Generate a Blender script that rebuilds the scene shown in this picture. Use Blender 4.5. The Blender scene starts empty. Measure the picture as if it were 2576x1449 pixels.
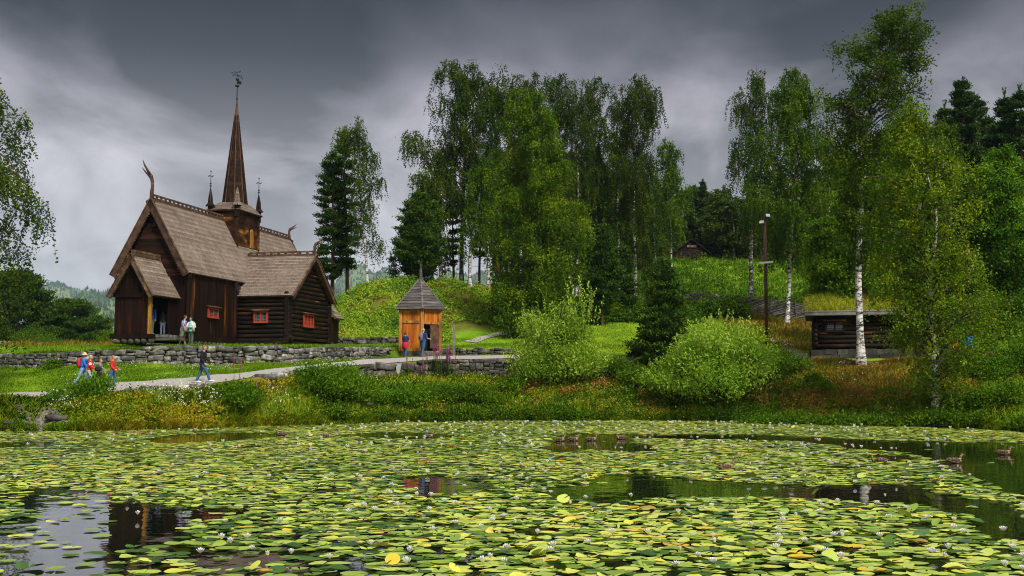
import bpy, math, random
import numpy as np
from mathutils import Vector, Matrix

# ------------------------------------------------------------------ camera, sky, sun, exposure
sc = bpy.context.scene
C = sc.collection
F, CX, CY = 2900.0, 1288.0, 724.5          # focal length and centre in the photograph's 2576-wide pixels
TH = math.atan((960 - CY) / F)             # camera pitch
HC = 2.1                                   # camera height over the water
cam_d = bpy.data.cameras.new('camera')
cam = bpy.data.objects.new('camera', cam_d); C.objects.link(cam)
cam.location = (0, 0, HC); cam.rotation_euler = (math.pi/2 + TH, 0, 0)
cam_d.sensor_width = 36; cam_d.lens = F/2576*36
cam_d.clip_start = 0.1; cam_d.clip_end = 60000
sc.camera = cam
sc.cycles.use_denoising = True; sc.cycles.denoising_input_passes = 'RGB_ALBEDO_NORMAL'; sc.cycles.denoising_prefilter = 'NONE'; sc.cycles.filter_width = 1.05
sc.view_settings.view_transform = 'Standard'; sc.view_settings.look = 'None'
sc.view_settings.exposure = 1.35; sc.view_settings.gamma = 1; sc.view_settings.use_curve_mapping = False
SUN_EL, SUN_AZ = 48.0, 150.0               # azimuth clockwise from the view direction (+Y)

wd = bpy.data.worlds.new("World"); sc.world = wd; wd.use_nodes = True
def build_world():
    nt = wd.node_tree; N = nt.nodes; L = nt.links; N.clear()
    out = N.new('ShaderNodeOutputWorld'); bg = N.new('ShaderNodeBackground'); L.new(bg.outputs[0], out.inputs[0])
    sky = N.new('ShaderNodeTexSky'); sky.sky_type = 'NISHITA'; sky.sun_disc = False
    sky.sun_elevation = math.radians(SUN_EL); sky.sun_rotation = math.radians(SUN_AZ)
    tc = N.new('ShaderNodeTexCoord'); sep = N.new('ShaderNodeSeparateXYZ'); L.new(tc.outputs['Generated'], sep.inputs[0])
    def m(op, a, b=None, c=None, clamp=False):
        n = N.new('ShaderNodeMath'); n.operation = op; n.use_clamp = clamp
        for i, v in enumerate((a, b, c)):
            if v is None: continue
            if isinstance(v, (int, float)): n.inputs[i].default_value = v
            else: L.new(v, n.inputs[i])
        return n.outputs[0]
    z = m('MAXIMUM', sep.outputs[2], 0.0)
    den = m('ADD', z, 0.32)
    cx = m('DIVIDE', sep.outputs[0], den); cy = m('DIVIDE', sep.outputs[1], den)
    comb = N.new('ShaderNodeCombineXYZ'); L.new(cx, comb.inputs[0]); L.new(cy, comb.inputs[1])
    def noise(scale, detail, rough, off, sx=1, sy=1, dist=0.0):
        mp = N.new('ShaderNodeMapping'); mp.inputs['Location'].default_value = off; mp.inputs['Scale'].default_value = (sx, sy, 1)
        mp.inputs['Rotation'].default_value = (0, 0, 0.35)
        L.new(comb.outputs[0], mp.inputs[0])
        t = N.new('ShaderNodeTexNoise'); t.inputs['Scale'].default_value = scale; t.inputs['Detail'].default_value = detail
        t.inputs['Roughness'].default_value = rough; t.inputs['Distortion'].default_value = dist
        L.new(mp.outputs[0], t.inputs['Vector']); return t.outputs['Fac']
    n1 = noise(1.25, 3, 0.5, (9.48, 4.52, 0), 1.15, 0.8, 0.3)
    n2 = noise(3.0, 8, 0.56, (10.64, 13.2, 0), 1.1, 0.8, 0.4)
    nn = m('MULTIPLY_ADD', n1, 0.56, m('MULTIPLY', n2, 0.44))
    r = N.new('ShaderNodeValToRGB'); L.new(nn, r.inputs[0])
    r.color_ramp.elements[0].position = 0.42; r.color_ramp.elements[0].color = (0.0, 0.0, 0.0, 1)
    r.color_ramp.elements[1].position = 0.575; r.color_ramp.elements[1].color = (1, 1, 1, 1)
    # brightness of the cloud deck by elevation: bright band near the horizon, heavy dark deck, paler overhead
    e = N.new('ShaderNodeValToRGB'); L.new(z, e.inputs[0]); cr = e.color_ramp
    pts = [(0.0, (0.31,0.31,0.32)), (0.09, (0.285,0.283,0.296)), (0.124, (0.265,0.262,0.277)), (0.189, (0.225,0.220,0.240)),
           (0.235, (0.145,0.141,0.158)), (0.275, (0.060,0.058,0.068)), (0.33, (0.012,0.012,0.016)), (0.42, (0.05,0.05,0.06)), (0.60, (0.24,0.24,0.25)), (1.0, (0.46,0.46,0.45))]
    while len(cr.elements) < len(pts): cr.elements.new(0.5)
    for el, (p, c) in zip(cr.elements, pts): el.position = p; el.color = (*c, 1)
    amp = m('MINIMUM', m('MULTIPLY_ADD', z, 3.6, 0.12), 1.0)
    fac = m('ADD', m('MULTIPLY', m('SUBTRACT', r.outputs[0], 0.42), m('MULTIPLY', amp, 1.10)), 0.80)
    mul = N.new('ShaderNodeMix'); mul.data_type = 'RGBA'; mul.blend_type = 'MULTIPLY'; mul.inputs[0].default_value = 1
    L.new(e.outputs[0], mul.inputs[6]); L.new(fac, mul.inputs[7])
    sk = N.new('ShaderNodeMix'); sk.data_type = 'RGBA'; sk.blend_type = 'MULTIPLY'; sk.inputs[0].default_value = 1
    L.new(sky.outputs[0], sk.inputs[6]); sk.inputs[7].default_value = (0.02, 0.02, 0.02, 1)
    mix = N.new('ShaderNodeMix'); mix.data_type = 'RGBA'; mix.inputs[0].default_value = 0.93
    L.new(sk.outputs[2], mix.inputs[6]); L.new(mul.outputs[2], mix.inputs[7])
    L.new(mix.outputs[2], bg.inputs[0]); bg.inputs[1].default_value = 1.0
build_world()
sun_d = bpy.data.lights.new('sun', 'SUN'); sun_d.energy = 2.0; sun_d.angle = math.radians(18); sun_d.color = (1, 0.96, 0.88)
sun = bpy.data.objects.new('sun', sun_d); C.objects.link(sun)
_a, _e = math.radians(SUN_AZ), math.radians(SUN_EL)
_sd = Vector((math.sin(_a)*math.cos(_e), math.cos(_a)*math.cos(_e), math.sin(_e)))
sun.rotation_euler = _sd.to_track_quat('Z', 'Y').to_euler()

# ------------------------------------------------------------------ helpers
def W(px, py, Y):
    """World point on the ray of a photograph pixel at distance Y along the view."""
    u = (px-CX)/F; v = (CY-py)/F
    t = Y/(math.cos(TH) - v*math.sin(TH))
    return Vector((u*t, Y, HC + t*(math.sin(TH) + v*math.cos(TH))))
def zof(py, Y):
    return W(CX, py, Y).z
def on_water(px, py):
    v = (CY-py)/F; u = (px-CX)/F
    dz = math.sin(TH)+v*math.cos(TH); t = -HC/dz
    return (u*t, t*(math.cos(TH)-v*math.sin(TH)))

def prop(o, label=None, cat=None, group=None, kind=None):
    if label: o['label'] = label
    if cat: o['category'] = cat
    if group: o['group'] = group
    if kind: o['kind'] = kind
    return o
def empty(name, loc=(0,0,0), rz=0, label=None, cat=None, group=None):
    o = bpy.data.objects.new(name, None); C.objects.link(o); o.location = loc; o.rotation_euler = (0,0,rz)
    o.empty_display_size = 0.2
    return prop(o, label, cat, group)

def np_mesh(name, V, FQ, mat, tint=None, smooth=False, FT=None, mi=None):
    """Mesh from arrays: V (n,3), quads FQ (m,4) and/or triangles FT (k,3); tint per face."""
    me = bpy.data.meshes.new(name)
    V = np.asarray(V, np.float32); me.vertices.add(len(V)); me.vertices.foreach_set('co', V.ravel())
    parts = []; starts = []; tot = 0
    if FQ is not None and len(FQ):
        FQ = np.asarray(FQ, np.int32); parts.append(FQ.ravel()); starts.append(np.arange(len(FQ))*4); tot = len(FQ)*4
    if FT is not None and len(FT):
        FT = np.asarray(FT, np.int32); parts.append(FT.ravel()); starts.append(tot+np.arange(len(FT))*3)
    li = np.concatenate(parts).astype(np.int32); st = np.concatenate(starts).astype(np.int32)
    me.loops.add(len(li)); me.loops.foreach_set('vertex_index', li)
    me.polygons.add(len(st)); me.polygons.foreach_set('loop_start', st)
    if tint is not None:
        a = me.attributes.new('tint', 'FLOAT', 'FACE'); a.data.foreach_set('value', np.asarray(tint, np.float32))
    if mi is not None: me.polygons.foreach_set('material_index', np.asarray(mi, np.int32))
    if smooth: me.polygons.foreach_set('use_smooth', np.ones(len(st), bool))
    me.update(calc_edges=True)
    for m_ in (mat if isinstance(mat, (list, tuple)) else [mat]): me.materials.append(m_)
    return me
def link(name, me, parent=None, loc=None, rz=0, **kw):
    o = bpy.data.objects.new(name, me); C.objects.link(o)
    if parent: o.parent = parent
    if loc is not None: o.location = loc
    if rz: o.rotation_euler = (0,0,rz)
    return prop(o, **kw)

class MB:
    def __init__(s, seed=0): s.v = []; s.f = []; s.t = []; s.m = []; s.r = random.Random(seed); s.mat = 0; s.M = None; s.tn = None
    def add(s, vs, fs, tint=None):
        n = len(s.v)
        if s.M is not None: vs = [tuple(s.M @ Vector(p)) for p in vs]
        s.v += [tuple(p) for p in vs]; s.f += [tuple(i+n for i in f) for f in fs]
        t = (s.r.random() if s.tn is None else s.tn) if tint is None else tint
        s.t += [t]*len(fs); s.m += [s.mat]*len(fs)
    def box(s, c, d, rz=0, rx=0, ry=0, tint=None, jit=0):
        x, y, z = d[0]/2, d[1]/2, d[2]/2
        vs = [Vector((a*x, b*y, e*z)) for e in (-1,1) for a, b in ((-1,-1),(1,-1),(1,1),(-1,1))]
        if jit: vs = [v+Vector([s.r.uniform(-jit,jit) for _ in range(3)]) for v in vs]
        R = Matrix.Rotation(rz,3,'Z') @ Matrix.Rotation(ry,3,'Y') @ Matrix.Rotation(rx,3,'X')
        c = Vector(c)
        s.add([R@v+c for v in vs], [(0,3,2,1),(4,5,6,7),(0,1,5,4),(1,2,6,5),(2,3,7,6),(3,0,4,7)], tint)
    def prism(s, poly, ext, tint=None):
        """poly: list of 3D points (planar), ext: extrusion vector"""
        n = len(poly); e = Vector(ext)
        vs = [Vector(p) for p in poly]+[Vector(p)+e for p in poly]
        fs = [tuple(range(n))[::-1], tuple(range(n, 2*n))]+[(i, (i+1)%n, n+(i+1)%n, n+i) for i in range(n)]
        s.add(vs, fs, tint)
    def tube(s, pts, rad, n=8, side=None, flat=1.0, cap=True, tint=None):
        """rings round pts; side = axis whose radius is multiplied by `flat`"""
        pts = [Vector(p) for p in pts]; vs = []; k = len(pts)
        ref = Vector(side) if side is not None else Vector((0.3,1,0.1))
        for i, p in enumerate(pts):
            d = (pts[min(i+1,k-1)]-pts[max(i-1,0)])
            d = d.normalized() if d.length > 1e-9 else Vector((0,0,1))
            a = ref - d*ref.dot(d)
            if a.length < 1e-3: a = Vector((1,0,0)) - d*d.x
            a.normalize(); b = d.cross(a)
            r = rad[i] if isinstance(rad, (list, tuple)) else rad
            ra, rb = (r if isinstance(r, (list, tuple)) else (r*flat, r))
            for j in range(n):
                w = 2*math.pi*j/n; vs.append(p+a*(math.cos(w)*ra)+b*(math.sin(w)*rb))
        fs = [(i*n+j, i*n+(j+1)%n, (i+1)*n+(j+1)%n, (i+1)*n+j) for i in range(k-1) for j in range(n)]
        if cap: fs += [tuple(range(n))[::-1], tuple(range((k-1)*n, k*n))]
        s.add(vs, fs, tint)
    def ball(s, c, r, nu=10, nv=7, tint=None, noise=0, R=None):
        if not isinstance(r, (tuple, list)): r = (r,r,r)
        vs = [Vector((0,0,-r[2]))]
        for i in range(1, nv):
            a = -math.pi/2+math.pi*i/nv
            for j in range(nu):
                w = 2*math.pi*j/nu
                vs.append(Vector((r[0]*math.cos(a)*math.cos(w), r[1]*math.cos(a)*math.sin(w), r[2]*math.sin(a))))
        vs.append(Vector((0,0,r[2])))
        if noise: vs = [v*(1+s.r.uniform(-noise,noise)) for v in vs]
        if R is not None: vs = [R@v for v in vs]
        c = Vector(c); vs = [v+c for v in vs]
        fs = [(0, 1+(j+1)%nu, 1+j) for j in range(nu)]
        for i in range(nv-2):
            b = 1+i*nu
            fs += [(b+j, b+(j+1)%nu, b+nu+(j+1)%nu, b+nu+j) for j in range(nu)]
        b = 1+(nv-2)*nu; fs += [(b+j, b+(j+1)%nu, len(vs)-1) for j in range(nu)]
        s.add(vs, fs, tint)
    def mesh(s, name, mats, smooth=False):
        me = bpy.data.meshes.new(name); me.from_pydata(s.v, [], s.f)
        a = me.attributes.new('tint', 'FLOAT', 'FACE'); a.data.foreach_set('value', s.t)
        for m_ in (mats if isinstance(mats, (list, tuple)) else [mats]): me.materials.append(m_)
        me.polygons.foreach_set('material_index', s.m)
        if smooth: me.polygons.foreach_set('use_smooth', [True]*len(me.polygons))
        me.update(); return me
    def build(s, name, mats, parent=None, smooth=False, **kw):
        return link(name, s.mesh(name, mats, smooth), parent, **kw)

# ------------------------------------------------------------------ materials
def mk(name, cols, scale=4.0, stretch=(1,1,1), rough=0.8, bump=0.0, bscale=None, detail=5, wt=0.5, trans=0.0, spec=0.3, coord='Object',
       objvar=0.0, metal=0.0, dist=0.0, bdist=0.03, ndis=0.6):
    """Noise-driven colour ramp blended with the per-face tint (weight wt)."""
    m = bpy.data.materials.new(name); m.use_nodes = True; nt = m.node_tree; N = nt.nodes; L = nt.links
    p = N['Principled BSDF']; out = N['Material Output']
    tc = N.new('ShaderNodeTexCoord'); mp = N.new('ShaderNodeMapping'); mp.inputs['Scale'].default_value = stretch
    L.new(tc.outputs[coord], mp.inputs[0])
    no = N.new('ShaderNodeTexNoise'); no.inputs['Scale'].default_value = scale; no.inputs['Detail'].default_value = detail
    no.inputs['Distortion'].default_value = dist; no.inputs['Roughness'].default_value = ndis
    L.new(mp.outputs[0], no.inputs['Vector'])
    at = N.new('ShaderNodeAttribute'); at.attribute_name = 'tint'
    st = N.new('ShaderNodeMapRange'); st.inputs[1].default_value = 0.28; st.inputs[2].default_value = 0.72; L.new(no.outputs['Fac'], st.inputs[0])
    mx = N.new('ShaderNodeMix'); mx.inputs[0].default_value = wt
    L.new(st.outputs[0], mx.inputs[2]); L.new(at.outputs['Fac'], mx.inputs[3])
    r = N.new('ShaderNodeValToRGB'); cr = r.color_ramp
    while len(cr.elements) < len(cols): cr.elements.new(0.5)
    for el, (q, c) in zip(cr.elements, cols): el.position = q; el.color = (*c, 1)
    L.new(mx.outputs[0], r.inputs[0]); col = r.outputs[0]
    if objvar:
        oi = N.new('ShaderNodeObjectInfo'); hs = N.new('ShaderNodeHueSaturation')
        mr = N.new('ShaderNodeMapRange'); mr.inputs[3].default_value = 1-objvar; mr.inputs[4].default_value = 1+objvar
        L.new(oi.outputs['Random'], mr.inputs[0]); L.new(mr.outputs[0], hs.inputs['Value'])
        mr2 = N.new('ShaderNodeMapRange'); mr2.inputs[3].default_value = 0.5-objvar*0.05; mr2.inputs[4].default_value = 0.5+objvar*0.03
        L.new(oi.outputs['Random'], mr2.inputs[0]); L.new(mr2.outputs[0], hs.inputs['Hue'])
        L.new(col, hs.inputs['Color']); col = hs.outputs[0]
    L.new(col, p.inputs['Base Color']); p.inputs['Roughness'].default_value = rough
    p.inputs['Specular IOR Level'].default_value = spec; p.inputs['Metallic'].default_value = metal
    if bump:
        n2 = N.new('ShaderNodeTexNoise'); n2.inputs['Scale'].default_value = bscale or scale*3; n2.inputs['Detail'].default_value = 4
        L.new(mp.outputs[0], n2.inputs['Vector'])
        b = N.new('ShaderNodeBump'); b.inputs['Strength'].default_value = bump; b.inputs['Distance'].default_value = bdist
        L.new(n2.outputs['Fac'], b.inputs['Height']); L.new(b.outputs[0], p.inputs['Normal'])
    if trans:
        tr = N.new('ShaderNodeBsdfTranslucent'); L.new(col, tr.inputs[0]); ms = N.new('ShaderNodeMixShader'); ms.inputs[0].default_value = trans
        L.new(p.outputs[0], ms.inputs[1]); L.new(tr.outputs[0], ms.inputs[2]); L.new(ms.outputs[0], out.inputs[0])
    return m
def flat(name, c, rough=0.7, spec=0.3, metal=0.0, var=0.18):
    d = tuple(max(0, x*(1-var)) for x in c); u = tuple(min(1, x*(1+var)) for x in c)
    return mk(name, [(0.2, d), (0.8, u)], scale=14, rough=rough, spec=spec, metal=metal, wt=0.25)

M = {}
# leaves
def leafmat(name, d, m_, l, trans=0.35, ov=0.16, rough=0.6):
    return mk(name, [(0.0, d), (0.5, m_), (1.0, l)], scale=0.55, detail=3, wt=0.55, trans=trans, rough=rough, spec=0.08, objvar=ov)
M['birch_leaf'] = leafmat('birch_leaf', (0.016,0.046,0.002), (0.060,0.125,0.004), (0.24,0.31,0.008))
M['birch_dark'] = leafmat('birch_dark', (0.014,0.036,0.002), (0.042,0.084,0.004), (0.15,0.19,0.007))
M['birch_fresh'] = leafmat('birch_fresh', (0.020,0.055,0.002), (0.100,0.180,0.004), (0.36,0.42,0.008))
M['bank_leaf'] = mk('bank_leaf', [(0.0,(0.018,0.055,0.002)), (0.4,(0.07,0.14,0.004)), (0.7,(0.21,0.25,0.008)), (0.88,(0.34,0.22,0.015)), (1.0,(0.26,0.11,0.02))], scale=0.45, wt=0.55, trans=0.25, rough=0.8, spec=0.06)
M['birch_mid'] = leafmat('birch_mid', (0.015,0.052,0.002), (0.075,0.150,0.003), (0.30,0.37,0.007))
M['birch_gold'] = leafmat('birch_gold', (0.020,0.060,0.002), (0.12,0.20,0.003), (0.42,0.44,0.008))
M['broad_leaf'] = leafmat('broad_leaf', (0.022,0.075,0.003), (0.080,0.175,0.005), (0.22,0.36,0.010))
M['pine_leaf'] = leafmat('pine_leaf', (0.010,0.029,0.003), (0.026,0.064,0.006), (0.075,0.13,0.012), trans=0.12)
M['young_pine'] = leafmat('young_pine', (0.011,0.036,0.003), (0.032,0.083,0.006), (0.13,0.20,0.016), trans=0.15)
M['willow_leaf'] = leafmat('willow_leaf', (0.07,0.16,0.006), (0.20,0.34,0.018), (0.50,0.64,0.09), ov=0.06)
M['shrub_leaf'] = leafmat('shrub_leaf', (0.018,0.062,0.002), (0.070,0.155,0.004), (0.21,0.33,0.010))
M['mound_leaf'] = mk('mound_leaf', [(0.0,(0.03,0.10,0.004)), (0.35,(0.11,0.24,0.006)), (0.68,(0.30,0.42,0.012)), (0.85,(0.26,0.20,0.03)), (1.0,(0.12,0.06,0.02))], scale=0.35, wt=0.45, trans=0.25, rough=0.7)
M['far_leaf'] = leafmat('far_leaf', (0.018,0.042,0.004), (0.055,0.100,0.008), (0.17,0.22,0.016), trans=0.2)
M['hill_leaf'] = leafmat('hill_leaf', (0.014,0.032,0.014), (0.026,0.052,0.020), (0.055,0.09,0.03), trans=0.0)
# bark and wood
M['birch_bark'] = mk('birch_bark', [(0.30,(0.02,0.018,0.015)), (0.42,(0.10,0.09,0.075)), (0.50,(0.50,0.48,0.44)), (0.9,(0.74,0.72,0.67))], scale=2.2, stretch=(1,1,2.6), detail=6, wt=0.0, bump=0.5, ndis=0.7)
M['birch_bark_dark'] = mk('birch_bark_dark', [(0.35,(0.02,0.018,0.015)), (0.55,(0.10,0.09,0.075)), (0.68,(0.38,0.36,0.32)), (0.9,(0.6,0.58,0.53))], scale=2.2, stretch=(1,1,2.0), detail=6, wt=0.0, bump=0.5, ndis=0.7)
M['pine_bark'] = mk('pine_bark', [(0.2,(0.06,0.032,0.02)), (0.6,(0.16,0.075,0.035)), (0.9,(0.30,0.13,0.05))], scale=3, stretch=(1,1,0.4), wt=0.0, bump=0.8)
M['twig'] = mk('twig', [(0.2,(0.04,0.028,0.02)), (0.8,(0.10,0.075,0.05))], scale=6, wt=0.2)
M['dark_plank'] = mk('dark_plank', [(0.20,(0.005,0.0022,0.0015)), (0.64,(0.013,0.0045,0.0022)), (0.80,(0.045,0.014,0.004)), (0.90,(0.20,0.07,0.008)), (1.0,(0.38,0.17,0.02))], scale=1.3, stretch=(1.6,1.6,0.18), detail=7, wt=0.30, rough=0.65, spec=0.12, bump=0.5, bscale=18, bdist=0.02)
M['gable_board'] = mk('gable_board', [(0.1,(0.006,0.003,0.002)), (0.6,(0.022,0.009,0.006)), (0.95,(0.065,0.024,0.011))], scale=1.5, stretch=(0.3,0.3,3), detail=6, wt=0.4, rough=0.7, spec=0.12, bump=0.5)
M['dark_log'] = mk('dark_log', [(0.2,(0.004,0.003,0.0025)), (0.6,(0.014,0.007,0.005)), (0.80,(0.05,0.020,0.008)), (0.95,(0.28,0.12,0.02))], scale=1.6, stretch=(0.5,0.5,3.5), detail=7, wt=0.18, rough=0.65, spec=0.12, bump=0.6, bscale=12)
M['trim'] = mk('trim', [(0.1,(0.035,0.018,0.010)), (0.55,(0.12,0.06,0.03)), (0.9,(0.30,0.17,0.06))], scale=2.5, stretch=(1,1,1), detail=6, wt=0.3, rough=0.7, bump=0.4)
M['barge'] = mk('barge', [(0.1,(0.025,0.012,0.008)), (0.6,(0.085,0.045,0.026)), (0.95,(0.26,0.16,0.08))], scale=3, wt=0.3, rough=0.75, bump=0.4)
M['shingle'] = mk('shingle', [(0.0,(0.055,0.036,0.025)), (0.35,(0.15,0.11,0.082)), (0.7,(0.29,0.225,0.175)), (1.0,(0.46,0.38,0.31))], scale=0.9, detail=6, wt=0.72, rough=0.75, bump=0.4, bscale=30)
M['spire_shingle'] = mk('spire_shingle', [(0.0,(0.006,0.003,0.002)), (0.5,(0.018,0.008,0.005)), (0.78,(0.065,0.03,0.010)), (1.0,(0.22,0.12,0.03))], scale=1.4, detail=6, wt=0.6, rough=0.75, spec=0.12)
M['tower_board'] = mk('tower_board', [(0.2,(0.010,0.005,0.003)), (0.55,(0.035,0.014,0.007)), (0.78,(0.11,0.045,0.012)), (0.95,(0.36,0.18,0.03))], scale=1.3, stretch=(1,1,1.6), detail=7, wt=0.25, rough=0.65, spec=0.12, bump=0.4)
M['orange_wood'] = mk('orange_wood', [(0.1,(0.10,0.020,0.002)), (0.5,(0.40,0.105,0.004)), (0.9,(0.62,0.23,0.012))], scale=1.5, stretch=(3,3,0.3), wt=0.35, rough=0.6, bump=0.3)
M['yellow_post'] = mk('yellow_post', [(0.1,(0.10,0.04,0.006)), (0.5,(0.30,0.13,0.016)), (0.9,(0.52,0.27,0.05))], scale=2.2, stretch=(3,3,0.5), wt=0.2, rough=0.6)
M['grey_wood'] = mk('grey_wood', [(0.1,(0.045,0.04,0.036)), (0.5,(0.13,0.12,0.105)), (0.9,(0.28,0.26,0.23))], scale=2.5, wt=0.5, rough=0.85, bump=0.5)
M['hut_roof'] = mk('hut_roof', [(0.1,(0.03,0.025,0.023)), (0.5,(0.075,0.064,0.060)), (0.9,(0.19,0.17,0.16))], scale=2.0, stretch=(0.7,0.7,5), wt=0.4, rough=0.8, bump=0.5)
M['red_frame'] = flat('red_frame', (0.36,0.045,0.022), 0.55)
M['glass'] = mk('glass', [(0.3,(0.01,0.011,0.012)), (0.8,(0.05,0.055,0.06))], scale=6, rough=0.08, spec=0.6, wt=0.3)
M['lead'] = flat('lead', (0.16,0.16,0.16), 0.6)
M['iron'] = flat('iron', (0.02,0.02,0.022), 0.6)
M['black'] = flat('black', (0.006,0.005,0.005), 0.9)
M['pole_wood'] = mk('pole_wood', [(0.1,(0.03,0.014,0.008)), (0.6,(0.085,0.034,0.018)), (0.95,(0.18,0.075,0.04))], scale=2, stretch=(3,3,0.4), wt=0.0, rough=0.8)
M['white_paint'] = flat('white_paint', (0.75,0.75,0.73), 0.5)
M['lamp_metal'] = flat('lamp_metal', (0.05,0.055,0.06), 0.4)
M['lamp_glass'] = flat('lamp_glass', (0.55,0.58,0.6), 0.15, 0.6)
M['stone'] = mk('stone', [(0.12,(0.02,0.02,0.018)), (0.40,(0.07,0.068,0.058)), (0.62,(0.17,0.16,0.135)), (0.80,(0.40,0.39,0.35)), (0.95,(0.70,0.69,0.65))], scale=3.0, detail=8, wt=0.30, rough=0.9, bump=0.7, bscale=9, ndis=0.75)
M['base_stone'] = mk('base_stone', [(0.1,(0.012,0.011,0.010)), (0.5,(0.04,0.036,0.032)), (0.8,(0.09,0.075,0.06)), (1.0,(0.16,0.10,0.06))], scale=2.2, detail=8, wt=0.5, rough=0.9, bump=0.7, bscale=9)
M['dark_stone'] = mk('dark_stone', [(0.1,(0.02,0.02,0.018)), (0.5,(0.06,0.055,0.048)), (0.75,(0.14,0.12,0.09)), (0.95,(0.30,0.28,0.24))], scale=2.6, detail=8, wt=0.35, rough=0.9, bump=0.7, bscale=9)
# ------------------------------------------------------------------ terrain: profile lines from the shore up the hill
# each line: photograph column -> (row, distance) of where the ground lies there
def P(*a): return list(a)
SHORE = P((0,1085),(300,1083),(500,1078),(800,1068),(1000,1062),(1300,1058),(1700,1057),(2000,1062),(2300,1072),(2576,1085))
LINES = [
 ('bank', P((0,1008,51.5),(130,1006,52.5),(285,996,54.2),(400,985,54.5),(540,976,54.7),(650,960,56),(750,952,59),(850,947,64),(930,946,69),(1100,945,70),(1280,945,70),(1500,925,70),(1700,915,69),(1900,915,68),(2000,925,67),(2100,928,66),(2168,922,65),(2300,920,65),(2450,930,64),(2576,935,62))),
 ('edge', P((0,1003,52),(130,1001,53),(285,988,55),(400,978,55),(540,966,55),(650,949,56.5),(750,936,59.5),(850,926,64.3),(930,918,69.3),(1100,906,70.3),(1280,903,70.3),(1500,902,70.5),(1700,902,69.5),(1900,904,68.5),(2000,910,67.5),(2100,912,66.5),(2168,914,65.5),(2300,914,65.5),(2450,920,64.5),(2576,922,62.5))),
 ('path', P((0,992,56),(130,984,57),(285,964,58),(400,956,58),(540,944,58),(650,933,59.5),(750,922,63),(850,911,67.5),(930,904,72),(1100,896,74.8),(1280,895,74.8),(1500,890,74),(1700,892,73),(1900,897,72),(2000,904,70),(2168,907,68),(2300,907,68),(2576,907,65))),
 ('wbase',P((0,925,64),(200,920,63),(350,914,63),(500,920,63),(650,915,63.5),(800,905,66.5),(930,901,73),(1000,899,74.5),(1100,895,76.5),(1300,893,76.5),(1500,889,76),(1700,888,75),(1900,892,74),(2000,900,72),(2168,903,70),(2300,903,70),(2576,902,68))),
 ('wtop', P((0,893,64.8),(200,880,63.8),(350,876,63.8),(500,872,63.8),(650,871,64.3),(800,873,67.3),(930,875,73.8),(1000,876,75.3),(1100,878,77.3),(1300,876,77.3),(1500,887,76.8),(1700,886,75.8),(1900,890,74.8),(2000,898,73),(2168,901,71),(2300,901,71),(2576,898,69))),
 ('yard', P((0,872,76),(400,868,80),(840,868,82),(1000,866,82),(1150,868,83),(1300,862,84),(1500,862,82),(1600,864,82),(1800,868,80),(1950,872,80),(2050,888,76),(2168,895,75),(2300,895,75),(2450,882,76),(2576,872,76))),
 ('foot', P((0,878,100),(600,878,100),(800,868,90),(840,850,88),(1000,845,87),(1150,840,88),(1300,815,93),(1500,806,95),(1600,808,95),(1800,815,93),(1900,820,92),(2000,835,88),(2050,852,84),(2200,852,84),(2400,840,84),(2576,800,88))),
 ('crest',P((0,880,125),(600,880,125),(780,900,104),(810,820,99),(840,764,97),(880,738,97),(920,722,97),(960,713,97),(1010,708,98),(1100,712,100),(1200,726,102),(1260,742,104),(1400,752,106),(1500,748,106),(1600,752,106),(1730,764,104),(1850,774,102),(2040,800,98),(2200,780,98),(2400,750,98),(2576,700,100))),
 ('mead', P((0,884,160),(600,884,160),(780,1100,130),(840,930,118),(960,820,116),(1050,770,116),(1120,732,116),(1240,738,118),(1400,737,118),(1500,735,118),(1600,738,118),(1730,745,116),(1900,752,115),(2040,756,112),(2200,740,112),(2400,690,112),(2576,650,115))),
 ('rim',  P((0,1700,200),(600,1700,200),(840,1500,190),(1000,1200,170),(1150,800,150),(1250,745,142),(1400,700,138),(1500,678,138),(1560,664,140),(1700,655,140),(1800,653,140),(1900,654,140),(2040,654,138),(2200,638,135),(2400,618,132),(2576,588,130))),
 ('wood', P((0,1500,400),(840,1500,400),(1000,1300,300),(1150,1000,250),(1300,760,220),(1500,690,200),(1700,650,190),(2100,635,185),(2576,560,180))),
 ('far',  P((0,1200,900),(1100,1200,900),(1400,980,900),(1700,760,700),(2576,560,600))),
]
pc = np.arange(-1000, 3601, 8.0)
def prof(lst):
    a = np.array(lst, float)
    py = np.interp(pc, a[:,0], a[:,1]); Y = np.interp(pc, a[:,0], a[:,2])
    v = (CY-py)/F; t = Y/(math.cos(TH)-v*math.sin(TH))
    return Y, HC+t*(math.sin(TH)+v*math.cos(TH))
sh = np.array(SHORE, float)
sy = np.interp(pc, sh[:,0], sh[:,1]); Ysh = HC*F/(sy-960)*1.0
Ysh = Ysh + 0.35*np.sin(pc*0.021)+0.22*np.sin(pc*0.067+1)+0.12*np.sin(pc*0.19)
YL = [Ysh-6, Ysh, Ysh+0.45]; ZL = [np.full_like(pc,-0.8), np.full_like(pc,-0.06), np.full_like(pc,0.32)]
names = ['deep','shore','lip']
for nm, lst in LINES:
    y, z = prof(lst); names.append(nm); YL.append(y); ZL.append(z)
YL = np.array(YL); ZL = np.array(ZL)
for k in range(1, len(YL)): YL[k] = np.maximum(YL[k], YL[k-1]+0.05)
ROW = {n: i for i, n in enumerate(names)}
NAMP = {'deep':0,'shore':0.03,'lip':0.10,'bank':0.05,'edge':0.0,'path':0.02,'wbase':0.05,'wtop':0.04,'yard':0.03,'foot':0.18,'crest':0.22,'mead':0.25,'rim':0.3,'wood':0.5,'far':0}
AMP = np.array([NAMP[n] for n in names])
def wob(x, y):
    return (np.sin(x*1.3+y*0.7)+np.sin(x*0.61-y*1.1+2)+0.6*np.sin(x*2.9+1)*np.sin(y*2.3)+0.5*np.sin(x*5.1-y*4.3))*0.45
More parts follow.
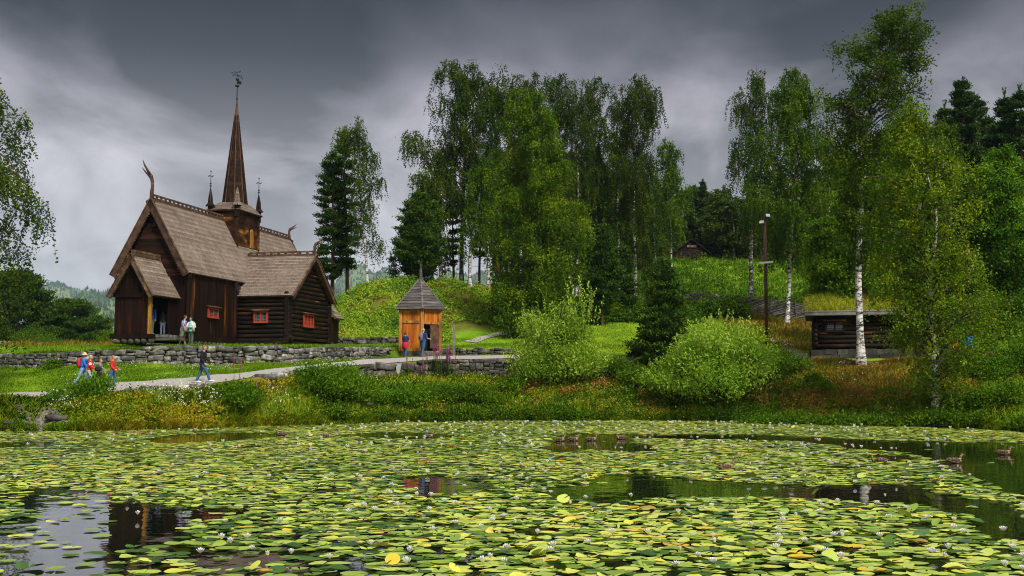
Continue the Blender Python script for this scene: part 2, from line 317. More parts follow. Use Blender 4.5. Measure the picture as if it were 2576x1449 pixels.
kq = math.cos(TH)/F
def surf(px, row):
    """world points of the ground at column px (array) and fractional profile row (array)"""
    px = np.asarray(px, float); row = np.asarray(row, float)
    ci = np.clip((px-pc[0])/8.0, 0, len(pc)-1.001); c0 = ci.astype(int); cf = ci-c0
    r0 = np.clip(row.astype(int), 0, len(names)-2); rf = row-r0
    def g(A): 
        a = A[r0, c0]*(1-cf)+A[r0, c0+1]*cf; b = A[r0+1, c0]*(1-cf)+A[r0+1, c0+1]*cf
        return a, b
    ya, yb = g(YL); za, zb = g(ZL)
    Y = ya*(1-rf)+yb*rf; z = za*(1-rf)+zb*rf
    # a soft hump between the shore and the bank top keeps the slope from reading as a flat board
    amp = AMP[r0]*(1-rf)+AMP[r0+1]*rf
    hump = np.where(r0 == ROW['lip'], 0.35*np.sin(np.pi*rf), 0)
    x = (px-CX)*kq*Y
    return x, Y, z+hump*0.6+amp*wob(x, Y)
def ground(x, y):
    px = CX+x/y/kq; c = min(max((px-pc[0])/8.0, 0), len(pc)-1.001); c0 = int(c); cf = c-c0
    ys = YL[:, c0]*(1-cf)+YL[:, c0+1]*cf
    k = int(np.searchsorted(ys, y))-1; k = min(max(k, 0), len(ys)-2)
    f = (y-ys[k])/(ys[k+1]-ys[k])
    return float(surf([px], [k+min(max(f,0),0.9999)])[2][0])
def G(px, Y):
    """ground point seen in column px at distance Y"""
    x = (px-CX)*kq*Y
    return Vector((x, Y, ground(x, Y)))

# ground colours by zone: real differences of turf, dry bank, bare soil
def ground_mat():
    m = bpy.data.materials.new('turf'); m.use_nodes = True; nt = m.node_tree; N = nt.nodes; L = nt.links; p = N['Principled BSDF']
    at = N.new('ShaderNodeAttribute'); at.attribute_name = 'zone'
    tc = N.new('ShaderNodeTexCoord')
    def ramp(cols, scale, seed, detail=6):
        mp = N.new('ShaderNodeMapping'); mp.inputs['Location'].default_value = (seed, seed*2, 0); L.new(tc.outputs['Object'], mp.inputs[0])
        n = N.new('ShaderNodeTexNoise'); n.inputs['Scale'].default_value = scale; n.inputs['Detail'].default_value = detail; n.inputs['Roughness'].default_value = 0.7
        L.new(mp.outputs[0], n.inputs['Vector'])
        r = N.new('ShaderNodeValToRGB'); cr = r.color_ramp
        while len(cr.elements) < len(cols): cr.elements.new(0.5)
        for e, (q, c) in zip(cr.elements, cols): e.position = q; e.color = (*c, 1)
        L.new(n.outputs['Fac'], r.inputs[0]); return r.outputs[0]
    rough = ramp([(0.3,(0.02,0.05,0.003)),(0.45,(0.05,0.11,0.005)),(0.55,(0.12,0.16,0.008)),(0.7,(0.16,0.10,0.015))], 0.5, 3)
    lawn = ramp([(0.3,(0.07,0.16,0.006)),(0.5,(0.15,0.27,0.010)),(0.7,(0.27,0.34,0.018))], 0.45, 9)
    brown = ramp([(0.3,(0.05,0.03,0.015)),(0.5,(0.12,0.07,0.03)),(0.7,(0.10,0.10,0.02))], 0.7, 5)
    sep = N.new('ShaderNodeSeparateXYZ'); L.new(at.outputs['Vector'], sep.inputs[0])
    a = N.new('ShaderNodeMix'); a.data_type = 'RGBA'; L.new(sep.outputs[0], a.inputs[0]); L.new(rough, a.inputs[6]); L.new(lawn, a.inputs[7])
    b = N.new('ShaderNodeMix'); b.data_type = 'RGBA'; L.new(sep.outputs[1], b.inputs[0]); L.new(a.outputs[2], b.inputs[6]); L.new(brown, b.inputs[7])
    L.new(b.outputs[2], p.inputs['Base Color']); p.inputs['Roughness'].default_value = 0.95; p.inputs['Specular IOR Level'].default_value = 0.05
    n2 = N.new('ShaderNodeTexNoise'); n2.inputs['Scale'].default_value = 5; n2.inputs['Detail'].default_value = 6; L.new(tc.outputs['Object'], n2.inputs['Vector'])
    bu = N.new('ShaderNodeBump'); bu.inputs['Strength'].default_value = 0.6; bu.inputs['Distance'].default_value = 0.12; L.new(n2.outputs['Fac'], bu.inputs['Height']); L.new(bu.outputs[0], p.inputs['Normal'])
    return m
def zone_of(px, row):
    """(lawn, brown) weights from column and row"""
    px = np.asarray(px); row = np.asarray(row)
    def band(a, b): return ((row >= ROW[a]-0.01) & (row <= ROW[b]+0.01)).astype(float)
    def cl(a, b, s=30): return np.clip((px-a)/s, 0, 1)*np.clip((b-px)/s, 0, 1)
    lawn = band('path','wbase')*0.9 + band('wtop','yard')*0.9 + band('yard','foot')*cl(1120,1960)
    lawn += band('foot','crest')*cl(1290,1560)*0.2 + band('mead','rim')*cl(1380,2300,120)*0.95 + band('crest','mead')*cl(1600,2100,80)*0.6
    brown = band('foot','crest')*(cl(820,1300)*0.35+cl(1830,2060)*0.75)+band('yard','foot')*cl(1950,2040)*0.6+band('lip','edge')*cl(1450,2320,200)*0.45+band('lip','bank')*cl(2050,2330,60)*0.5
    brown += band('crest','mead')*(cl(1790,2000)*0.6+cl(1050,1300)*0.6)+band('rim','far')*0.9+band('deep','lip')*0.9
    return np.clip(lawn,0,1), np.clip(brown,0,1)
def build_ground():
    sub = {'deep':3,'shore':3,'lip':16,'bank':3,'edge':6,'path':16,'wbase':3,'wtop':18,'yard':14,'foot':18,'crest':14,'mead':16,'rim':14,'wood':10}
    rows = []
    for i, n in enumerate(names[:-1]):
        k = sub[n]; rows += [i+j/k for j in range(k)]
    rows.append(len(names)-1.0001)
    rows = np.array(rows); cols = pc
    PX, RW = np.meshgrid(cols, rows)
    x, y, z = surf(PX.ravel(), RW.ravel())
    V = np.stack([x,y,z],1)
    nr, ncl = PX.shape; i = np.arange(nr-1)[:,None]*ncl+np.arange(ncl-1)[None,:]; i = i.ravel()
    Q = np.stack([i, i+1, i+1+ncl, i+ncl], 1)
    me = np_mesh('ground', V, Q, ground_mat(), smooth=True)
    lw, br = zone_of(PX.ravel(), RW.ravel())
    a = me.attributes.new('zone', 'FLOAT_VECTOR', 'POINT'); a.data.foreach_set('vector', np.stack([lw, br, lw*0],1).astype(np.float32).ravel())
    link('ground', me, kind='structure')
build_ground()

M['valley'] = mk('valley', [(0.3,(0.04,0.08,0.02)), (0.55,(0.08,0.14,0.03)), (0.8,(0.16,0.19,0.06))], scale=0.004, wt=0)
mb = MB(); mb.prism([(-5600,300,-75),(5600,300,-75),(5600,5900,-75),(-5600,5900,-75)], (0,0,-1)); mb.build('valley_ground', M['valley'], kind='structure')
mb = MB(); mb.prism([(-300,-60,-0.9),(300,-60,-0.9),(300,47,-0.9),(-300,47,-0.9)], (0,0,-0.3)); mb.build('pond_bed', flat('pond_mud',(0.03,0.025,0.015)), kind='structure')

# ------------------------------------------------------------------ water
def water_mat():
    m = bpy.data.materials.new('pond_water'); m.use_nodes = True; nt = m.node_tree; N = nt.nodes; L = nt.links; p = N['Principled BSDF']
    p.inputs['Base Color'].default_value = (0.006,0.008,0.004,1); p.inputs['Roughness'].default_value = 0.015; p.inputs['IOR'].default_value = 1.5
    p.inputs['Specular IOR Level'].default_value = 0.55
    tc = N.new('ShaderNodeTexCoord'); n = N.new('ShaderNodeTexNoise'); n.inputs['Scale'].default_value = 1.6; n.inputs['Detail'].default_value = 3
    L.new(tc.outputs['Object'], n.inputs['Vector'])
    b = N.new('ShaderNodeBump'); b.inputs['Strength'].default_value = 0.09; b.inputs['Distance'].default_value = 0.06; L.new(n.outputs['Fac'], b.inputs['Height']); L.new(b.outputs[0], p.inputs['Normal'])
    return m
mb = MB(); mb.add([(-260,-50,0),(260,-50,0),(260,68,0),(-260,68,0)], [(0,1,2,3)]); mb.build('pond_water', water_mat(), kind='structure')

# ------------------------------------------------------------------ gravel path
M['gravel'] = mk('gravel', [(0.2,(0.17,0.155,0.135)), (0.5,(0.30,0.28,0.25)), (0.8,(0.43,0.405,0.365))], scale=9, detail=10, wt=0, rough=0.95, bump=0.6, bscale=30, ndis=0.8)
def ribbon(name, fn, n, mat, lift=0.03, w=6, **kw):
    """strip over the ground: fn(s) -> (left point xy, right point xy)"""
    V = []; Q = []
    for i in range(n+1):
        a, b = fn(i/n)
        for j in range(w+1):
            x = a[0]+(b[0]-a[0])*j/w; y = a[1]+(b[1]-a[1])*j/w
            V.append((x, y, ground(x, y)+lift))
    for i in range(n):
        for j in range(w):
            k = i*(w+1)+j; Q.append((k, k+1, k+w+2, k+w+1))
    link(name, np_mesh(name, V, Q, mat, smooth=True), **kw)
def main_path(s):
    px = -700+s*(1345+700)
    x0, y0, _ = surf([px],[ROW['edge']+0.08+0.05*math.sin(px*0.03)]); x1, y1, _ = surf([px],[ROW['path']-0.05+0.05*math.sin(px*0.05)])
    return (x0[0], y0[0]), (x1[0], y1[0])
ribbon('gravel_path', main_path, 240, M['gravel'], 0.035, 8, kind='structure')
def pixpath(pts):
    pts = [G(px, Y) for px, Y in pts]
    def fn(s):
        t = s*(len(pts)-1); i = min(int(t), len(pts)-2); f = t-i
        # smooth through the control points
        p0 = pts[max(i-1,0)]; p1 = pts[i]; p2 = pts[i+1]; p3 = pts[min(i+2,len(pts)-1)]
        q = 0.5*((2*p1)+(-p0+p2)*f+(2*p0-5*p1+4*p2-p3)*f*f+(-p0+3*p1-3*p2+p3)*f**3)
        d = (p2-p1).to_2d().normalized(); nrm = Vector((-d.y, d.x))*0.55
        return (q.x-nrm.x, q.y-nrm.y), (q.x+nrm.x, q.y+nrm.y)
    return fn
ribbon('footpath', pixpath([(1985,69),(2005,71),(2012,74.5),(1990,78),(1960,83),(1935,86)]), 60, M['gravel'], 0.045, 4, kind='structure')
ribbon('meadow_footpath', pixpath([(1180,84),(1230,86.5),(1290,90),(1340,94)]), 40, M['gravel'], 0.06, 3, kind='structure')
M['soil'] = mk('soil', [(0.2,(0.06,0.05,0.038)), (0.5,(0.13,0.115,0.09)), (0.8,(0.20,0.18,0.15))], scale=6, detail=9, wt=0, rough=0.95, bump=0.7, bscale=20)
ribbon('dirt_track', lambda s: ((lambda px0,px1,r: (tuple(float(q[0]) for q in surf([px0],[r])[:2]), tuple(float(q[0]) for q in surf([px1],[r])[:2])))(20+s*95-60-6*math.sin(s*9), 20+s*95+58+8*math.sin(s*7), ROW['edge']-0.02-s*2.0)), 30, M['soil'], 0.05, 8, kind='structure')

# ------------------------------------------------------------------ rubble walls
def stone_wall(pts, thick, label, mat='stone', seed=1, course=(0.2,0.42), moss=0.0, grp=None):
    """pts: list of (x, y, zbase, ztop) along the face; rounded rough stones laid in uneven courses"""
    r = random.Random(seed); mb = MB(seed)
    P3 = [Vector(p[:2]) for p in pts]; seg = [0]
    for a, b in zip(P3, P3[1:]): seg.append(seg[-1]+(b-a).length)
    xs = lambda s, k: float(np.interp(s, seg, [p[k] for p in pts]))
    tot = seg[-1]; h = -0.12; hmax = max(p[3]-p[2] for p in pts)
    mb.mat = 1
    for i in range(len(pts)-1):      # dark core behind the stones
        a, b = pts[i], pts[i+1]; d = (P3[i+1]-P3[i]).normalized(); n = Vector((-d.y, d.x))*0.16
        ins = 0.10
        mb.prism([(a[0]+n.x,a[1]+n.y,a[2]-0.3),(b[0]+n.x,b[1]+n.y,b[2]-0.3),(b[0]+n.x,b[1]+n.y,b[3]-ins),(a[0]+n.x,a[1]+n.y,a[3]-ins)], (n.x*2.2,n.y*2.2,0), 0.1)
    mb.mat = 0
    while h < hmax:
        ch = r.uniform(*course); s = r.uniform(-0.3, 0)
        while s < tot:
            w = ch*r.choice((r.uniform(0.6,1.1),r.uniform(0.9,1.8),r.uniform(1.6,2.8)))
            sm = s+w/2
            if 0 < sm < tot:
                zb, zt = xs(sm,2), xs(sm,3); hh = zt-zb
                if h+ch*0.45 < hh:
                    c_h = min(ch, hh-h) if hh-h > 0.1 else 0.1
                    k = max(1, min(len(seg)-1, int(np.searchsorted(seg, sm)))); d = (P3[k]-P3[k-1]).normalized()
                    ang = math.atan2(d.y, d.x)
                    split = c_h > 0.28 and w < 0.7 and r.random() < 0.5
                    for q in range(2 if split else 1):
                        chh = c_h/2 if split else c_h
                        zc = zb+h+chh*(0.5+q)+r.uniform(-0.03,0.03)
                        # a rough stone: cube pushed towards a rounded, irregular shape
                        n0 = 4; vs = []; fs = []
                        idx = {}
                        def vid(i, j, k_):
                            key = (i, j, k_)
                            if key not in idx:
                                p = Vector((i/1.5-1, j/1.5-1, k_/1.5-1)); 
                                L_ = p.length; pr = p*(0.80+0.36/max(L_,0.6)*0.55)
                                idx[key] = len(vs); vs.append(pr+Vector([r.uniform(-0.17,0.17) for _ in range(3)]))
                            return idx[key]
                        for i in range(3):
                            for j in range(3):
                                for ax in range(3):
                                    for sd in (0, 3):
                                        c4 = [(i,j),(i+1,j),(i+1,j+1),(i,j+1)]
                                        if sd == 0: c4 = c4[::-1]
                                        if ax == 0: q4 = [(sd,a,b) for a,b in c4]
                                        elif ax == 1: q4 = [(a,sd,b) for a,b in c4][::-1]
                                        else: q4 = [(a,b,sd) for a,b in c4]
                                        fs.append(tuple(vid(*t_) for t_ in q4))
                        dep = thick*r.uniform(0.8,1.15)
                        S = Matrix.Diagonal((w/2*0.97, dep/2, chh/2*0.96)); R = Matrix.Rotation(ang+r.uniform(-0.12,0.12),3,'Z') @ Matrix.Rotation(r.uniform(-0.14,0.14),3,'Y')
                        c = Vector((float(np.interp(sm,seg,[p[0] for p in pts])), float(np.interp(sm,seg,[p[1] for p in pts])), zc))
                        mb.add([R@(S@v)+c for v in vs], fs)
            s += w
        h += ch*0.93
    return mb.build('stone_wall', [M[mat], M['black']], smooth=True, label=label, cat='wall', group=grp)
def wall_pts(pxs, r0, r1, dtop=0.0, dbase=0.0, f=0.35):
    out = []
    for px in pxs:
        x0,y0,z0 = (float(q[0]) for q in surf([px],[ROW[r0]])); x1,y1,z1 = (float(q[0]) for q in surf([px],[ROW[r1]]))
        out.append((x0*(1-f)+x1*f, y0*(1-f)+y1*f, z0+dbase, z1+dtop))
    return out
stone_wall(wall_pts(list(range(-420,1001,40)), 'wbase','wtop', 0.03), 0.55, 'long grey drystone wall with lichen below the dark wooden church', seed=3, course=(0.22,0.5))
stone_wall(wall_pts(list(range(1100,1320,20)), 'wbase','wtop', 0.03), 0.5, 'low dark stone wall behind the path, right of the small wooden hut', 'dark_stone', seed=4, course=(0.2,0.36))
stone_wall(wall_pts(list(range(900,1301,20)), 'bank','edge', 0.02), 0.5, 'mossy boulder retaining wall holding up the path above the flowery bank', 'dark_stone', seed=5, course=(0.3,0.55))
stone_wall(wall_pts(list(range(1440,1901,20)), 'bank','edge', 0.06), 0.5, 'low dark retaining wall at the edge of the mown lawn between two bushes', 'dark_stone', seed=6, course=(0.2,0.34))
stone_wall(wall_pts(list(range(2045,2420,20)), 'bank','edge', 0.05), 0.5, 'rough stone footing wall on the bank in front of the turf roofed cabin', 'dark_stone', seed=7, course=(0.18,0.34))
_b = [W(px, 866, 82.5) for px in (838, 870, 900, 940, 980, 1012)]
stone_wall([(p.x, p.y, ground(p.x,p.y)-0.1, zof(848,82.5)) for p in _b], 0.5, 'shady grey stone wall at the foot of the mound behind the church', 'dark_stone', seed=8, course=(0.2,0.36))
# kerb stones along the lower edge of the path
for i, (px, w_, h_, pl) in enumerate([(336,0.9,0.42,'long flat'),(388,1.3,0.46,'squared grey'),(446,1.5,0.36,'low mossy'),(500,0.9,0.40,'pale rounded'),(520,0.7,0.3,'small dark'),(668,1.2,0.40,'flat pale-topped'),(700,0.9,0.4,'dark lichened'),(722,0.7,0.36,'round grey')]):
    mb = MB(40+i); x,y,z = (float(q[0]) for q in surf([px],[ROW['edge']-0.25]))
    mb.ball((0,0,0),(w_*0.56,0.34,h_*0.62),12,8,noise=0.08)
    for k,v in enumerate(mb.v): mb.v[k] = (max(-w_*0.5,min(w_*0.5,v[0])), max(-0.28,min(0.28,v[1])), max(-h_*0.5,min(h_*0.45,v[2])))
    place = {336:'just right of the leafy bush beside the red-jacketed boy',388:'midway between the boy in red and the striding man',446:'left of the striding man in black',500:'under the striding man in black',520:'just right of the striding man in black',668:'first one right of the pink-flowered bush',700:'second one right of the pink-flowered bush',722:'third one right of the pink-flowered bush'}[px]
    mb.build('kerb_stone', M['stone'], smooth=True, loc=(x,y,z), rz=0.06, label=f'{pl} kerb stone, {place}', cat='stone', group='kerb stones below the path')

# ------------------------------------------------------------------ far hills
def hill(name, px0, px1, crest, Y, depth, zb, seed, ntree, th):
    r = np.random.RandomState(seed); nx, ny = 90, 24
    cols = np.linspace(px0, px1, nx); cr = np.array(crest, float)
    top = np.array([zof(np.interp(c, cr[:,0], cr[:,1]), Y) for c in cols])
    def hz(ci, v):   # v 0 front foot .. 1 crest .. 2 back
        tp = np.interp(ci, np.arange(nx), top)
        s = np.sin(np.clip(v,0,2)*np.pi/2)**1.2
        w = 1+0.08*np.sin(ci*0.55+v*4)+0.05*np.sin(ci*1.3-v*7)
        return zb+(tp-zb)*s*np.where(v<0.98, w, 1)
    VV = np.linspace(0, 1.9, ny); CI, V2 = np.meshgrid(np.arange(nx), VV)
    Yy = Y+(V2-1)*depth; X = (cols[CI.astype(int)]-CX)*kq*Yy
    Z = hz(CI, V2)
    V = np.stack([X.ravel(), Yy.ravel(), Z.ravel()],1)
    i = (np.arange(ny-1)[:,None]*nx+np.arange(nx-1)[None,:]).ravel(); Q = np.stack([i,i+1,i+1+nx,i+nx],1)
    link(name, np_mesh(name, V, Q, M['valley'], smooth=True), kind='structure')
    # forest cover as one mass: ragged little spires and domes
    ci = r.uniform(0, nx-1, ntree); v = r.uniform(0.05, 1.15, ntree)
    patch = np.sin(ci*0.5+v*9+seed)+np.sin(ci*0.21-v*5+seed*2)
    keep = patch > -0.9; ci, v = ci[keep], v[keep]; n = len(ci)
    yy = Y+(v-1)*depth; xx = (np.interp(ci, np.arange(nx), cols)-CX)*kq*yy; zz = hz(ci, v)-0.5
    h = th*r.uniform(0.5,1.25,n); w = h*r.uniform(0.18,0.34,n)
    k = 5; ang = np.arange(k)*2*np.pi/k
    ring = np.stack([np.cos(ang), np.sin(ang)],1)
    base = np.zeros((n, k*2+1, 3))
    jt = r.uniform(0.7,1.3,(n,k)); jt2 = r.uniform(0.4,0.9,(n,k))
    base[:, :k, 0] = xx[:,None]+ring[:,0]*w[:,None]*jt; base[:, :k, 1] = yy[:,None]+ring[:,1]*w[:,None]*jt; base[:, :k, 2] = zz[:,None]
    base[:, k:2*k, 0] = xx[:,None]+ring[:,0]*w[:,None]*jt2; base[:, k:2*k, 1] = yy[:,None]+ring[:,1]*w[:,None]*jt2; base[:, k:2*k, 2] = (zz+h*r.uniform(0.4,0.65,n))[:,None]
    base[:, 2*k, 0] = xx; base[:, 2*k, 1] = yy; base[:, 2*k, 2] = zz+h
    o = (np.arange(n)*(2*k+1))[:,None]; j = np.arange(k); j1 = (j+1)%k
    Q = np.stack([o+j, o+j1, o+k+j1, o+k+j], 2).reshape(-1,4); T = np.stack([o+k+j, o+k+j1, np.broadcast_to(o+2*k,(n,k))],2).reshape(-1,3)
    tt = np.clip(r.uniform(0,1,n)*0.6+0.2*(patch[keep]>0.6)+0.2, 0, 1)
    link('hill_forest', np_mesh('hill_forest', base.reshape(-1,3), Q, M['hill_leaf'], tint=np.concatenate([np.repeat(tt,k),np.repeat(tt,k)]), FT=T), kind='stuff', label='distant forest covering the hazy hillside', cat='forest')
hill('far_hill', -700, 1500, [(-700,745),(-100,728),(60,718),(160,726),(270,738),(500,750),(700,740),(840,712),(900,700),(960,698),(1100,706),(1500,720)], 4500, 1300, -75, 2, 12000, 12)
hill('middle_hill', -700, 1300, [(-700,790),(-100,785),(100,778),(190,764),(230,758),(300,754),(600,760),(840,742),(880,728),(930,706),(1000,712),(1300,740)], 3000, 850, -75, 5, 11000, 10.5)
hill('near_hill', -700, 1200, [(-700,830),(60,826),(140,812),(200,802),(260,790),(330,786),(600,800),(840,785),(1200,800)], 1950, 650, -75, 9, 8000, 9)
# ------------------------------------------------------------------ trees
def np_tubes(paths, sides=5):
    """paths: list of (pts (n,3), radii (n)) -> V, Q"""
    Vs = []; Qs = []; off = 0
    w = np.arange(sides)*2*np.pi/sides
    for P_, R_ in paths:
        P_ = np.asarray(P_, float); n = len(P_)
        d = np.gradient(P_, axis=0); d /= np.linalg.norm(d, axis=1)[:,None]+1e-9
        ref = np.array([0.31,0.95,0.05]); a = ref-d*(d@ref)[:,None]; a /= np.linalg.norm(a,axis=1)[:,None]+1e-9
        b = np.cross(d, a)
        V = P_[:,None,:]+np.asarray(R_)[:,None,None]*(a[:,None,:]*np.cos(w)[None,:,None]+b[:,None,:]*np.sin(w)[None,:,None])
        i = (np.arange(n-1)[:,None]*sides+np.arange(sides)[None,:]); j = np.arange(n-1)[:,None]*sides+(np.arange(sides)[None,:]+1)%sides
        Q = np.stack([i, j, j+sides, i+sides],2).reshape(-1,4)+off
        Vs.append(V.reshape(-1,3)); Qs.append(Q); off += n*sides
    return np.concatenate(Vs), np.concatenate(Qs)
def leaf_quads(r, Pt, L, Wd, D=None, spread=1.0):
    """rhombic leaves at points; D optional main directions"""
    n = len(Pt)
    a = r.normal(size=(n,3))
    if D is not None: a = D+a*spread
    a /= np.linalg.norm(a,axis=1)[:,None]+1e-9
    b = np.cross(a, r.normal(size=(n,3))); b /= np.linalg.norm(b,axis=1)[:,None]+1e-9
    L = (L*r.uniform(0.65,1.35,n))[:,None]/2; Wd = (Wd*r.uniform(0.7,1.3,n))[:,None]/2
    V = np.stack([Pt-a*L, Pt+b*Wd, Pt+a*L, Pt-b*Wd],1).reshape(-1,3)
    return V, np.arange(4*n).reshape(-1,4)
def trunk_path(r, H, lean=(0,0), wav=0.25, n=14, bow=None, lpow=1.3):
    t = np.linspace(0,1,n); ph = r.uniform(0,6,4)
    x = lean[0]*t**lpow+wav*(np.sin(t*5+ph[0])-np.sin(ph[0]))*t+0.4*wav*np.sin(t*13+ph[1])*t
    y = lean[1]*t**1.3+wav*(np.sin(t*4.3+ph[2])-np.sin(ph[2]))*t
    if bow: x = x+bow*np.sin(np.pi*np.clip(t*1.0,0,1))
    return np.stack([x, y, t*H],1)
DM = 1.75
def birch(seed, H, prof, lean=(0,0), R=0.2, clear=0.25, nl=46, weep=0.8, dens=1.0, leaf=0.12, droop=1.0, extra=(), forks=0, top=0.995, bark='birch_bark', leafm='birch_leaf', tsc=1.0, bow=None, wav=0.25, lpow=1.3):
    """trunk mesh and crown mesh of a birch; prof = [(height fraction, half width in m)]"""
    dens *= DM; leaf *= 1.24; R *= 0.82
    r = np.random.RandomState(seed); tp = trunk_path(r, H, lean, wav=wav, bow=bow, lpow=lpow)
    tt = np.linspace(0,1,len(tp)); rad = R*(1-tt)**0.8*0.93+0.012; rad[0] *= 1.5
    paths = [(tp, rad)]
    at = lambda h: np.array([np.interp(h, tt, tp[:,k]) for k in range(3)])
    pr = np.array(prof)
    pts = []; tn = []; sub = []
    limbs = []
    g = r.uniform(0,6)
    for i in range(nl):
        h = clear+(top-clear)*((i+r.uniform(0,1))/nl)**0.9
        az = g+i*2.39996+r.normal(0,0.3); L = np.interp(h, pr[:,0], pr[:,1])*r.choice([0.45,0.75,1.0,1.25],p=[.25,.3,.3,.15])
        limbs.append((at(max(h-0.10*L/ max(L,1)*0.5,0.05)), az, L, h, None))
    for (h, dx, dy, dz) in extra: limbs.append((at(h), 0, math.hypot(dx,dy), h, np.array([dx,dy,dz])))
    for f_ in range(forks):                     # a second leader
        h0 = r.uniform(0.3,0.5); st = at(h0); az = r.uniform(0,6); e = at(0.76)+np.array([math.cos(az),math.sin(az),0])*r.uniform(0.5,0.9)
        s = np.linspace(0,1,8)[:,None]; p = st*(1-s)+e*s+np.array([math.cos(az),math.sin(az),0])*0.5*np.sin(np.pi*s)
        paths.append((p, R*0.55*(1-s[:,0])**0.8+0.01))
    for st, az, L, h, tgt in limbs:
        s = np.linspace(0,1,7)
        d = np.array([math.cos(az), math.sin(az)])
        if tgt is None:
            up = L*(0.75 if h > 0.8 else 0.62)
            hor = L*s; ver = up*(1.5*s-(0.75*droop)*s*s)
            p = np.stack([st[0]+d[0]*hor, st[1]+d[1]*hor, st[2]+ver],1)
        else:
            p = st[None,:]+tgt[None,:]*s[:,None]; p[:,2] += 0.28*np.linalg.norm(tgt)*np.sin(np.pi*s)*1.0
            d = tgt[:2]/(np.linalg.norm(tgt[:2])+1e-6)
        p += r.normal(0,0.05,p.shape)*L*0.12*s[:,None]
        paths.append((p, 0.05*min(L/2.5,1.4)*(1-s)**0.9*1.1+0.008))
        nst = int((6+L*6.0)*dens*(1.5 if tgt is not None else 1))
        nodes = [(r.uniform(0.2,1.0)**0.7, r.normal(0,0.20*L+0.08), r.normal(0,0.2), r.uniform(0,1)) for _ in range(max(2,int((1.5+1.7*L)*(1.4 if tgt is not None else 1))))]
        for k in range(nst):
            nd_ = nodes[k % len(nodes)]; u = min(1.0, max(0.15, nd_[0]+r.normal(0,0.05)))
            b = np.array([np.interp(u, s, p[:,q]) for q in range(3)])
            side = (nd_[1]+r.normal(0,0.13))*(0.35+0.65*u); fw = r.normal(0,0.11)
            b = b+np.array([-d[1]*side+d[0]*fw, d[0]*side+d[1]*fw, abs(side)*0.15+nd_[2]+r.normal(0,0.12)])
            if r.uniform() < weep:
                l = r.uniform(0.5,1.9)*tsc*(0.7+0.5*u); nn = max(4,int(l/0.055*0.7))
                v = np.sort(r.uniform(0,1,nn)); oa = r.uniform(0,6.28); o = np.array([math.cos(oa),math.sin(oa)])*0.28*l
                q = np.stack([b[0]+o[0]*np.sqrt(v)+r.normal(0,0.05,nn), b[1]+o[1]*np.sqrt(v)+r.normal(0,0.05,nn), b[2]-l*v+0.22*l*np.sqrt(v)+r.normal(0,0.04,nn)],1)
                if k % 8 == 0: paths.append((np.stack([b+np.array([o[0]*math.sqrt(x),o[1]*math.sqrt(x),-l*x+0.22*l*math.sqrt(x)]) for x in (0,.3,.65,1)]), [0.010,0.008,0.006,0.004]))
            else:
                nn = r.randint(9,20); q = b[None,:]+r.normal(0,1,(nn,3))*np.array([0.26,0.26,0.17])*(0.7+0.12*L)
            pts.append(q); tn.append(np.clip(nd_[3]*0.72-0.08+r.uniform(0,0.36,len(q)),0,1))
    pts = np.concatenate(pts); tn = np.concatenate(tn)
    V, Q = np_tubes(paths, 6)
    ntr = (len(tp)-1)*6*1+(forks*7*6); tm = np_mesh('trunk', V, Q, [M[bark], M['twig']], smooth=True, mi=((np.arange(len(Q)) >= ntr)|((np.arange(len(Q)) >= 10*6)&(np.arange(len(Q)) < 13*6))).astype(int))
    LV, LQ = leaf_quads(r, pts, leaf, leaf*0.72)
    return tm, np_mesh('crown', LV, LQ, M[leafm], tint=tn)
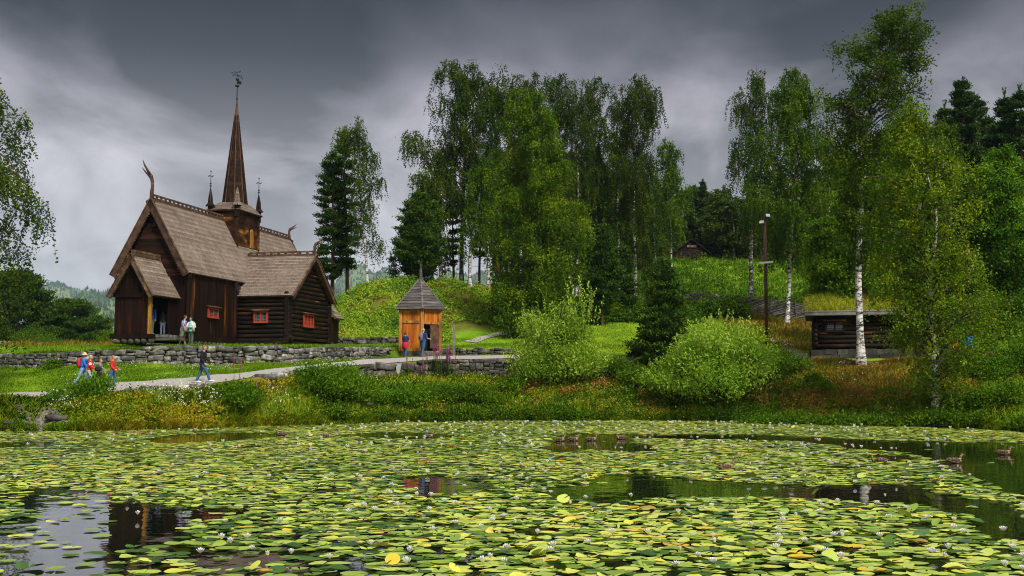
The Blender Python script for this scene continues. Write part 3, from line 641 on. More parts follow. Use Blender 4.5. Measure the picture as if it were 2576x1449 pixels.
def pine(seed, H, prof, R=0.22, clear=0.35, nw=16, per=6, dens=1.0, leafm='pine_leaf', up=0.10, needle=0.16, lean=(0,0), cone=False, dead=0.0, clump=0.30, gaps=0.12):
    """pine or spruce: whorled boughs carrying tufted needle plates"""
    dens *= 1.5
    r = np.random.RandomState(seed); tp = trunk_path(r, H, lean, wav=0.12); tt = np.linspace(0,1,len(tp))
    paths = [(tp, R*(1-tt)**0.85*0.95+0.015)]; at = lambda h: np.array([np.interp(h, tt, tp[:,k]) for k in range(3)])
    pr = np.array(prof); pts = []; D = []; tn = []
    if dead:
        for i in range(int(dead)):
            h = r.uniform(0.15, clear); az = r.uniform(0,6.28); st = at(h); L = r.uniform(0.4,1.2)
            paths.append((np.array([st, st+np.array([math.cos(az)*L, math.sin(az)*L, -0.05*L])]), [0.02,0.006]))
    for i in range(nw):
        h = clear+(0.985-clear)*(i+r.uniform(-0.25,0.25)+0.4)/nw
        h = min(max(h, clear), 0.985)
        n = r.randint(max(3,per-2), per+2); a0 = r.uniform(0,6.28)
        for k in range(n):
            if r.uniform() < gaps: continue
            az = a0+k*6.283/n+r.normal(0,0.22); L = np.interp(h, pr[:,0], pr[:,1])*r.uniform(0.6,1.15); d = np.array([math.cos(az), math.sin(az)])
            s = np.linspace(0,1,6); st = at(min(h+r.uniform(-0.02,0.02),0.99))
            ver = L*(up*s*2.0+(0.25 if cone else 0.12)*s*s-(0.22*s if h < 0.6 else 0))
            p = np.stack([st[0]+d[0]*L*s, st[1]+d[1]*L*s, st[2]+ver],1); p[:,2] += 0
            paths.append((p, 0.032*min(L/1.5,1.5)*(1-s)+0.008))
            nt = int((5+L*8)*dens)
            for q in range(nt):
                u = r.uniform(0.15 if cone else 0.30, 1.03)**0.8; b = np.array([np.interp(u, s, p[:,j]) for j in range(3)])
                side = r.uniform(-1,1)*L*0.34*(1.15-u*0.75); b = b+np.array([-d[1]*side, d[0]*side, r.normal(0,0.05)+0.05])
                m_ = r.randint(7,13); c = b[None,:]+r.normal(0,1,(m_,3))*np.array([clump,clump,clump*0.42])*0.62
                dd = np.array([d[0]*0.7-d[1]*side*0.6/max(L,0.3), d[1]*0.7+d[0]*side*0.6/max(L,0.3), 0.55])
                pts.append(c); D.append(np.repeat(dd[None,:], m_, 0)); t0 = r.uniform(0,0.6)+0.12*u; tn.append(np.clip(t0+r.uniform(0,0.35,m_),0,1))
    # leader shoots
    tpz = at(0.995)
    for k in range(7):
        a = r.uniform(0,6.28); q = tpz[None,:]+np.stack([np.cos(a)*np.linspace(0,0.16,7), np.sin(a)*np.linspace(0,0.16,7), np.linspace(-0.35,0.4,7)],1)+r.normal(0,0.03,(7,3))
        pts.append(q); D.append(np.repeat(np.array([[0,0,1.3]]),7,0)); tn.append(r.uniform(0.3,1,7))
    pts = np.concatenate(pts); D = np.concatenate(D); tn = np.concatenate(tn)
    V, Q = np_tubes(paths, 6); tm = np_mesh('trunk', V, Q, M['pine_bark'], smooth=True)
    LV, LQ = leaf_quads(r, pts, needle*1.5, needle*0.55, D, 0.55)
    return tm, np_mesh('crown', LV, LQ, M[leafm], tint=tn)
def bush(seed, w, h, n=60, leafm='shrub_leaf', leaf=0.09, asp=0.6, stems=7, per=34, fuzz=0.16, shape=0.5, dpt=None, shoots=0):
    """multi-stemmed bush: leafy sprays at the ends of many stems; dome outline with ragged edge"""
    r = np.random.RandomState(seed); paths = []; pts = []; D = []; tn = []; dpt = dpt or w
    leaf *= 1.45; per = int(per*1.3)
    if asp < 0.5: asp = 0.5; leaf *= 1.2; n = int(n*1.35)
    nl_ = max(5,int(w*2.6)); LB = []
    for j in range(nl_):
        a_ = j*2.4+r.uniform(-.4,.4); q_ = math.sqrt((j+0.5)/nl_)*0.36*r.uniform(0.8,1.15); h_ = (1-(q_/0.5)**2*0.75)*r.uniform(0.30,0.95); LB.append((np.array([math.cos(a_)*w*q_, math.sin(a_)*dpt*q_, h*h_*0.78]), r.uniform(0.12,0.24)*min(w,h*1.3), r.uniform(0,0.5)))
    for i in range(n):
        az = r.uniform(0,6.28); el = math.asin(r.uniform(0.03,1)); rad = r.uniform(0.62,1.0)*(0.80+0.20*math.sin(az*3+seed)*math.cos(el)+0.22*math.sin(az*5+el*6+seed)+0.08*math.sin(az*11+el*9))
        e = np.array([math.cos(az)*math.cos(el)*w/2*rad, math.sin(az)*math.cos(el)*dpt/2*rad, max(0.08, (math.sin(el)**shape)*h*rad)])
        lb = LB[i % nl_] if i % 7 else None
        if lb is not None:
            d_ = r.normal(size=3); d_[2] = abs(d_[2])*0.9-0.25; d_ /= np.linalg.norm(d_); e = lb[0]+d_*lb[1]*np.array([1,1,0.95]); e[2] = min(max(e[2],0.08), h*1.02)
        st = np.array([r.normal(0,0.04)*w, r.normal(0,0.04)*w, 0.0]); s = np.linspace(0,1,5)[:,None]
        p = st*(1-s)+e*s; p[:,:2] *= (s**0.75)*0.9+0.1
        if i % 5 == 0 or i < stems*2: paths.append((p, 0.012*h*(1-s[:,0])+0.008))
        m_ = int(per*r.uniform(0.6,1.4)); u = r.uniform(0.80,1.05,m_) if lb is not None else r.uniform(0.55,1.0,m_)
        c = np.stack([np.interp(u, s[:,0], p[:,k]) for k in range(3)],1)+r.normal(0,1,(m_,3))*fuzz*np.array([1,1,0.75])*(w**0.5)
        c[:,2] = np.maximum(c[:,2], 0.03)
        pts.append(c); dd = (e+np.array([0,0,0.35*h])); dd = dd/np.linalg.norm(dd); D.append(np.repeat(dd[None,:]*0.8, m_, 0))
        t0 = (lb[2]+r.uniform(-0.08,0.2)) if lb is not None else r.uniform(-0.1,0.3); tn.append(np.clip(t0+r.uniform(0,0.40,m_),0,1))
    for i in range(shoots):
        az = r.uniform(0,6.28); q = r.uniform(0,0.42); b = np.array([math.cos(az)*w*q, math.sin(az)*dpt*q, h*(0.75-0.5*q)])
        l = r.uniform(0.12,0.30)*h; m_ = 26; u = np.linspace(0,1,m_); tip = b+np.array([math.cos(az)*0.25*l, math.sin(az)*0.25*l, l])
        c = b[None,:]*(1-u[:,None])+tip[None,:]*u[:,None]+r.normal(0,0.045,(m_,3)); pts.append(c); D.append(np.repeat(np.array([[0,0,1.0]]),m_,0)); tn.append(np.clip(r.uniform(0.5,1.1,m_),0,1))
        paths.append((np.stack([b,tip]), [0.008,0.004]))
    pts = np.concatenate(pts); D = np.concatenate(D); tn = np.concatenate(tn)
    V, Q = np_tubes(paths, 4); tm = np_mesh('stem', V, Q, M['twig'], smooth=True)
    LV, LQ = leaf_quads(r, pts, leaf*1.3, leaf*asp, D, 0.8)
    return tm, np_mesh('foliage', LV, LQ, M[leafm], tint=tn)
def plant(name, meshes, loc, label, cat, group=None, rz=0, sc_=(1,1,1), pn=('trunk','crown')):
    o = empty(name, loc, rz, label, cat, group); o.scale = sc_
    link(pn[0], meshes[0], o); link(pn[1], meshes[1], o); return o
def tree(kind, px, Y, ytop, label, group=None, seed=1, sink=0.15, py=None, **kw):
    """plant at column px, distance Y, reaching photograph row ytop"""
    g = G(px, Y)
    if py is not None: g.z = zof(py, Y)+sink*0.5
    H = W(px, ytop, Y).z-g.z+sink; g.z -= sink
    s = F/Y
    if 'pprof' in kw: kw['prof'] = [(a, b/s) for a, b in kw.pop('pprof')]         # profile in photograph pixels
    if 'plean' in kw: l = kw.pop('plean'); kw['lean'] = (l/s, 0)
    if 'pextra' in kw: kw['extra'] = [((zof(a, Y)-g.z)/H, dx/s, dd, (-dy)/s) for a, dx, dy, dd in kw.pop('pextra')]
    name = {'birch':'birch_tree','pine':'pine_tree','spruce':'spruce_tree','broad':'broadleaf_tree','aspen':'aspen_tree'}[kind]
    if kind in ('birch','broad','aspen'): ms = birch(seed, H, **kw)
    else: ms = pine(seed, H, **kw)
    if kind in ('broad',) and 'bark' not in kw: ms[0].materials[0] = M['twig']
    return plant(name, ms, g, label, {'birch':'birch tree','pine':'pine tree','spruce':'spruce tree','broad':'tree','aspen':'tree'}[kind], group)

# --- left edge
tree('birch', -75, 56, 95, 'weeping birch leaning in at the left edge, dark drooping strands against the sky', seed=11, pprof=[(0,30),(0.3,70),(0.6,90),(0.9,70),(1,20)], clear=0.33, nl=30, weep=1, leafm='birch_dark', tsc=1.5, leaf=0.105, dens=0.8, bark='birch_bark_dark',
     pextra=[(430,175,100,0.5),(400,160,90,-0.6),(430,150,140,1.0),(250,125,55,0),(560,130,60,0.4),(600,125,90,-0.5),(300,100,60,0.8),(700,90,100,0)], R=0.24)
tree('pine', 35, 138, 690, 'open crowned pine with reddish trunk at the far left behind the wall', seed=12, pprof=[(0,70),(0.3,95),(0.6,85),(0.85,50),(1,15)], clear=0.10, nw=13, per=8, dens=1.3, R=0.3, up=0.22, needle=0.22, gaps=0.1, leafm='young_pine', clump=0.5)
tree('pine', 172, 142, 758, 'dense rounded dark green pine left of the church porch', seed=13, pprof=[(0,105),(0.25,112),(0.5,88),(0.75,55),(0.95,20),(1,8)], clear=0.05, nw=13, per=9, dens=1.6, R=0.3, up=0.12, needle=0.22, gaps=0.02, leafm='young_pine', clump=0.5)
tree('birch', 258, 150, 812, 'small grey green birch between the dark pine and the porch', seed=14, pprof=[(0,18),(0.4,20),(0.8,12),(1,4)], clear=0.15, nl=22, weep=0.3, leafm='birch_fresh', leaf=0.16, R=0.09)
for i, (px, Y, w, h, lb) in enumerate([(68,130,6,3.0,'light green bush at the foot of the open crowned pine'),(120,128,6,2.6,'low green bush between the two pines behind the wall'),(272,90,1.9,1.3,'bright green bush at the left corner of the church porch')]):
    plant('bush', bush(60+i, w, h, 50), G(px,Y), lb, 'bush', None, pn=('stem','foliage'))

# --- the three tall trees right of the church
tree('pine', 833, 100, 385, 'tall dark pine nearest the church gable, leftmost of the three slim trees', seed=21, py=742, pprof=[(0.1,20),(0.25,42),(0.5,46),(0.75,38),(0.92,26),(1,12)], clear=0.12, nw=21, per=6, dens=1.5, R=0.17, up=0.02, needle=0.15, dead=6)
tree('pine', 871, 101, 330, 'tall slim pine with a bare lower trunk, middle of the three trees by the church', seed=22, py=742, pprof=[(0.1,12),(0.3,30),(0.6,32),(0.85,26),(1,10)], clear=0.16, nw=19, per=5, dens=1.3, R=0.17, up=0.04, needle=0.15, dead=8, plean=-8)
tree('birch', 922, 97, 290, 'thin airy weeping birch with leaning white trunk, rightmost of the three trees by the church', seed=23, plean=-38, pprof=[(0.2,10),(0.35,34),(0.6,40),(0.85,34),(1,22)], clear=0.26, nl=40, weep=1, leafm='birch_dark', leaf=0.11, R=0.14, dens=0.75, tsc=1.3, pextra=[(360,-62,-5,0.3),(345,-50,-15,-0.4),(500,60,-40,0),(420,45,-30,0.4),(640,42,-20,0.2)])
# --- on the mound
tree('spruce', 986, 99, 645, 'tiny sparse young spruce on top of the mound', seed=24, pprof=[(0,20),(0.5,13),(1,2)], clear=0.05, nw=8, per=5, dens=0.5, R=0.03, cone=True, needle=0.12, leafm='pine_leaf')
tree('pine', 1052, 99, 492, 'bushy mid green pine standing on the mound right behind the small wooden hut', seed=25, pprof=[(0,45),(0.2,62),(0.45,60),(0.7,42),(0.9,22),(1,8)], clear=0.06, nw=19, per=9, dens=2.2, R=0.15, cone=True, needle=0.15, leafm='young_pine', up=0.18, gaps=0.03)
tree('birch', 1085, 106, 450, 'light green birch rising just right of the bushy pine behind the hut', seed=26, pprof=[(0.1,35),(0.4,55),(0.75,42),(1,15)], clear=0.15, nl=40, weep=0.6, leafm='birch_leaf', R=0.12, leaf=0.13)
tree('birch', 1108, 104, 360, 'birch with a brown rough trunk and a long branch arching out to the left', seed=27, pprof=[(0.3,18),(0.6,45),(0.85,38),(1,20)], clear=0.42, nl=32, weep=0.95, leafm='birch_leaf', R=0.26, bark='birch_bark_dark', tsc=1.2, pextra=[(480,-100,-120,0.4),(470,-90,-130,-0.5),(500,-70,-60,0.2),(430,-80,-90,1.0)])
tree('birch', 1160, 105, 162, 'tallest weeping birch of the hilltop group, with a domed dark top', seed=28, pprof=[(0.3,30),(0.45,62),(0.7,85),(0.88,88),(0.95,70),(1,35)], clear=0.36, nl=66, weep=0.85, leafm='birch_dark', R=0.27, bark='birch_bark_dark', tsc=1.2, dens=1.2)
tree('birch', 1183, 101, 390, 'birch with a crooked leaning trunk in the hilltop group', seed=29, plean=45, bow=-0.5, pprof=[(0.3,25),(0.6,48),(0.9,40),(1,15)], clear=0.3, nl=34, weep=0.7, leafm='birch_leaf', R=0.22, leaf=0.13)
tree('birch', 1228, 104, 200, 'slender weeping birch just right of the tallest hilltop birch', seed=30, pprof=[(0.3,30),(0.6,45),(0.85,48),(0.95,35),(1,18)], clear=0.3, nl=44, weep=0.9, leafm='birch_leaf', R=0.18, tsc=1.2)
tree('pine', 1140, 110, 480, 'thin pine trunk with few boughs between the two leftmost hilltop birches', seed=31, pprof=[(0.2,8),(0.6,22),(1,8)], clear=0.25, nw=10, per=4, dens=1.0, R=0.13, dead=10)
tree('pine', 1205, 112, 420, 'dark thin pine behind the crooked birch', seed=32, pprof=[(0.2,12),(0.6,28),(1,8)], clear=0.3, nw=12, per=5, dens=1.2, R=0.14, dead=10)
tree('pine', 1252, 110, 380, 'reddish trunked pine left of the big yellow green birch', seed=33, pprof=[(0.2,14),(0.6,34),(1,10)], clear=0.35, nw=12, per=5, dens=1.2, R=0.15, dead=8)
# --- the central big group
tree('birch', 1348, 88, 225, 'big bushy yellow green birch reaching nearly to the ground in the middle', seed=34, pprof=[(0,70),(0.12,95),(0.3,108),(0.48,104),(0.66,88),(0.85,74),(0.95,50),(1,25)], clear=0.04, nl=130, weep=0.55, leafm='birch_mid', R=0.24, dens=1.35, leaf=0.125, wav=0.4, pextra=[(640,130,-60,-0.5),(620,120,-90,0.5),(480,110,-60,0),(560,-95,-40,-0.6)])
tree('birch', 1312, 103, 182, 'dark topped birch behind the big yellow green one, left of two crowns', seed=35, pprof=[(0.3,45),(0.6,62),(0.85,58),(0.95,44),(1,20)], clear=0.3, nl=54, weep=0.8, leafm='birch_dark', R=0.22, dens=1.2, pextra=[(300,-60,-60,0)])
tree('birch', 1395, 106, 178, 'dark topped birch behind the big yellow green one, right of two crowns', seed=36, pprof=[(0.3,45),(0.6,62),(0.85,55),(0.95,38),(1,15)], clear=0.28, nl=54, weep=0.75, leafm='birch_dark', R=0.22, dens=1.2)
tree('birch', 1452, 104, 212, 'brownish green weeping birch between the central crowns and the narrow topped birch', seed=37, pprof=[(0.25,30),(0.6,44),(0.9,34),(1,14)], clear=0.26, nl=46, weep=0.95, leafm='birch_dark', R=0.19, tsc=1.2)
tree('birch', 1508, 107, 180, 'tall narrow topped weeping birch with white trunk in the middle of the group', seed=38, pprof=[(0.25,32),(0.5,44),(0.75,40),(0.9,44),(1,22)], clear=0.27, nl=54, weep=0.95, leafm='birch_dark', R=0.2, tsc=1.3, plean=-6)
tree('birch', 1560, 112, 250, 'birch filling the gap between the two tall crowns right of centre', seed=39, pprof=[(0.1,35),(0.5,42),(0.85,30),(1,14)], clear=0.16, nl=48, weep=0.8, leafm='birch_leaf', R=0.18, dens=1.1)
tree('birch', 1600, 103, 181, 'tall round topped weeping birch at the right end of the central group', seed=40, plean=12, pprof=[(0.2,45),(0.45,62),(0.7,58),(0.86,66),(0.95,48),(1,22)], clear=0.24, nl=64, weep=0.9, leafm='birch_dark', R=0.23, tsc=1.25, dens=1.15, pextra=[(330,72,-60,0.2),(300,60,-70,-0.5)])
tree('birch', 1442, 100, 420, 'bright trunked young birch beside the small dark pine in the wood', seed=41, pprof=[(0.2,25),(0.6,40),(1,14)], clear=0.22, nl=34, weep=0.6, R=0.14)
tree('birch', 1655, 116, 440, 'mid green birch just right of the round topped one', seed=42, pprof=[(0.1,35),(0.5,48),(0.8,34),(1,12)], clear=0.12, nl=44, weep=0.6, R=0.16, dens=1.1)
tree('birch', 1692, 128, 356, 'paler green birch standing apart left of the gap over the farm hut', seed=43, pprof=[(0.15,30),(0.4,45),(0.6,50),(0.8,36),(1,14)], clear=0.30, nl=52, weep=0.8, leafm='birch_leaf', R=0.17, leaf=0.14)
tree('spruce', 1516, 92, 560, 'dark young pine with a bare reddish stem on the shrubby slope behind the lawn', seed=44, pprof=[(0.2,52),(0.5,44),(0.8,22),(1,4)], clear=0.22, nw=15, per=7, dens=1.7, R=0.10, cone=True, leafm='pine_leaf', needle=0.14)
tree('spruce', 1574, 95, 620, 'smaller dark spruce just right of the bare stemmed young pine', seed=45, pprof=[(0.1,32),(0.5,26),(1,3)], clear=0.15, nw=11, per=6, dens=1.4, R=0.07, cone=True, leafm='pine_leaf', needle=0.14)
tree('spruce', 1668, 69.5, 655, 'dense conical young pine with pale upright shoots in front of the meadow', seed=46, py=1000, pprof=[(0.0,80),(0.12,92),(0.35,80),(0.6,54),(0.8,28),(0.93,12),(1,3)], clear=0.08, nw=22, per=9, dens=2.0, R=0.12, cone=True, leafm='young_pine', up=0.22, needle=0.13, clump=0.26, gaps=0.04)
# --- birches on the meadow
tree('birch', 1893, 108, 165, 'thin weeping birch on the meadow directly left of the lamp pole', seed=51, py=755, plean=14, pprof=[(0.3,30),(0.5,45),(0.75,52),(0.9,42),(1,24)], clear=0.32, nl=50, weep=1.0, leafm='birch_dark', R=0.27, bark='birch_bark_dark', tsc=1.5, dens=0.85, pextra=[(400,-62,-10,0.2),(420,-58,-5,-0.5),(300,-50,-30,0)])
tree('birch', 1983, 92, 172, 'tall full weeping birch with curved white trunk right of the lamp pole', seed=52, py=826, plean=18, bow=0.25, pprof=[(0.25,50),(0.4,95),(0.6,100),(0.78,88),(0.9,62),(1,26)], clear=0.28, nl=90, weep=0.85, leafm='birch_leaf', R=0.24, tsc=1.2, dens=1.15)
tree('birch', 2088, 100, 330, 'mid green birch filling in behind the tall curved trunk birch', seed=53, pprof=[(0.05,60),(0.4,66),(0.8,45),(1,18)], clear=0.1, nl=54, weep=0.6, R=0.18, dens=1.1)
tree('aspen', 2168, 65, 18, 'tallest tree with a white footed trunk in front of the turf roofed cabin', seed=54, py=918, plean=115, lpow=2.2, bow=-0.1, pprof=[(0.25,20),(0.45,45),(0.6,75),(0.75,118),(0.87,112),(0.95,66),(1,20)], clear=0.30, nl=84, weep=0.12, leafm='birch_dark', R=0.30, leaf=0.12, dens=0.9, pextra=[(240,130,-75,0.3),(120,70,-95,0.2),(160,100,-60,-0.4),(360,-75,-10,0),(520,60,10,-1.0),(450,-50,20,-1.2)])
tree('broad', 2105, 74, 560, 'wide low leafy tree overhanging the left end of the cabin roof', seed=55, py=800, pprof=[(0.0,55),(0.3,75),(0.6,70),(0.85,45),(1,18)], clear=0.02, nl=70, weep=0.1, leafm='broad_leaf', R=0.12, leaf=0.13, dens=1.5)
tree('birch', 2148, 80, 350, 'bright green birch behind the white footed tree at mid height', seed=56, pprof=[(0.2,50),(0.5,72),(0.8,48),(1,15)], clear=0.15, nl=60, weep=0.4, leafm='broad_leaf', R=0.16, dens=1.2)
tree('birch', 2352, 55, 255, 'big leafy birch rooted at the waterline on the right', seed=57, py=1064, plean=-28, pprof=[(0.06,62),(0.18,130),(0.35,150),(0.5,140),(0.65,120),(0.8,92),(0.92,60),(1,22)], clear=0.09, nl=150, weep=0.45, leafm='birch_fresh', R=0.27, leaf=0.10, dens=0.72, forks=1, tsc=0.8, pextra=[(560,-120,-40,0),(760,-150,10,0.3),(820,150,0,-0.3),(470,150,-30,0.4)])
tree('birch', 2270, 72, 300, 'mid green tree filling the space between the two tall white trunks on the right', seed=58, pprof=[(0.1,60),(0.4,80),(0.7,66),(1,22)], clear=0.1, nl=70, weep=0.35, leafm='broad_leaf', R=0.18, dens=1.2)
tree('birch', 2400, 82, 300, 'green tree behind the waterline birch on its right side', seed=59, pprof=[(0.1,55),(0.4,70),(0.75,55),(1,20)], clear=0.1, nl=64, weep=0.35, leafm='birch_leaf', R=0.18, dens=1.2)
tree('pine', 2445, 96, 205, 'tall pine with an orange trunk towering over the right hillside', seed=60, pprof=[(0.4,45),(0.6,52),(0.8,42),(0.92,24),(1,8)], clear=0.42, nw=17, per=7, dens=1.9, R=0.26, needle=0.17, dead=10)
tree('pine', 2395, 100, 262, 'dark pine just left of the orange trunked one', seed=61, pprof=[(0.3,35),(0.6,42),(0.85,30),(1,10)], clear=0.35, nw=15, per=6, dens=1.8, R=0.2, needle=0.17)
tree('pine', 2488, 104, 250, 'dark pine just right of the orange trunked one', seed=62, pprof=[(0.3,40),(0.6,46),(0.85,30),(1,10)], clear=0.3, nw=15, per=6, dens=1.8, R=0.2, needle=0.17)
tree('pine', 2545, 100, 232, 'tall dark pine at the right edge of the picture', seed=63, pprof=[(0.3,50),(0.6,52),(0.85,34),(1,10)], clear=0.25, nw=16, per=7, dens=1.8, R=0.22, needle=0.17)
tree('pine', 2595, 98, 220, 'outermost pine cut by the right edge', seed=64, pprof=[(0.3,55),(0.6,52),(0.85,34),(1,10)], clear=0.2, nw=16, per=7, dens=1.7, R=0.22, needle=0.17)
tree('broad', 2545, 78, 385, 'bright green round crowned tree on twin thin stems at the right edge', seed=65, pprof=[(0.25,35),(0.4,82),(0.65,85),(0.85,60),(1,24)], clear=0.3, nl=80, weep=0.05, leafm='broad_leaf', R=0.13, leaf=0.14, dens=1.6, forks=1)
# ------------------------------------------------------------------ the wood behind the meadow, bushes, undergrowth, grass
_vb = [birch(900+i, 12, [(0.1,1.6),(0.4,2.3),(0.75,1.7),(1,0.5)], clear=0.12, nl=34, weep=0.6, leafm='far_leaf', leaf=0.19, dens=0.85, R=0.13) for i in range(3)]
_vp = [pine(910+i, 14, [(0.1,1.9),(0.4,1.9),(0.8,0.9),(1,0.1)], clear=0.10, nw=16, per=6, dens=1.1, needle=0.24, R=0.15, cone=True) for i in range(2)]
_rows = [  # column, distance, top row, kind, sx
 (1640,138,500,1,1.0),(1672,142,470,1,0.8),(1695,146,520,0,1),(1722,150,480,0,1.1),(1748,152,462,0,0.9),(1772,150,456,1,0.9),(1790,146,500,0,1),(1812,150,478,0,1.1),(1836,148,470,0,1),(1860,146,505,0,1.1),
 (1715,151,500,0,1.3),(1735,154,478,0,1.4),(1762,152,470,0,1.3),(1783,153,488,0,1.4),(1806,151,500,0,1.4),(1828,142,486,0,1.4),(1850,140,508,0,1.4),(1872,142,498,0,1.4),(1905,140,510,0,1.3),(1920,150,500,1,1.0),(1945,146,470,0,1.2),(1975,148,440,1,1.0),(2030,144,430,0,1.2),(2062,140,470,0,1.2),(2100,138,400,1,1.1),(2140,136,380,0,1.3),(2190,134,400,0,1.3),(2240,128,350,0,1.3),(2300,126,330,1,1.2),
 (1285,128,420,0,1.2),(1340,130,360,0,1.3),(1390,128,380,1,1.2),(1430,130,400,0,1.3),(1480,132,380,0,1.2),(1530,130,420,1,1.1),(1575,132,400,0,1.2),(1618,134,430,1,1.1),
 (1760,160,520,0,1.2),(1800,162,520,1,1.2),(1880,160,500,0,1.3),(2000,158,470,0,1.3),(2350,124,300,0,1.2),(2420,122,330,0,1.2),(2500,120,300,1,1.2),(2570,120,280,1,1.3),(2640,118,300,0,1.3),(2710,116,280,1,1.3)]
_desc = ['slender birch', 'dark spruce']; _cnt = {}; _ord = ['first','second','third','fourth','fifth','sixth','seventh','eighth','ninth','tenth','eleventh','twelfth','thirteenth','fourteenth']
_rows.sort()
for i, (px, Y, yt, kd, sx) in enumerate(_rows):
    g = G(px, Y); H = W(px, yt, Y).z-g.z; ms = (_vb if kd == 0 else _vp)[i % (3 if kd == 0 else 2)]; b = H/(12 if kd == 0 else 14)
    where = ('behind the central birch group' if px < 1630 else 'behind the farm hut' if 1680 < px < 1810 else 'left of the farm hut' if px <= 1680 else 'between the farm hut and the lamp pole' if px < 1930 else 'behind the curved trunk birch' if px < 2120 else 'on the wooded slope at the right')
    tall = 'tall' if yt < 380 else 'midsize' if yt < 470 else 'low'; kn = 'birch' if kd == 0 else 'spruce'; _cnt[(kd,where,tall)] = _cnt.get((kd,where,tall),0)+1
    plant('birch_tree' if kd == 0 else 'spruce_tree', ms, g, f'{_ord[_cnt[(kd,where,tall)]-1]} {tall} {kn} from left in the wood {where}', 'birch tree' if kd == 0 else 'spruce tree', f'{_desc[kd]} trees in the wood {where}', rz=i*1.7, sc_=(sx*max(b,0.8),sx*max(b,0.8),b))
# the closed mass of the wood further in
def wood_mass():
    r = np.random.RandomState(5); pts = []; tn = []; paths = []
    for i in range(150):
        px = r.uniform(1255, 2900); Y = r.uniform(150, 200) if 1640 < px < 2120 else r.uniform(136, 190)
        if px < 1330: Y = r.uniform(145,175)
        yt = np.interp(px, [1255,1330,1600,1640,1700,1800,1870,2000,2150,2300,2576,2900],[520,460,430,520,520,490,520,470,430,400,340,320])+r.uniform(-15,70)
        g = G(px, Y); H = W(px, yt, Y).z-g.z
        if H < 2: continue
        w = H*r.uniform(0.12,0.18); n = int(240*r.uniform(0.8,1.2)); t = r.uniform(0.05,1,n)
        spr = r.uniform() < 0.4
        rad = w*((1.05-t) if spr else np.sin(np.pi*np.clip(t*0.85+0.12,0,1))**0.6)*r.uniform(0.3,1.1,n); a = r.uniform(0,6.28,n)
        q = np.stack([g.x+rad*np.cos(a), g.y+rad*np.sin(a), g.z+t*H],1)
        k = 5; q = np.repeat(q, k, 0)+r.normal(0,0.38,(n*k,3))*np.array([1,1,0.8]); pts.append(q); tn.append(np.repeat(np.clip(r.uniform(0,0.5)+r.uniform(0,0.5,n),0,1),k))
        paths.append((np.array([[g.x,g.y,g.z],[g.x,g.y,g.z+H*0.6]]), [0.14,0.07]))
    pts = np.concatenate(pts); tn = np.concatenate(tn)
    V, Q = leaf_quads(r, pts, 0.42, 0.30)
    V2, Q2 = np_tubes(paths, 5)
    me = np_mesh('background_wood', np.concatenate([V, V2]), np.concatenate([Q, Q2+len(V)]), [M['far_leaf'], M['birch_bark_dark']], tint=np.concatenate([tn, np.zeros(len(Q2))]), mi=np.concatenate([np.zeros(len(Q)), np.ones(len(Q2))]))
    link('background_wood', me, kind='stuff', label='dark closed wood on the hill behind the meadow', cat='wood')
wood_mass()

# --- bushes, each a thing
B = []
def bsh(px, Y, w, h, label, leafm='shrub_leaf', seed=None, py=None, **kw):
    g = G(px, Y); 
    if py is not None: g.z = zof(py, Y)
    g.z -= 0.05; seed = seed or int(px+Y*3)
    plant('bush', bush(seed, w, h, leafm=leafm, **kw), g, label, 'bush', None, pn=('stem','foliage'))
bsh(1400, 67.5, 5.4, 6.3, 'large pale green willow bush on the bank left of the conical young pine', 'willow_leaf', n=330, per=46, leaf=0.085, asp=0.35, stems=14, shape=0.85, fuzz=0.12, shoots=26, py=1000)
bsh(1462, 67.8, 3.0, 7.2, 'tall pale green willow stem clump rising beside the big willow bush', 'willow_leaf', n=150, per=40, leaf=0.085, asp=0.35, stems=8, shape=0.9, fuzz=0.12, shoots=22, py=1000)
bsh(1822, 63.5, 6.8, 5.0, 'wide pale yellow green willow bush on the bank beside the lamp pole', 'willow_leaf', n=400, per=46, leaf=0.085, asp=0.35, stems=16, shape=0.8, fuzz=0.12, shoots=40, py=1010)
bsh(1712, 64.0, 4.6, 2.9, 'lower left lobe of pale willow beside the conical young pine', 'willow_leaf', n=170, per=40, leaf=0.085, asp=0.35, stems=8, shape=0.8, fuzz=0.11, shoots=20, py=1010)
bsh(605, 54.2, 2.3, 1.25, 'leafy green bush with pink flowers over the path by the striding man', n=110, per=34, leaf=0.075)
bsh(236, 52.6, 2.0, 1.15, 'leafy green bush in front of the walking family', n=90, per=34, leaf=0.075)
bsh(158, 51.6, 1.4, 0.75, 'small leafy bush at the path edge left of the walking family', n=60, per=30, leaf=0.075)
bsh(130, 62.6, 0.9, 0.62, 'small round green bush against the long stone wall', n=36, per=30, leaf=0.075)
bsh(842, 59.5, 4.3, 2.1, 'broad bright green shrub on the bank left of the pale upright stone', n=240, per=36, leaf=0.085)
bsh(785, 58.8, 2.3, 1.3, 'lower left flank of bright shrub beneath the path', n=90, per=34, leaf=0.085)
bsh(905, 60.8, 2.4, 1.5, 'right flank of bright shrub beneath the path', n=90, per=34, leaf=0.085)
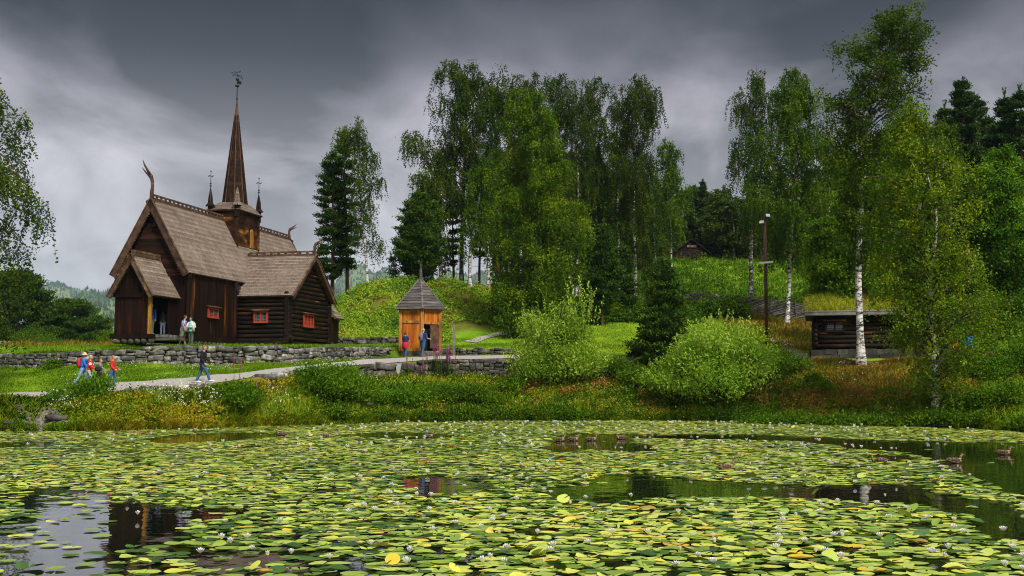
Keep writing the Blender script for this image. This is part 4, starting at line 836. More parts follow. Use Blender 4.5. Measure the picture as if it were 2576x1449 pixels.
for i, (px, Y, w, h, lb) in enumerate([(1010,62.2,2.6,1.1,'dark green waterside bush below the hut, first of the row'),(1060,62.6,2.4,1.2,'dark green waterside bush below the hut, second of the row'),(1110,62.9,2.4,1.0,'dark green waterside bush below the hut, third of the row'),(1180,63.2,2.6,1.3,'dark green waterside bush below the hut, fourth of the row'),(1225,63.5,2.0,1.2,'dark green waterside bush below the hut, fifth of the row'),
    (845,57.5,1.6,0.8,'low waterside bush under the broad bright shrub'),(1290,66,2.0,0.9,'small bush right of the boulder wall by the bank'),(1560,67.5,2.6,1.6,'dark bush under the low lawn wall, left of the young pine'),(1600,66.5,2.2,1.2,'dark bush at the foot of the conical young pine on its left'),(1700,66,3.0,1.6,'dark green bush beneath the pale willow on its left side'),
    (1960,65.5,3.4,1.5,'green bush on the bank right of the wide willow'),(2010,66,1.8,1.0,'small green bush below the gravel footpath'),(1900,64.5,2.6,1.6,'green bush below the lamp pole'),
    (2052,63,1.2,0.7,'bright low bush on the brown bank below the cabin corner'),(2082,61.5,0.9,0.6,'small yellow green bush on the brown bank'),(1910,58.5,2.2,0.75,'low waterside bush below the wide willow, first of a row'),(1960,57.6,2.2,0.8,'low waterside bush below the wide willow, second of a row'),(2010,57.2,2.4,0.8,'low waterside bush below the brown bank, third of a row'),(2070,56.6,2.4,0.75,'low waterside bush below the brown bank, fourth of a row'),(2130,56,2.4,0.8,'low waterside bush below the brown bank, fifth of a row'),(2190,55.4,2.2,0.8,'low waterside bush left of the waterline birch, sixth of a row'),(2245,54.9,2.2,0.7,'low waterside bush left of the waterline birch, seventh of a row'),
    (2455,53.5,3.0,1.1,'dark waterside bush right of the waterline birch'),(2520,52.6,3.0,1.2,'dark waterside bush at the far right shore'),(2480,60,3.2,1.8,'dark green bush on the rocky bank at the right'),(2560,60.5,3.0,2.0,'dark bush at the right edge above the rocks'),(2420,62,2.4,1.6,'green bush below the person in blue')]):
    bsh(px, Y, w, h, lb, n=int(46*w), per=32, leaf=0.08, seed=700+i)
for i, (px, Y, w, h, lb) in enumerate([(1480,93,4.0,2.6,'green shrub at the left end of the slope behind the lawn'),(1530,95,4.4,2.4,'green shrub below the bare stemmed young pine'),(1585,96,4.0,2.6,'green shrub behind the conical young pine'),(1300,86,3.6,2.6,'dark green shrub at the foot of the big yellow green birch on its left'),(1390,87,3.8,2.4,'dark green shrub at the foot of the big yellow green birch on its right'),
    (1790,96,3.0,1.9,'green shrub in front of the slanted rail fence, left one'),(1850,95,3.0,2.0,'green shrub in front of the slanted rail fence, right one'),(2060,112,3.6,2.2,'green shrub on the meadow by the edge of the wood'),(1650,125,4,2.4,'tall herbs left of the farm hut'),(2450,88,5,3.0,'yellow green shrub under the orange trunked pine'),(2520,92,5,3.4,'yellow green shrub on the right hillside'),(2400,80,4.4,2.8,'light green shrub behind the person in blue'),(2500,76,4.4,2.4,'light green shrub behind the dark bench'),(2570,84,5,3.2,'light green shrub at the right edge of the hillside')]):
    bsh(px, Y, w, h, lb, n=int(34*w), per=30, leaf=0.12, seed=760+i, leafm='broad_leaf' if px > 2390 else 'shrub_leaf')

# --- undergrowth on the mound, grasses, small white flowers: nobody could count these
def blades(name, n, px0, px1, r0, r1, h, w, mat, seed, label, accept=None, lean=0.5, seg=1, tbias=None):
    r = np.random.RandomState(seed)
    px = r.uniform(px0, px1, n); row = r.uniform(r0, r1, n)
    x, y, z = surf(px, row)
    keep = np.ones(n, bool)
    if accept is not None: keep = accept(px, row, x, y, r)
    x, y, z, px, row = x[keep], y[keep], z[keep], px[keep], row[keep]; n = len(x)
    clump = 0.6+0.5*(np.sin(x*1.7+y*0.9)+np.sin(x*0.8-y*2.1))*0.5
    hh = h*r.uniform(0.5,1.3,n)*np.clip(clump+0.3,0.35,1.5); a = r.uniform(0,6.28,n); la = a+r.normal(0,0.4,n)
    wind = 0.2*hh
    ln = lean*hh*r.uniform(0.1,1,n)
    bx, by = np.cos(a+1.57)*w/2, np.sin(a+1.57)*w/2
    b = np.stack([x,y,z-0.02],1); side = np.stack([bx,by,bx*0],1)
    mid = b+np.stack([np.cos(la)*ln*0.35+wind*0.3, np.sin(la)*ln*0.35, hh*0.6],1)
    tip = b+np.stack([np.cos(la)*ln+wind, np.sin(la)*ln, hh*0.95],1)
    V = np.stack([b-side, b+side, mid+side*0.75, mid-side*0.75, tip],1).reshape(-1,3)
    o = np.arange(n)*5; Q = np.stack([o,o+1,o+2,o+3],1); T = np.stack([o+3,o+2,o+4],1)
    t = np.clip((tbias(px,row,x,y) if tbias is not None else 0.3)+r.uniform(-0.3,0.4,n),0,1)
    link(name, np_mesh(name, V, Q, mat, tint=np.concatenate([t,t]), FT=T), kind='stuff', label=label, cat='grass')
M['grass_long'] = mk('grass_long', [(0.0,(0.025,0.10,0.003)), (0.35,(0.09,0.22,0.004)), (0.6,(0.24,0.30,0.008)), (0.8,(0.42,0.30,0.02)), (1.0,(0.38,0.19,0.03))], scale=0.25, wt=0.62, trans=0.3, rough=0.75, spec=0.06)
M['gold_herb'] = mk('gold_herb', [(0.0,(0.06,0.12,0.004)), (0.4,(0.18,0.21,0.008)), (0.65,(0.38,0.28,0.012)), (0.85,(0.36,0.17,0.022)), (1.0,(0.22,0.08,0.02))], scale=0.4, wt=0.6, trans=0.25, rough=0.8, spec=0.06)
M['grass_short'] = mk('grass_short', [(0.0,(0.05,0.13,0.005)), (0.5,(0.15,0.26,0.009)), (1.0,(0.32,0.37,0.018))], scale=0.3, wt=0.6, trans=0.3, rough=0.8, spec=0.06)
M['grass_brown'] = mk('grass_brown', [(0.0,(0.05,0.12,0.006)), (0.4,(0.20,0.16,0.012)), (0.75,(0.36,0.17,0.035)), (1.0,(0.24,0.10,0.03))], scale=0.3, wt=0.6, trans=0.25, rough=0.8, spec=0.06)
RB = ROW
def bankbias(px, row, x, y):
    gold = 0.22*np.exp(-((px-430)/330)**2)+0.1
    low = np.where(row < RB['lip']+0.35, 0.16, 0.0)*(px < 1000)
    return 0.22+gold+low+0.16*np.sin(x*0.45+1)*np.sin(y*0.8)+0.14*(px > 1280)*(px < 2300)*np.sin(x*0.3)**2
blades('bank_grass', 110000, -450, 3000, RB['shore']+0.1, RB['bank']+0.5, 0.30, 0.04, M['grass_long'], 1, 'long green and golden grass on the bank above the pond', tbias=bankbias, lean=1.4,
       accept=lambda px,row,x,y,r: ~((np.abs(px-(20+(RB['edge']-row)*47.5))<62)&(row>RB['lip']-0.2)) & ((row < RB['bank']-0.05)|((px > 900)&(row < RB['edge']-0.3))))
blades('bank_herbs', 26000, -450, 3000, RB['lip'], RB['bank']-0.1, 0.30, 0.11, M['bank_leaf'], 2, 'leafy weeds growing among the bank grass', lean=1.2, accept=lambda px,row,x,y,r: (np.sin(x*0.9+2)+np.sin(y*1.3+x*0.4) > 0.35-0.5*(px>950)))
blades('brown_bank_grass', 26000, 2040, 2460, RB['lip']+0.25, RB['bank']+0.9, 0.38, 0.035, M['grass_brown'], 3, 'dry brown grass on the bank below the white footed tree', lean=1.3, tbias=lambda px,row,x,y: 0.4+0.25*np.exp(-((px-2200)/90)**2))
blades('lawn_grass', 80000, -450, 1060, RB['path'], RB['wbase']-0.02, 0.11, 0.03, M['grass_short'], 4, 'short bright lawn between the path and the long wall', lean=0.9)
blades('yard_grass', 60000, -450, 1500, RB['wtop']+0.02, RB['yard']+0.6, 0.13, 0.03, M['grass_short'], 5, 'short grass around the church', lean=0.9)
blades('wall_top_grass', 14000, -450, 1000, RB['wtop']-0.30, RB['wtop']+0.06, 0.16, 0.035, M['grass_short'], 15, 'turf hanging over the top of the long wall', lean=1.6)
blades('lawn_field_grass', 50000, 1290, 2040, RB['wtop'], RB['foot'], 0.12, 0.05, M['grass_short'], 6, 'mown yellow green lawn behind the willow bushes', lean=0.9, tbias=lambda px,row,x,y: 0.85+0*px)
blades('slope_grass', 36000, 1820, 2600, RB['yard'], RB['crest'], 0.34, 0.06, M['grass_brown'], 7, 'dry orange brown grass on the slope below the rail fence', lean=1.2)
blades('meadow_grass', 110000, 1360, 2500, RB['crest']+0.02, RB['rim']+0.15, 0.42, 0.085, M['grass_short'], 8, 'lush green meadow grass on the hill', lean=0.8, tbias=lambda px,row,x,y: 0.12+0.22*np.sin(x*0.22+1)*np.sin(y*0.2))
blades('meadow_weeds', 26000, 1360, 2500, RB['crest']+0.3, RB['rim']+0.1, 0.6, 0.16, M['shrub_leaf'], 9, 'taller dark weeds on the meadow', lean=0.9, accept=lambda px,row,x,y,r: np.sin(x*0.35+2)+np.sin(y*0.3+x*0.15) > 0.4)
blades('right_hill_growth', 36000, 2240, 2900, RB['wtop']+0.3, RB['mead'], 0.55, 0.17, M['broad_leaf'], 10, 'yellow green undergrowth on the right hillside', lean=1.0)
blades('field_grass', 16000, -450, 300, RB['yard'], RB['foot'], 0.4, 0.05, M['grass_brown'], 12, 'pale dry grass beyond the wall under the pines', lean=0.8)
def cover(name, n, px0, px1, r0, r1, mat, seed, label, k=30, size=0.35, hgt=0.18, leaf=0.12, thr=0.0, f1=0.8, tb=0.3, accept=None):
    """low leafy growth in separate hummocks"""
    r = np.random.RandomState(seed); px = r.uniform(px0,px1,n); row = r.uniform(r0,r1,n); x,y,z = surf(px,row)
    f = np.sin(x*f1+seed)+np.sin(y*f1*1.3+x*0.4)+0.6*np.sin(x*f1*2.7-y*1.9+seed)
    keep = f > thr
    if accept is not None: keep &= accept(px,row,x,y)
    x,y,z,f = x[keep],y[keep],z[keep],f[keep]; n = len(x); s = size*r.uniform(0.5,1.25,n)
    c = np.stack([x,y,z],1)[:,None,:]+r.normal(0,1,(n,k,3))*np.array([1,1,0.6])*s[:,None,None]*0.6+np.array([0,0,1.0])*hgt*(s/size)[:,None,None]
    t = np.clip(np.repeat(np.clip(tb+0.10*f+r.uniform(-0.3,0.3,n),0,1),k)+r.uniform(-0.2,0.2,n*k),0,1)
    V,Q = leaf_quads(r,c.reshape(-1,3),leaf*1.3,leaf*0.8); link(name, np_mesh(name,V,Q,M[mat],tint=t), kind='stuff', label=label, cat='undergrowth')
notrack = lambda px,row,x,y: ~((np.abs(px-(20+(RB['edge']-row)*47.5))<72)&(row>RB['lip']-0.2))
cover('bank_undergrowth', 2400, -450, 3000, RB['lip']-0.2, RB['bank']-0.12, 'bank_leaf', 3, 'green leafy weeds in hummocks over the pond bank', thr=0.1, size=0.38, hgt=0.14, leaf=0.10, accept=notrack)
cover('golden_undergrowth', 1700, 150, 3000, RB['lip']-0.1, RB['bank']-0.12, 'gold_herb', 4, 'golden and rusty dry herbs among the bank weeds', thr=0.3, size=0.38, hgt=0.14, leaf=0.09, f1=0.6, accept=notrack, tb=0.5)
cover('rusty_undergrowth', 1500, 1260, 2420, RB['lip']+0.15, RB['bank']-0.1, 'grass_brown', 14, 'rusty brown dry herbs on the bank right of centre', thr=0.2, size=0.42, hgt=0.12, leaf=0.10, f1=0.5, tb=0.7)
cover('shore_undergrowth', 1500, 950, 2700, RB['shore']+0.3, RB['lip']+0.45, 'shrub_leaf', 5, 'dark green fringe of plants along the waterline', thr=-0.6, size=0.4, hgt=0.20, leaf=0.10, tb=0.15)
cover('meadow_undergrowth', 1100, 1360, 2500, RB['crest']+0.2, RB['rim']+0.1, 'shrub_leaf', 6, 'clumps of taller dark green herbs on the upper meadow', thr=0.5, size=0.8, hgt=0.4, leaf=0.2, f1=0.35)
cover('wood_edge_undergrowth', 2600, 1240, 1760, RB['foot']-0.1, RB['crest']+0.25, 'shrub_leaf', 7, 'shady undergrowth at the foot of the wood behind the lawn', thr=-0.6, size=0.7, hgt=0.4, leaf=0.18, f1=0.5, tb=0.1)
cover('slope_undergrowth', 2600, 2200, 2900, RB['wtop']+0.2, RB['mead'], 'broad_leaf', 8, 'light green thicket covering the right hillside', thr=-0.9, size=0.9, hgt=0.6, leaf=0.18, f1=0.5, tb=0.55)
def mound():
    r = np.random.RandomState(77); n = 5200; px = r.uniform(790, 1480, n); row = r.uniform(RB['yard']+0.25, RB['mead'], n)
    x, y, z = surf(px, row); f = np.sin(x*0.8+1.3)+np.sin(y*0.9+x*0.33)+0.5*np.sin(x*2.1-y*1.4)
    keep = (f > -1.3+r.uniform(-0.5,0.3,n)) & ~((px > 1130)&(row < RB['foot']+0.15)); x, y, z, f = x[keep], y[keep], z[keep], f[keep]; n = len(x)
    k = 50; sc_ = r.uniform(0.35,0.85,n)
    c = np.stack([x,y,z],1)[:,None,:]+r.normal(0,1,(n,k,3))*np.array([0.33,0.33,0.20])*sc_[:,None,None]+np.array([0,0,0.18])*sc_[:,None,None]*1.6
    t = np.clip(np.repeat(np.clip(0.40+0.24*f+r.uniform(-0.2,0.2,n),0,1),k)+r.uniform(-0.15,0.15,n*k),0,1)
    V, Q = leaf_quads(r, c.reshape(-1,3), 0.17, 0.11)
    link('mound_undergrowth', np_mesh('mound_undergrowth', V, Q, M['mound_leaf'], tint=1-t), kind='stuff', label='yellow green bilberry undergrowth covering the mound behind the hut', cat='undergrowth')
mound()
M['petal_white'] = flat('petal_white', (0.72,0.72,0.66), 0.7)
M['petal_pink'] = mk('petal_pink', [(0.2,(0.50,0.06,0.36)), (0.8,(0.80,0.20,0.62))], scale=9, wt=0.6, trans=0.2)
def whites(n, px0, px1, r0, r1, seed, size, hgt, label, thr):
    r = np.random.RandomState(seed); px = r.uniform(px0,px1,n); row = r.uniform(r0,r1,n); x,y,z = surf(px,row)
    keep = (np.sin(x*1.1+seed)+np.sin(y*1.7+x*0.5) > thr); x,y,z = x[keep],y[keep],z[keep]; m_ = len(x)
    P_ = np.stack([x,y,z+hgt*r.uniform(0.6,1.2,m_)],1); P_ = np.repeat(P_,3,0)+r.normal(0,0.03,(m_*3,3))
    V,Q = leaf_quads(r,P_,size,size*0.8); link('wild_flowers', np_mesh('wild_flowers',V,Q,M['petal_white'],tint=r.uniform(0,1,len(Q))), kind='stuff', label=label, cat='flowers')
whites(900,120,1000,RB['lip']+0.2,RB['bank']-0.1,31,0.05,0.45,'small white yarrow flowers dotted over the grassy bank',0.2)
whites(900,150,1000,RB['path'],RB['wbase'],32,0.035,0.12,'tiny white clover flowers in the lawn below the wall',0.3)
whites(500,1000,2300,RB['lip']+0.1,RB['bank'],33,0.05,0.4,'scattered white flowers on the bank right of the hut',0.5)
def fireweed(px, Y, h, n, seed, label):
    r = random.Random(seed); g = G(px, Y); mb = MB(seed); fl = MB(seed+1)
    for i in range(n):
        x, y = r.uniform(-0.28,0.28), r.uniform(-0.2,0.2); hh = h*r.uniform(0.7,1.1); lx, ly = r.uniform(-.12,.12), r.uniform(-.12,.12)
        mb.tube([(x,y,0),(x+lx*0.5,y+ly*0.5,hh*0.6),(x+lx,y+ly,hh)], [0.012,0.009,0.005], 4)
        for k in range(22):
            t = r.uniform(0.15,0.72); a = r.uniform(0,6.28); c = Vector((x+lx*t,y+ly*t,hh*t)); d = Vector((math.cos(a),math.sin(a),0.15))
            s = Vector((-math.sin(a),math.cos(a),0))*0.022
            mb.add([c-s*0.3, c+d*0.09-s, c+d*0.17, c+d*0.09+s], [(0,1,2,3)])
        for k in range(46):
            t = r.uniform(0.68,1.0); a = r.uniform(0,6.28); rr = 0.055*(1.25-t); c = Vector((x+lx*t+math.cos(a)*rr,y+ly*t+math.sin(a)*rr,hh*t))
            d = Vector((math.cos(a),math.sin(a),0.3))*0.035; s = Vector((-math.sin(a),math.cos(a),0.2))*0.03
            fl.add([c-s, c+d, c+s, c-d], [(0,1,2,3)])
    o = empty('fireweed_plant', g, 0, label, 'flowering plant', 'pink fireweed plants on the bank')
    mb.build('stem', M['shrub_leaf'], o); fl.build('flower_spike', M['petal_pink'], o)
for a in [(1100,69.5,2.1,9,1,'pink fireweed clump below the fence post, tallest of the fireweeds'),(1122,69.3,1.9,8,2,'pink fireweed at the right side of the tallest clump by the boulder wall'),(1138,69.2,1.5,6,3,'pink fireweed rightmost beside the boulder wall'),(1072,69.2,1.5,5,4,'pink fireweed below the man with the backpack'),(1030,68.6,1.2,4,5,'short pink fireweed right of the pale upright stone'),(1055,67,1.1,4,6,'short pink fireweed low on the bank beneath the hut'),(598,54.6,1.7,3,7,'lone pink fireweed in the bush right of the striding man'),(632,54.8,1.1,3,8,'short pink fireweed at the right side of the bush by the striding man')]:
    fireweed(*a)
# ------------------------------------------------------------------ the dark wooden stave church
# local frame: x = across the nave (to the right, towards the camera), y = along the nave, away; z = up from the yard
CH_O = Vector((-19.32, 68.5, 4.42)); CH_R = -math.radians(12.9)
church = empty('stave_church', CH_O, CH_R, 'dark tarred wooden stave church with shingled roofs, dragon heads and a tall spire', 'church')
def shingles(mb, e0, e1, r0, r1, row=0.17, wid=0.15, pt=0.0, thick=0.04, rnd=None):
    """overlapping shingle tiles on the slope between eave e0-e1 and top r0-r1"""
    rnd = rnd or mb.r; e0,e1,r0,r1 = map(Vector,(e0,e1,r0,r1))
    n = max(1,int(((r0-e0).length)/row)); nrm = (e1-e0).cross(r0-e0).normalized()
    if nrm.z < 0: nrm = -nrm
    for i in range(n):
        v0 = i/n; v1 = (i+1.35)/n
        a0 = e0.lerp(r0,v0); b0 = e1.lerp(r1,v0); a1 = e0.lerp(r0,min(v1,1)); b1 = e1.lerp(r1,min(v1,1))
        m_ = max(1,int((b0-a0).length/wid)); off = 0.5*(i%2)
        rt = rnd.uniform(-0.12,0.12)
        for j in range(-1 if off else 0, m_):
            u0 = max(0,(j+off)/m_); u1 = min(1,(j+1+off)/m_); 
            if u1-u0 < 0.2/m_: continue
            g = 0.04/m_; u0 += g; u1 -= g
            l0 = a0.lerp(b0,u0); l1 = a0.lerp(b0,u1); t0 = a1.lerp(b1,u0); t1 = a1.lerp(b1,u1)
            dn = (a0-a1).normalized()*rnd.uniform(-0.01,0.015); up = nrm*(thick+rnd.uniform(0,0.012))
            mid = (l0+l1)/2+dn+up+(a0-a1).normalized()*pt
            q = (l0+dn+up, l1+dn+up, t1+nrm*0.003, t0+nrm*0.003)
            tn_ = min(1,max(0,0.5+(rnd.random()-0.5)*0.30+rt*0.8+(0.10 if i%2 else -0.10)))
            if pt: mb.add([l0+up, mid, l1+up, q[2], q[3]], [(0,1,2,3,4)], tn_)
            else: mb.add(list(q)+[l0,l1], [(0,1,2,3),(4,5,1,0)], tn_)
def slab(mb, e0, e1, r0, r1, th=0.10, tint=0.3):
    e0,e1,r0,r1 = map(Vector,(e0,e1,r0,r1)); n = (e1-e0).cross(r0-e0).normalized()
    if n.z > 0: n = -n
    mb.prism([e0+n*0.01,e1+n*0.01,r1+n*0.01,r0+n*0.01], n*th, tint)
def gable_roof(parent, name, ax, c, a, b, half, ze, zr, row=0.175, ovt=None):
    """ax 'y' ridge along y at x=c from y=a to b; 'x' ridge along x at y=c. half: horizontal half span, ze eave, zr ridge height"""
    mb = MB(int(half*100)+int(a*7)+50); P_ = (lambda u,v,z: (c+u, v, z)) if ax == 'y' else (lambda u,v,z: (v, c+u, z))
    core = MB(3)
    for s in (-1,1):
        e0,e1,r0,r1 = P_(s*half,a,ze),P_(s*half,b,ze),P_(0,a,zr),P_(0,b,zr)
        mb.mat = 1; slab(mb,e0,e1,r0,r1); mb.mat = 0
        shingles(mb,e0,e1,r0,r1,row,0.15,pt=0.04)
    return mb.build(name,[M['shingle'],M['trim']],parent)
def barge(parent, ax, c, v, half, ze, zr, w=0.28, th=0.07, sgn=-1, mat='barge'):
    """pair of barge boards on the gable edge"""
    mb = MB(7); P_ = (lambda u,q,z: Vector((c+u, q, z))) if ax == 'y' else (lambda u,q,z: Vector((q, c+u, z)))
    ln = math.hypot(half, zr-ze)
    for s in (-1,1):
        e = P_(s*(half+0.06), v, ze-0.08); t = P_(0, v, zr+0.06); d = (t-e).normalized(); n = P_(0,v+sgn,0)-P_(0,v,0)
        dn = d.cross(n).normalized()*w; 
        if dn.z > 0: dn = -dn
        mb.prism([e, t, t+dn*1.1, e+dn], n*th)
        mb.prism([e-dn*0.14, t-dn*0.14, t+dn*0.02, e+dn*0.02], n*(th+0.05), 0.75)
        k = int(ln/0.16)                      # scalloped lower edge
        for i in range(k):
            q = e.lerp(t,(i+0.5)/k)+dn; mb.prism([q-d*0.065, q+d*0.065, q+d*0.03+dn*0.22, q-d*0.03+dn*0.22], n*th*0.8)
    return mb.build('barge_board', M[mat], parent)
def crest(parent, p0, p1, h=0.36, holes=14, dec=True):
    mb = MB(9); a, b = Vector(p0), Vector(p1); d = (b-a); L_ = d.length; d.normalize(); ang = math.atan2(d.y,d.x)
    m_ = (a+b)/2
    mb.box(m_+Vector((0,0,0.05)), (L_,0.12,0.14), ang, tint=0.45); mb.box(m_+Vector((0,0,h-0.04)), (L_,0.10,0.10), ang, tint=0.65)
    for i in range(holes+1):
        q = a.lerp(b,i/holes); w = 0.15 if 0 < i < holes else 0.3
        mb.box(q+Vector((0,0,h*0.46)), (w,0.07,h*0.62), ang, tint=0.3)
    return mb.build('ridge_crest', M['barge'], parent)
def dragon(parent, base, d, h=1.35, sc_=1.0, jaw=1.0, rise=1.0):
    """carved neck with open jaws, leaning out in direction d"""
    mb = MB(11); b = Vector(base); d = Vector(d).normalized(); u = Vector((0,0,1)); h *= sc_
    pts = [b-u*0.15, b+u*h*0.25+d*0.0, b+u*h*0.5-d*0.03*h, b+u*h*0.72+d*0.0, b+u*h*0.84+d*0.06*h]
    side = u.cross(d)
    mb.tube(pts, [0.14*sc_,0.12*sc_,0.095*sc_,0.11*sc_,0.13*sc_], 8, side=side, flat=0.7)
    for k in range(6):
        q = b+u*h*(0.12+0.11*k); mb.ball(q-d*0.08*sc_, (0.07*sc_,0.06*sc_,0.05*sc_), 6, 5)
    hd = pts[-1]; mb.ball(hd, (0.14*sc_,0.11*sc_,0.13*sc_), 8, 6)
    j = jaw; w_ = 0.6+0.5*j; u = u*rise
    mb.tube([hd+u*0.03, hd+d*0.22*j*h+u*0.17*h, hd+d*0.40*j*h+u*0.30*h, hd+d*0.50*j*h+u*0.42*h], [0.10*sc_*w_,0.075*sc_*w_,0.055*sc_*w_,0.025*sc_], 6, side=side, flat=0.6)
    v_ = Vector((0,0,-0.085*h))
    mb.tube([hd-u*0.05, hd+d*0.24*j*h+u*0.13*h+v_, hd+d*0.42*j*h+u*0.23*h+v_*1.3, hd+d*0.54*j*h+u*0.30*h+v_*1.3], [0.08*sc_*w_,0.055*sc_*w_,0.042*sc_*w_,0.02*sc_], 6, side=side, flat=0.6)
    return mb.build('dragon_head', M['barge'], parent, smooth=True)
def vplanks(mb, x0, y0, x1, y1, z0, z1, w=0.24, th=0.07, ztop=None):
    """upright boards between two plan points; ztop(t) gives the top"""
    a, b = Vector((x0,y0,0)), Vector((x1,y1,0)); L_ = (b-a).length; n = max(1,round(L_/w)); ang = math.atan2(y1-y0,x1-x0)
    for i in range(n):
        t = (i+0.5)/n; c = a.lerp(b,t); zt = ztop(t) if ztop else z1
        ww = L_/n; k = 0.012 if i%2 else 0.0
        mb.box((c.x,c.y,(z0+zt)/2), (ww*0.94, th+2*k, zt-z0), ang)
def hboards(mb, x0, y0, x1, y1, z0, zs, hw, w=0.26, th=0.06):
    """horizontal boards of a gable: hw(z) -> (t0,t1) span"""
    a, b = Vector((x0,y0,0)), Vector((x1,y1,0)); z = z0; i = 0; nrm = (b-a).normalized().cross(Vector((0,0,1)))
    while z < zs-0.05:
        z1 = min(z+w*mb.r.uniform(0.85,1.15), zs); (p0,p1),(q0,q1) = hw(z), hw(z1-0.012)
        k = 0.012*(i%2)
        A,B_,C_,D_ = a.lerp(b,p0),a.lerp(b,p1),a.lerp(b,q1),a.lerp(b,q0)
        mb.prism([(A.x,A.y,z),(B_.x,B_.y,z),(C_.x,C_.y,z1-0.014),(D_.x,D_.y,z1-0.014)], nrm*(th+k)); z = z1; i += 1
def logs(mb, x0, y0, x1, y1, z0, z1, d=0.27, hw=None, over=0.16, seed=0):
    a, b = Vector((x0,y0,0)), Vector((x1,y1,0)); dr = (b-a).normalized(); z = z0+d*0.45
    while z < z1:
        t0, t1 = hw(z) if hw else (0,1)
        if t1-t0 < 0.06: break
        o0 = over if t0 < 0.02 else 0; o1 = over if t1 > 0.98 else 0
        p, q = a.lerp(b,t0)-dr*(o0+mb.r.uniform(-.03,.05)), a.lerp(b,t1)+dr*(o1+mb.r.uniform(-.03,.05)); r_ = d*0.54*mb.r.uniform(0.94,1.04)
        pts = [p.lerp(q,k/5)+Vector((0,0,z+mb.r.uniform(-.012,.012))) for k in range(6)]
        mb.tube(pts, [r_*mb.r.uniform(0.95,1.05) for _ in pts], 10); z += d
# ---- nave: x from -4.62 to 0, y from 0 to 19.6
NX0, NX1, NC = -4.60, 0.0, -2.31; ZE, ZR = 4.15, 8.62; NL = 19.4
SL = (ZR-ZE)/2.52
mb = MB(1)
vplanks(mb, NX1, 0, NX1, NL, 0.45, ZE-0.0, 0.27); vplanks(mb, NX0, 0, NX0, NL, 0.45, ZE, 0.27)
vplanks(mb, NX0, 0, NX1, 0, 0.45, ZE-0.05, 0.27)
mb.mat = 1; mb.prism([(NX0+.1,.1,0.3),(NX1-.1,.1,0.3),(NX1-.1,.1,ZE+.2),(NC,.1,ZR-.3),(NX0+.1,.1,ZE+.2)], (0,NL-.2,0), 0.1); mb.mat = 0
mb.build('nave_wall', [M['dark_plank'],M['black']], church)
mb = MB(2); hboards(mb, NX0, -0.02, NX1, -0.02, ZE-0.05, ZR-0.45, lambda z: (max(0,(NC-(ZR-0.15-z)/SL-NX0)/4.6), min(1,(NC+(ZR-0.15-z)/SL-NX0)/4.6)), w=0.3)
mb.box((NC,-0.07,ZE-0.02),(4.6,0.12,0.2))
for i in range(22): mb.prism([(NX0+0.1+i*0.2,-0.14,ZE-0.1),(NX0+0.28+i*0.2,-0.14,ZE-0.1),(NX0+0.19+i*0.2,-0.14,ZE-0.22)], (0,0.06,0))
mb.box((NC+0.22,-0.22,7.15),(0.22,0.30,0.30),tint=0.9); mb.box((NC+0.22,-0.36,7.08),(0.14,0.05,0.12),tint=0.1)
mb.build('gable_wall', M['gable_board'], church)
mb = MB(3); mb.box((NC,-0.02,0.3),(5.0,0.34,0.32)); mb.box((NX1+0.03,NL/2,0.3),(0.36,NL,0.32)); mb.box((NX0-0.03,NL/2,0.3),(0.36,NL,0.32))
for y in (1.2,2.9,4.6): mb.box((NX1+0.08,y,0.42),(0.34,0.24,0.2))
mb.build('sill_beam', M['dark_plank'], church)
for (x,y,nm) in ((NX1+0.03,-0.03,0),(NX0-0.03,-0.03,1),(NX1+0.05,6.05,2)):
    mb = MB(4+nm); mb.tube([(x,y,0.25),(x,y,0.8),(x,y,3.6),(x,y,3.78),(x,y,3.86),(x,y,4.12)],[0.17,0.15,0.15,0.17,0.22,0.2],12); mb.build('corner_post', M['dark_plank'], church, smooth=True)
roof = gable_roof(church, 'nave_roof', 'y', NC, -0.42, NL+0.42, 2.52, ZE, ZR)
barge(roof, 'y', NC, -0.44, 2.52, ZE, ZR, 0.34); barge(roof, 'y', NC, NL+0.44, 2.52, ZE, ZR, 0.3, sgn=1)
crest(roof, (NC,-0.3,ZR), (NC,8.95,ZR), 0.32, 18); crest(roof, (NC,12.1,ZR), (NC,NL+0.3,ZR), 0.32, 14)
dragon(roof, (NC,-0.4,ZR), (-0.45,-1,0), 1.5, 1.08, 0.70, 1.3); dragon(roof, (NC,NL+0.35,ZR), (1,0.6,0), 1.1, 0.85)
# ---- tower and spire
TX0, TX1, TY0, TY1, TZ = -3.27, -1.33, 8.87, 12.1, 9.30
tower = MB(5)
for (x0,y0,x1,y1) in ((TX0,TY0,TX1,TY0),(TX1,TY0,TX1,TY1),(TX1,TY1,TX0,TY1),(TX0,TY1,TX0,TY0)):
    hboards(tower, x0,y0,x1,y1, 5.4, TZ, lambda z: (0,1), w=0.34)
for (x,y) in ((TX0,TY0),(TX1,TY0),(TX1,TY1),(TX0,TY1)): tower.box((x,y,7.35),(0.22,0.22,3.9),tint=0.85 if (x,y)==(TX1,TY0) else None)
tower.box(((TX0+TX1)/2,(TY0+TY1)/2,7.3),(1.8,3.1,3.8),tint=0)
tower = tower.build('tower', M['tower_board'], church)
mb = MB(6); y = 11.0; mb.box((TX1+0.09,y,7.45),(0.06,0.42,1.1),tint=0.95); mb.tube([(TX1+0.06,y,8.0),(TX1+0.12,y,8.0)],0.21,14,tint=0.95)
for k in (-0.08,0.08): mb.box((TX1+0.125,y+k,7.5),(0.02,0.05,1.1),tint=0.1)
mb.build('louvre', M['yellow_post'], tower)
mb = MB(8); cx_, cy_ = (TX0+TX1)/2, (TY0+TY1)/2; hx, hy = 1.22, 1.86; ix, iy, zt = 0.72, 0.78, 9.98
cor = [(-1,-1),(1,-1),(1,1),(-1,1)]
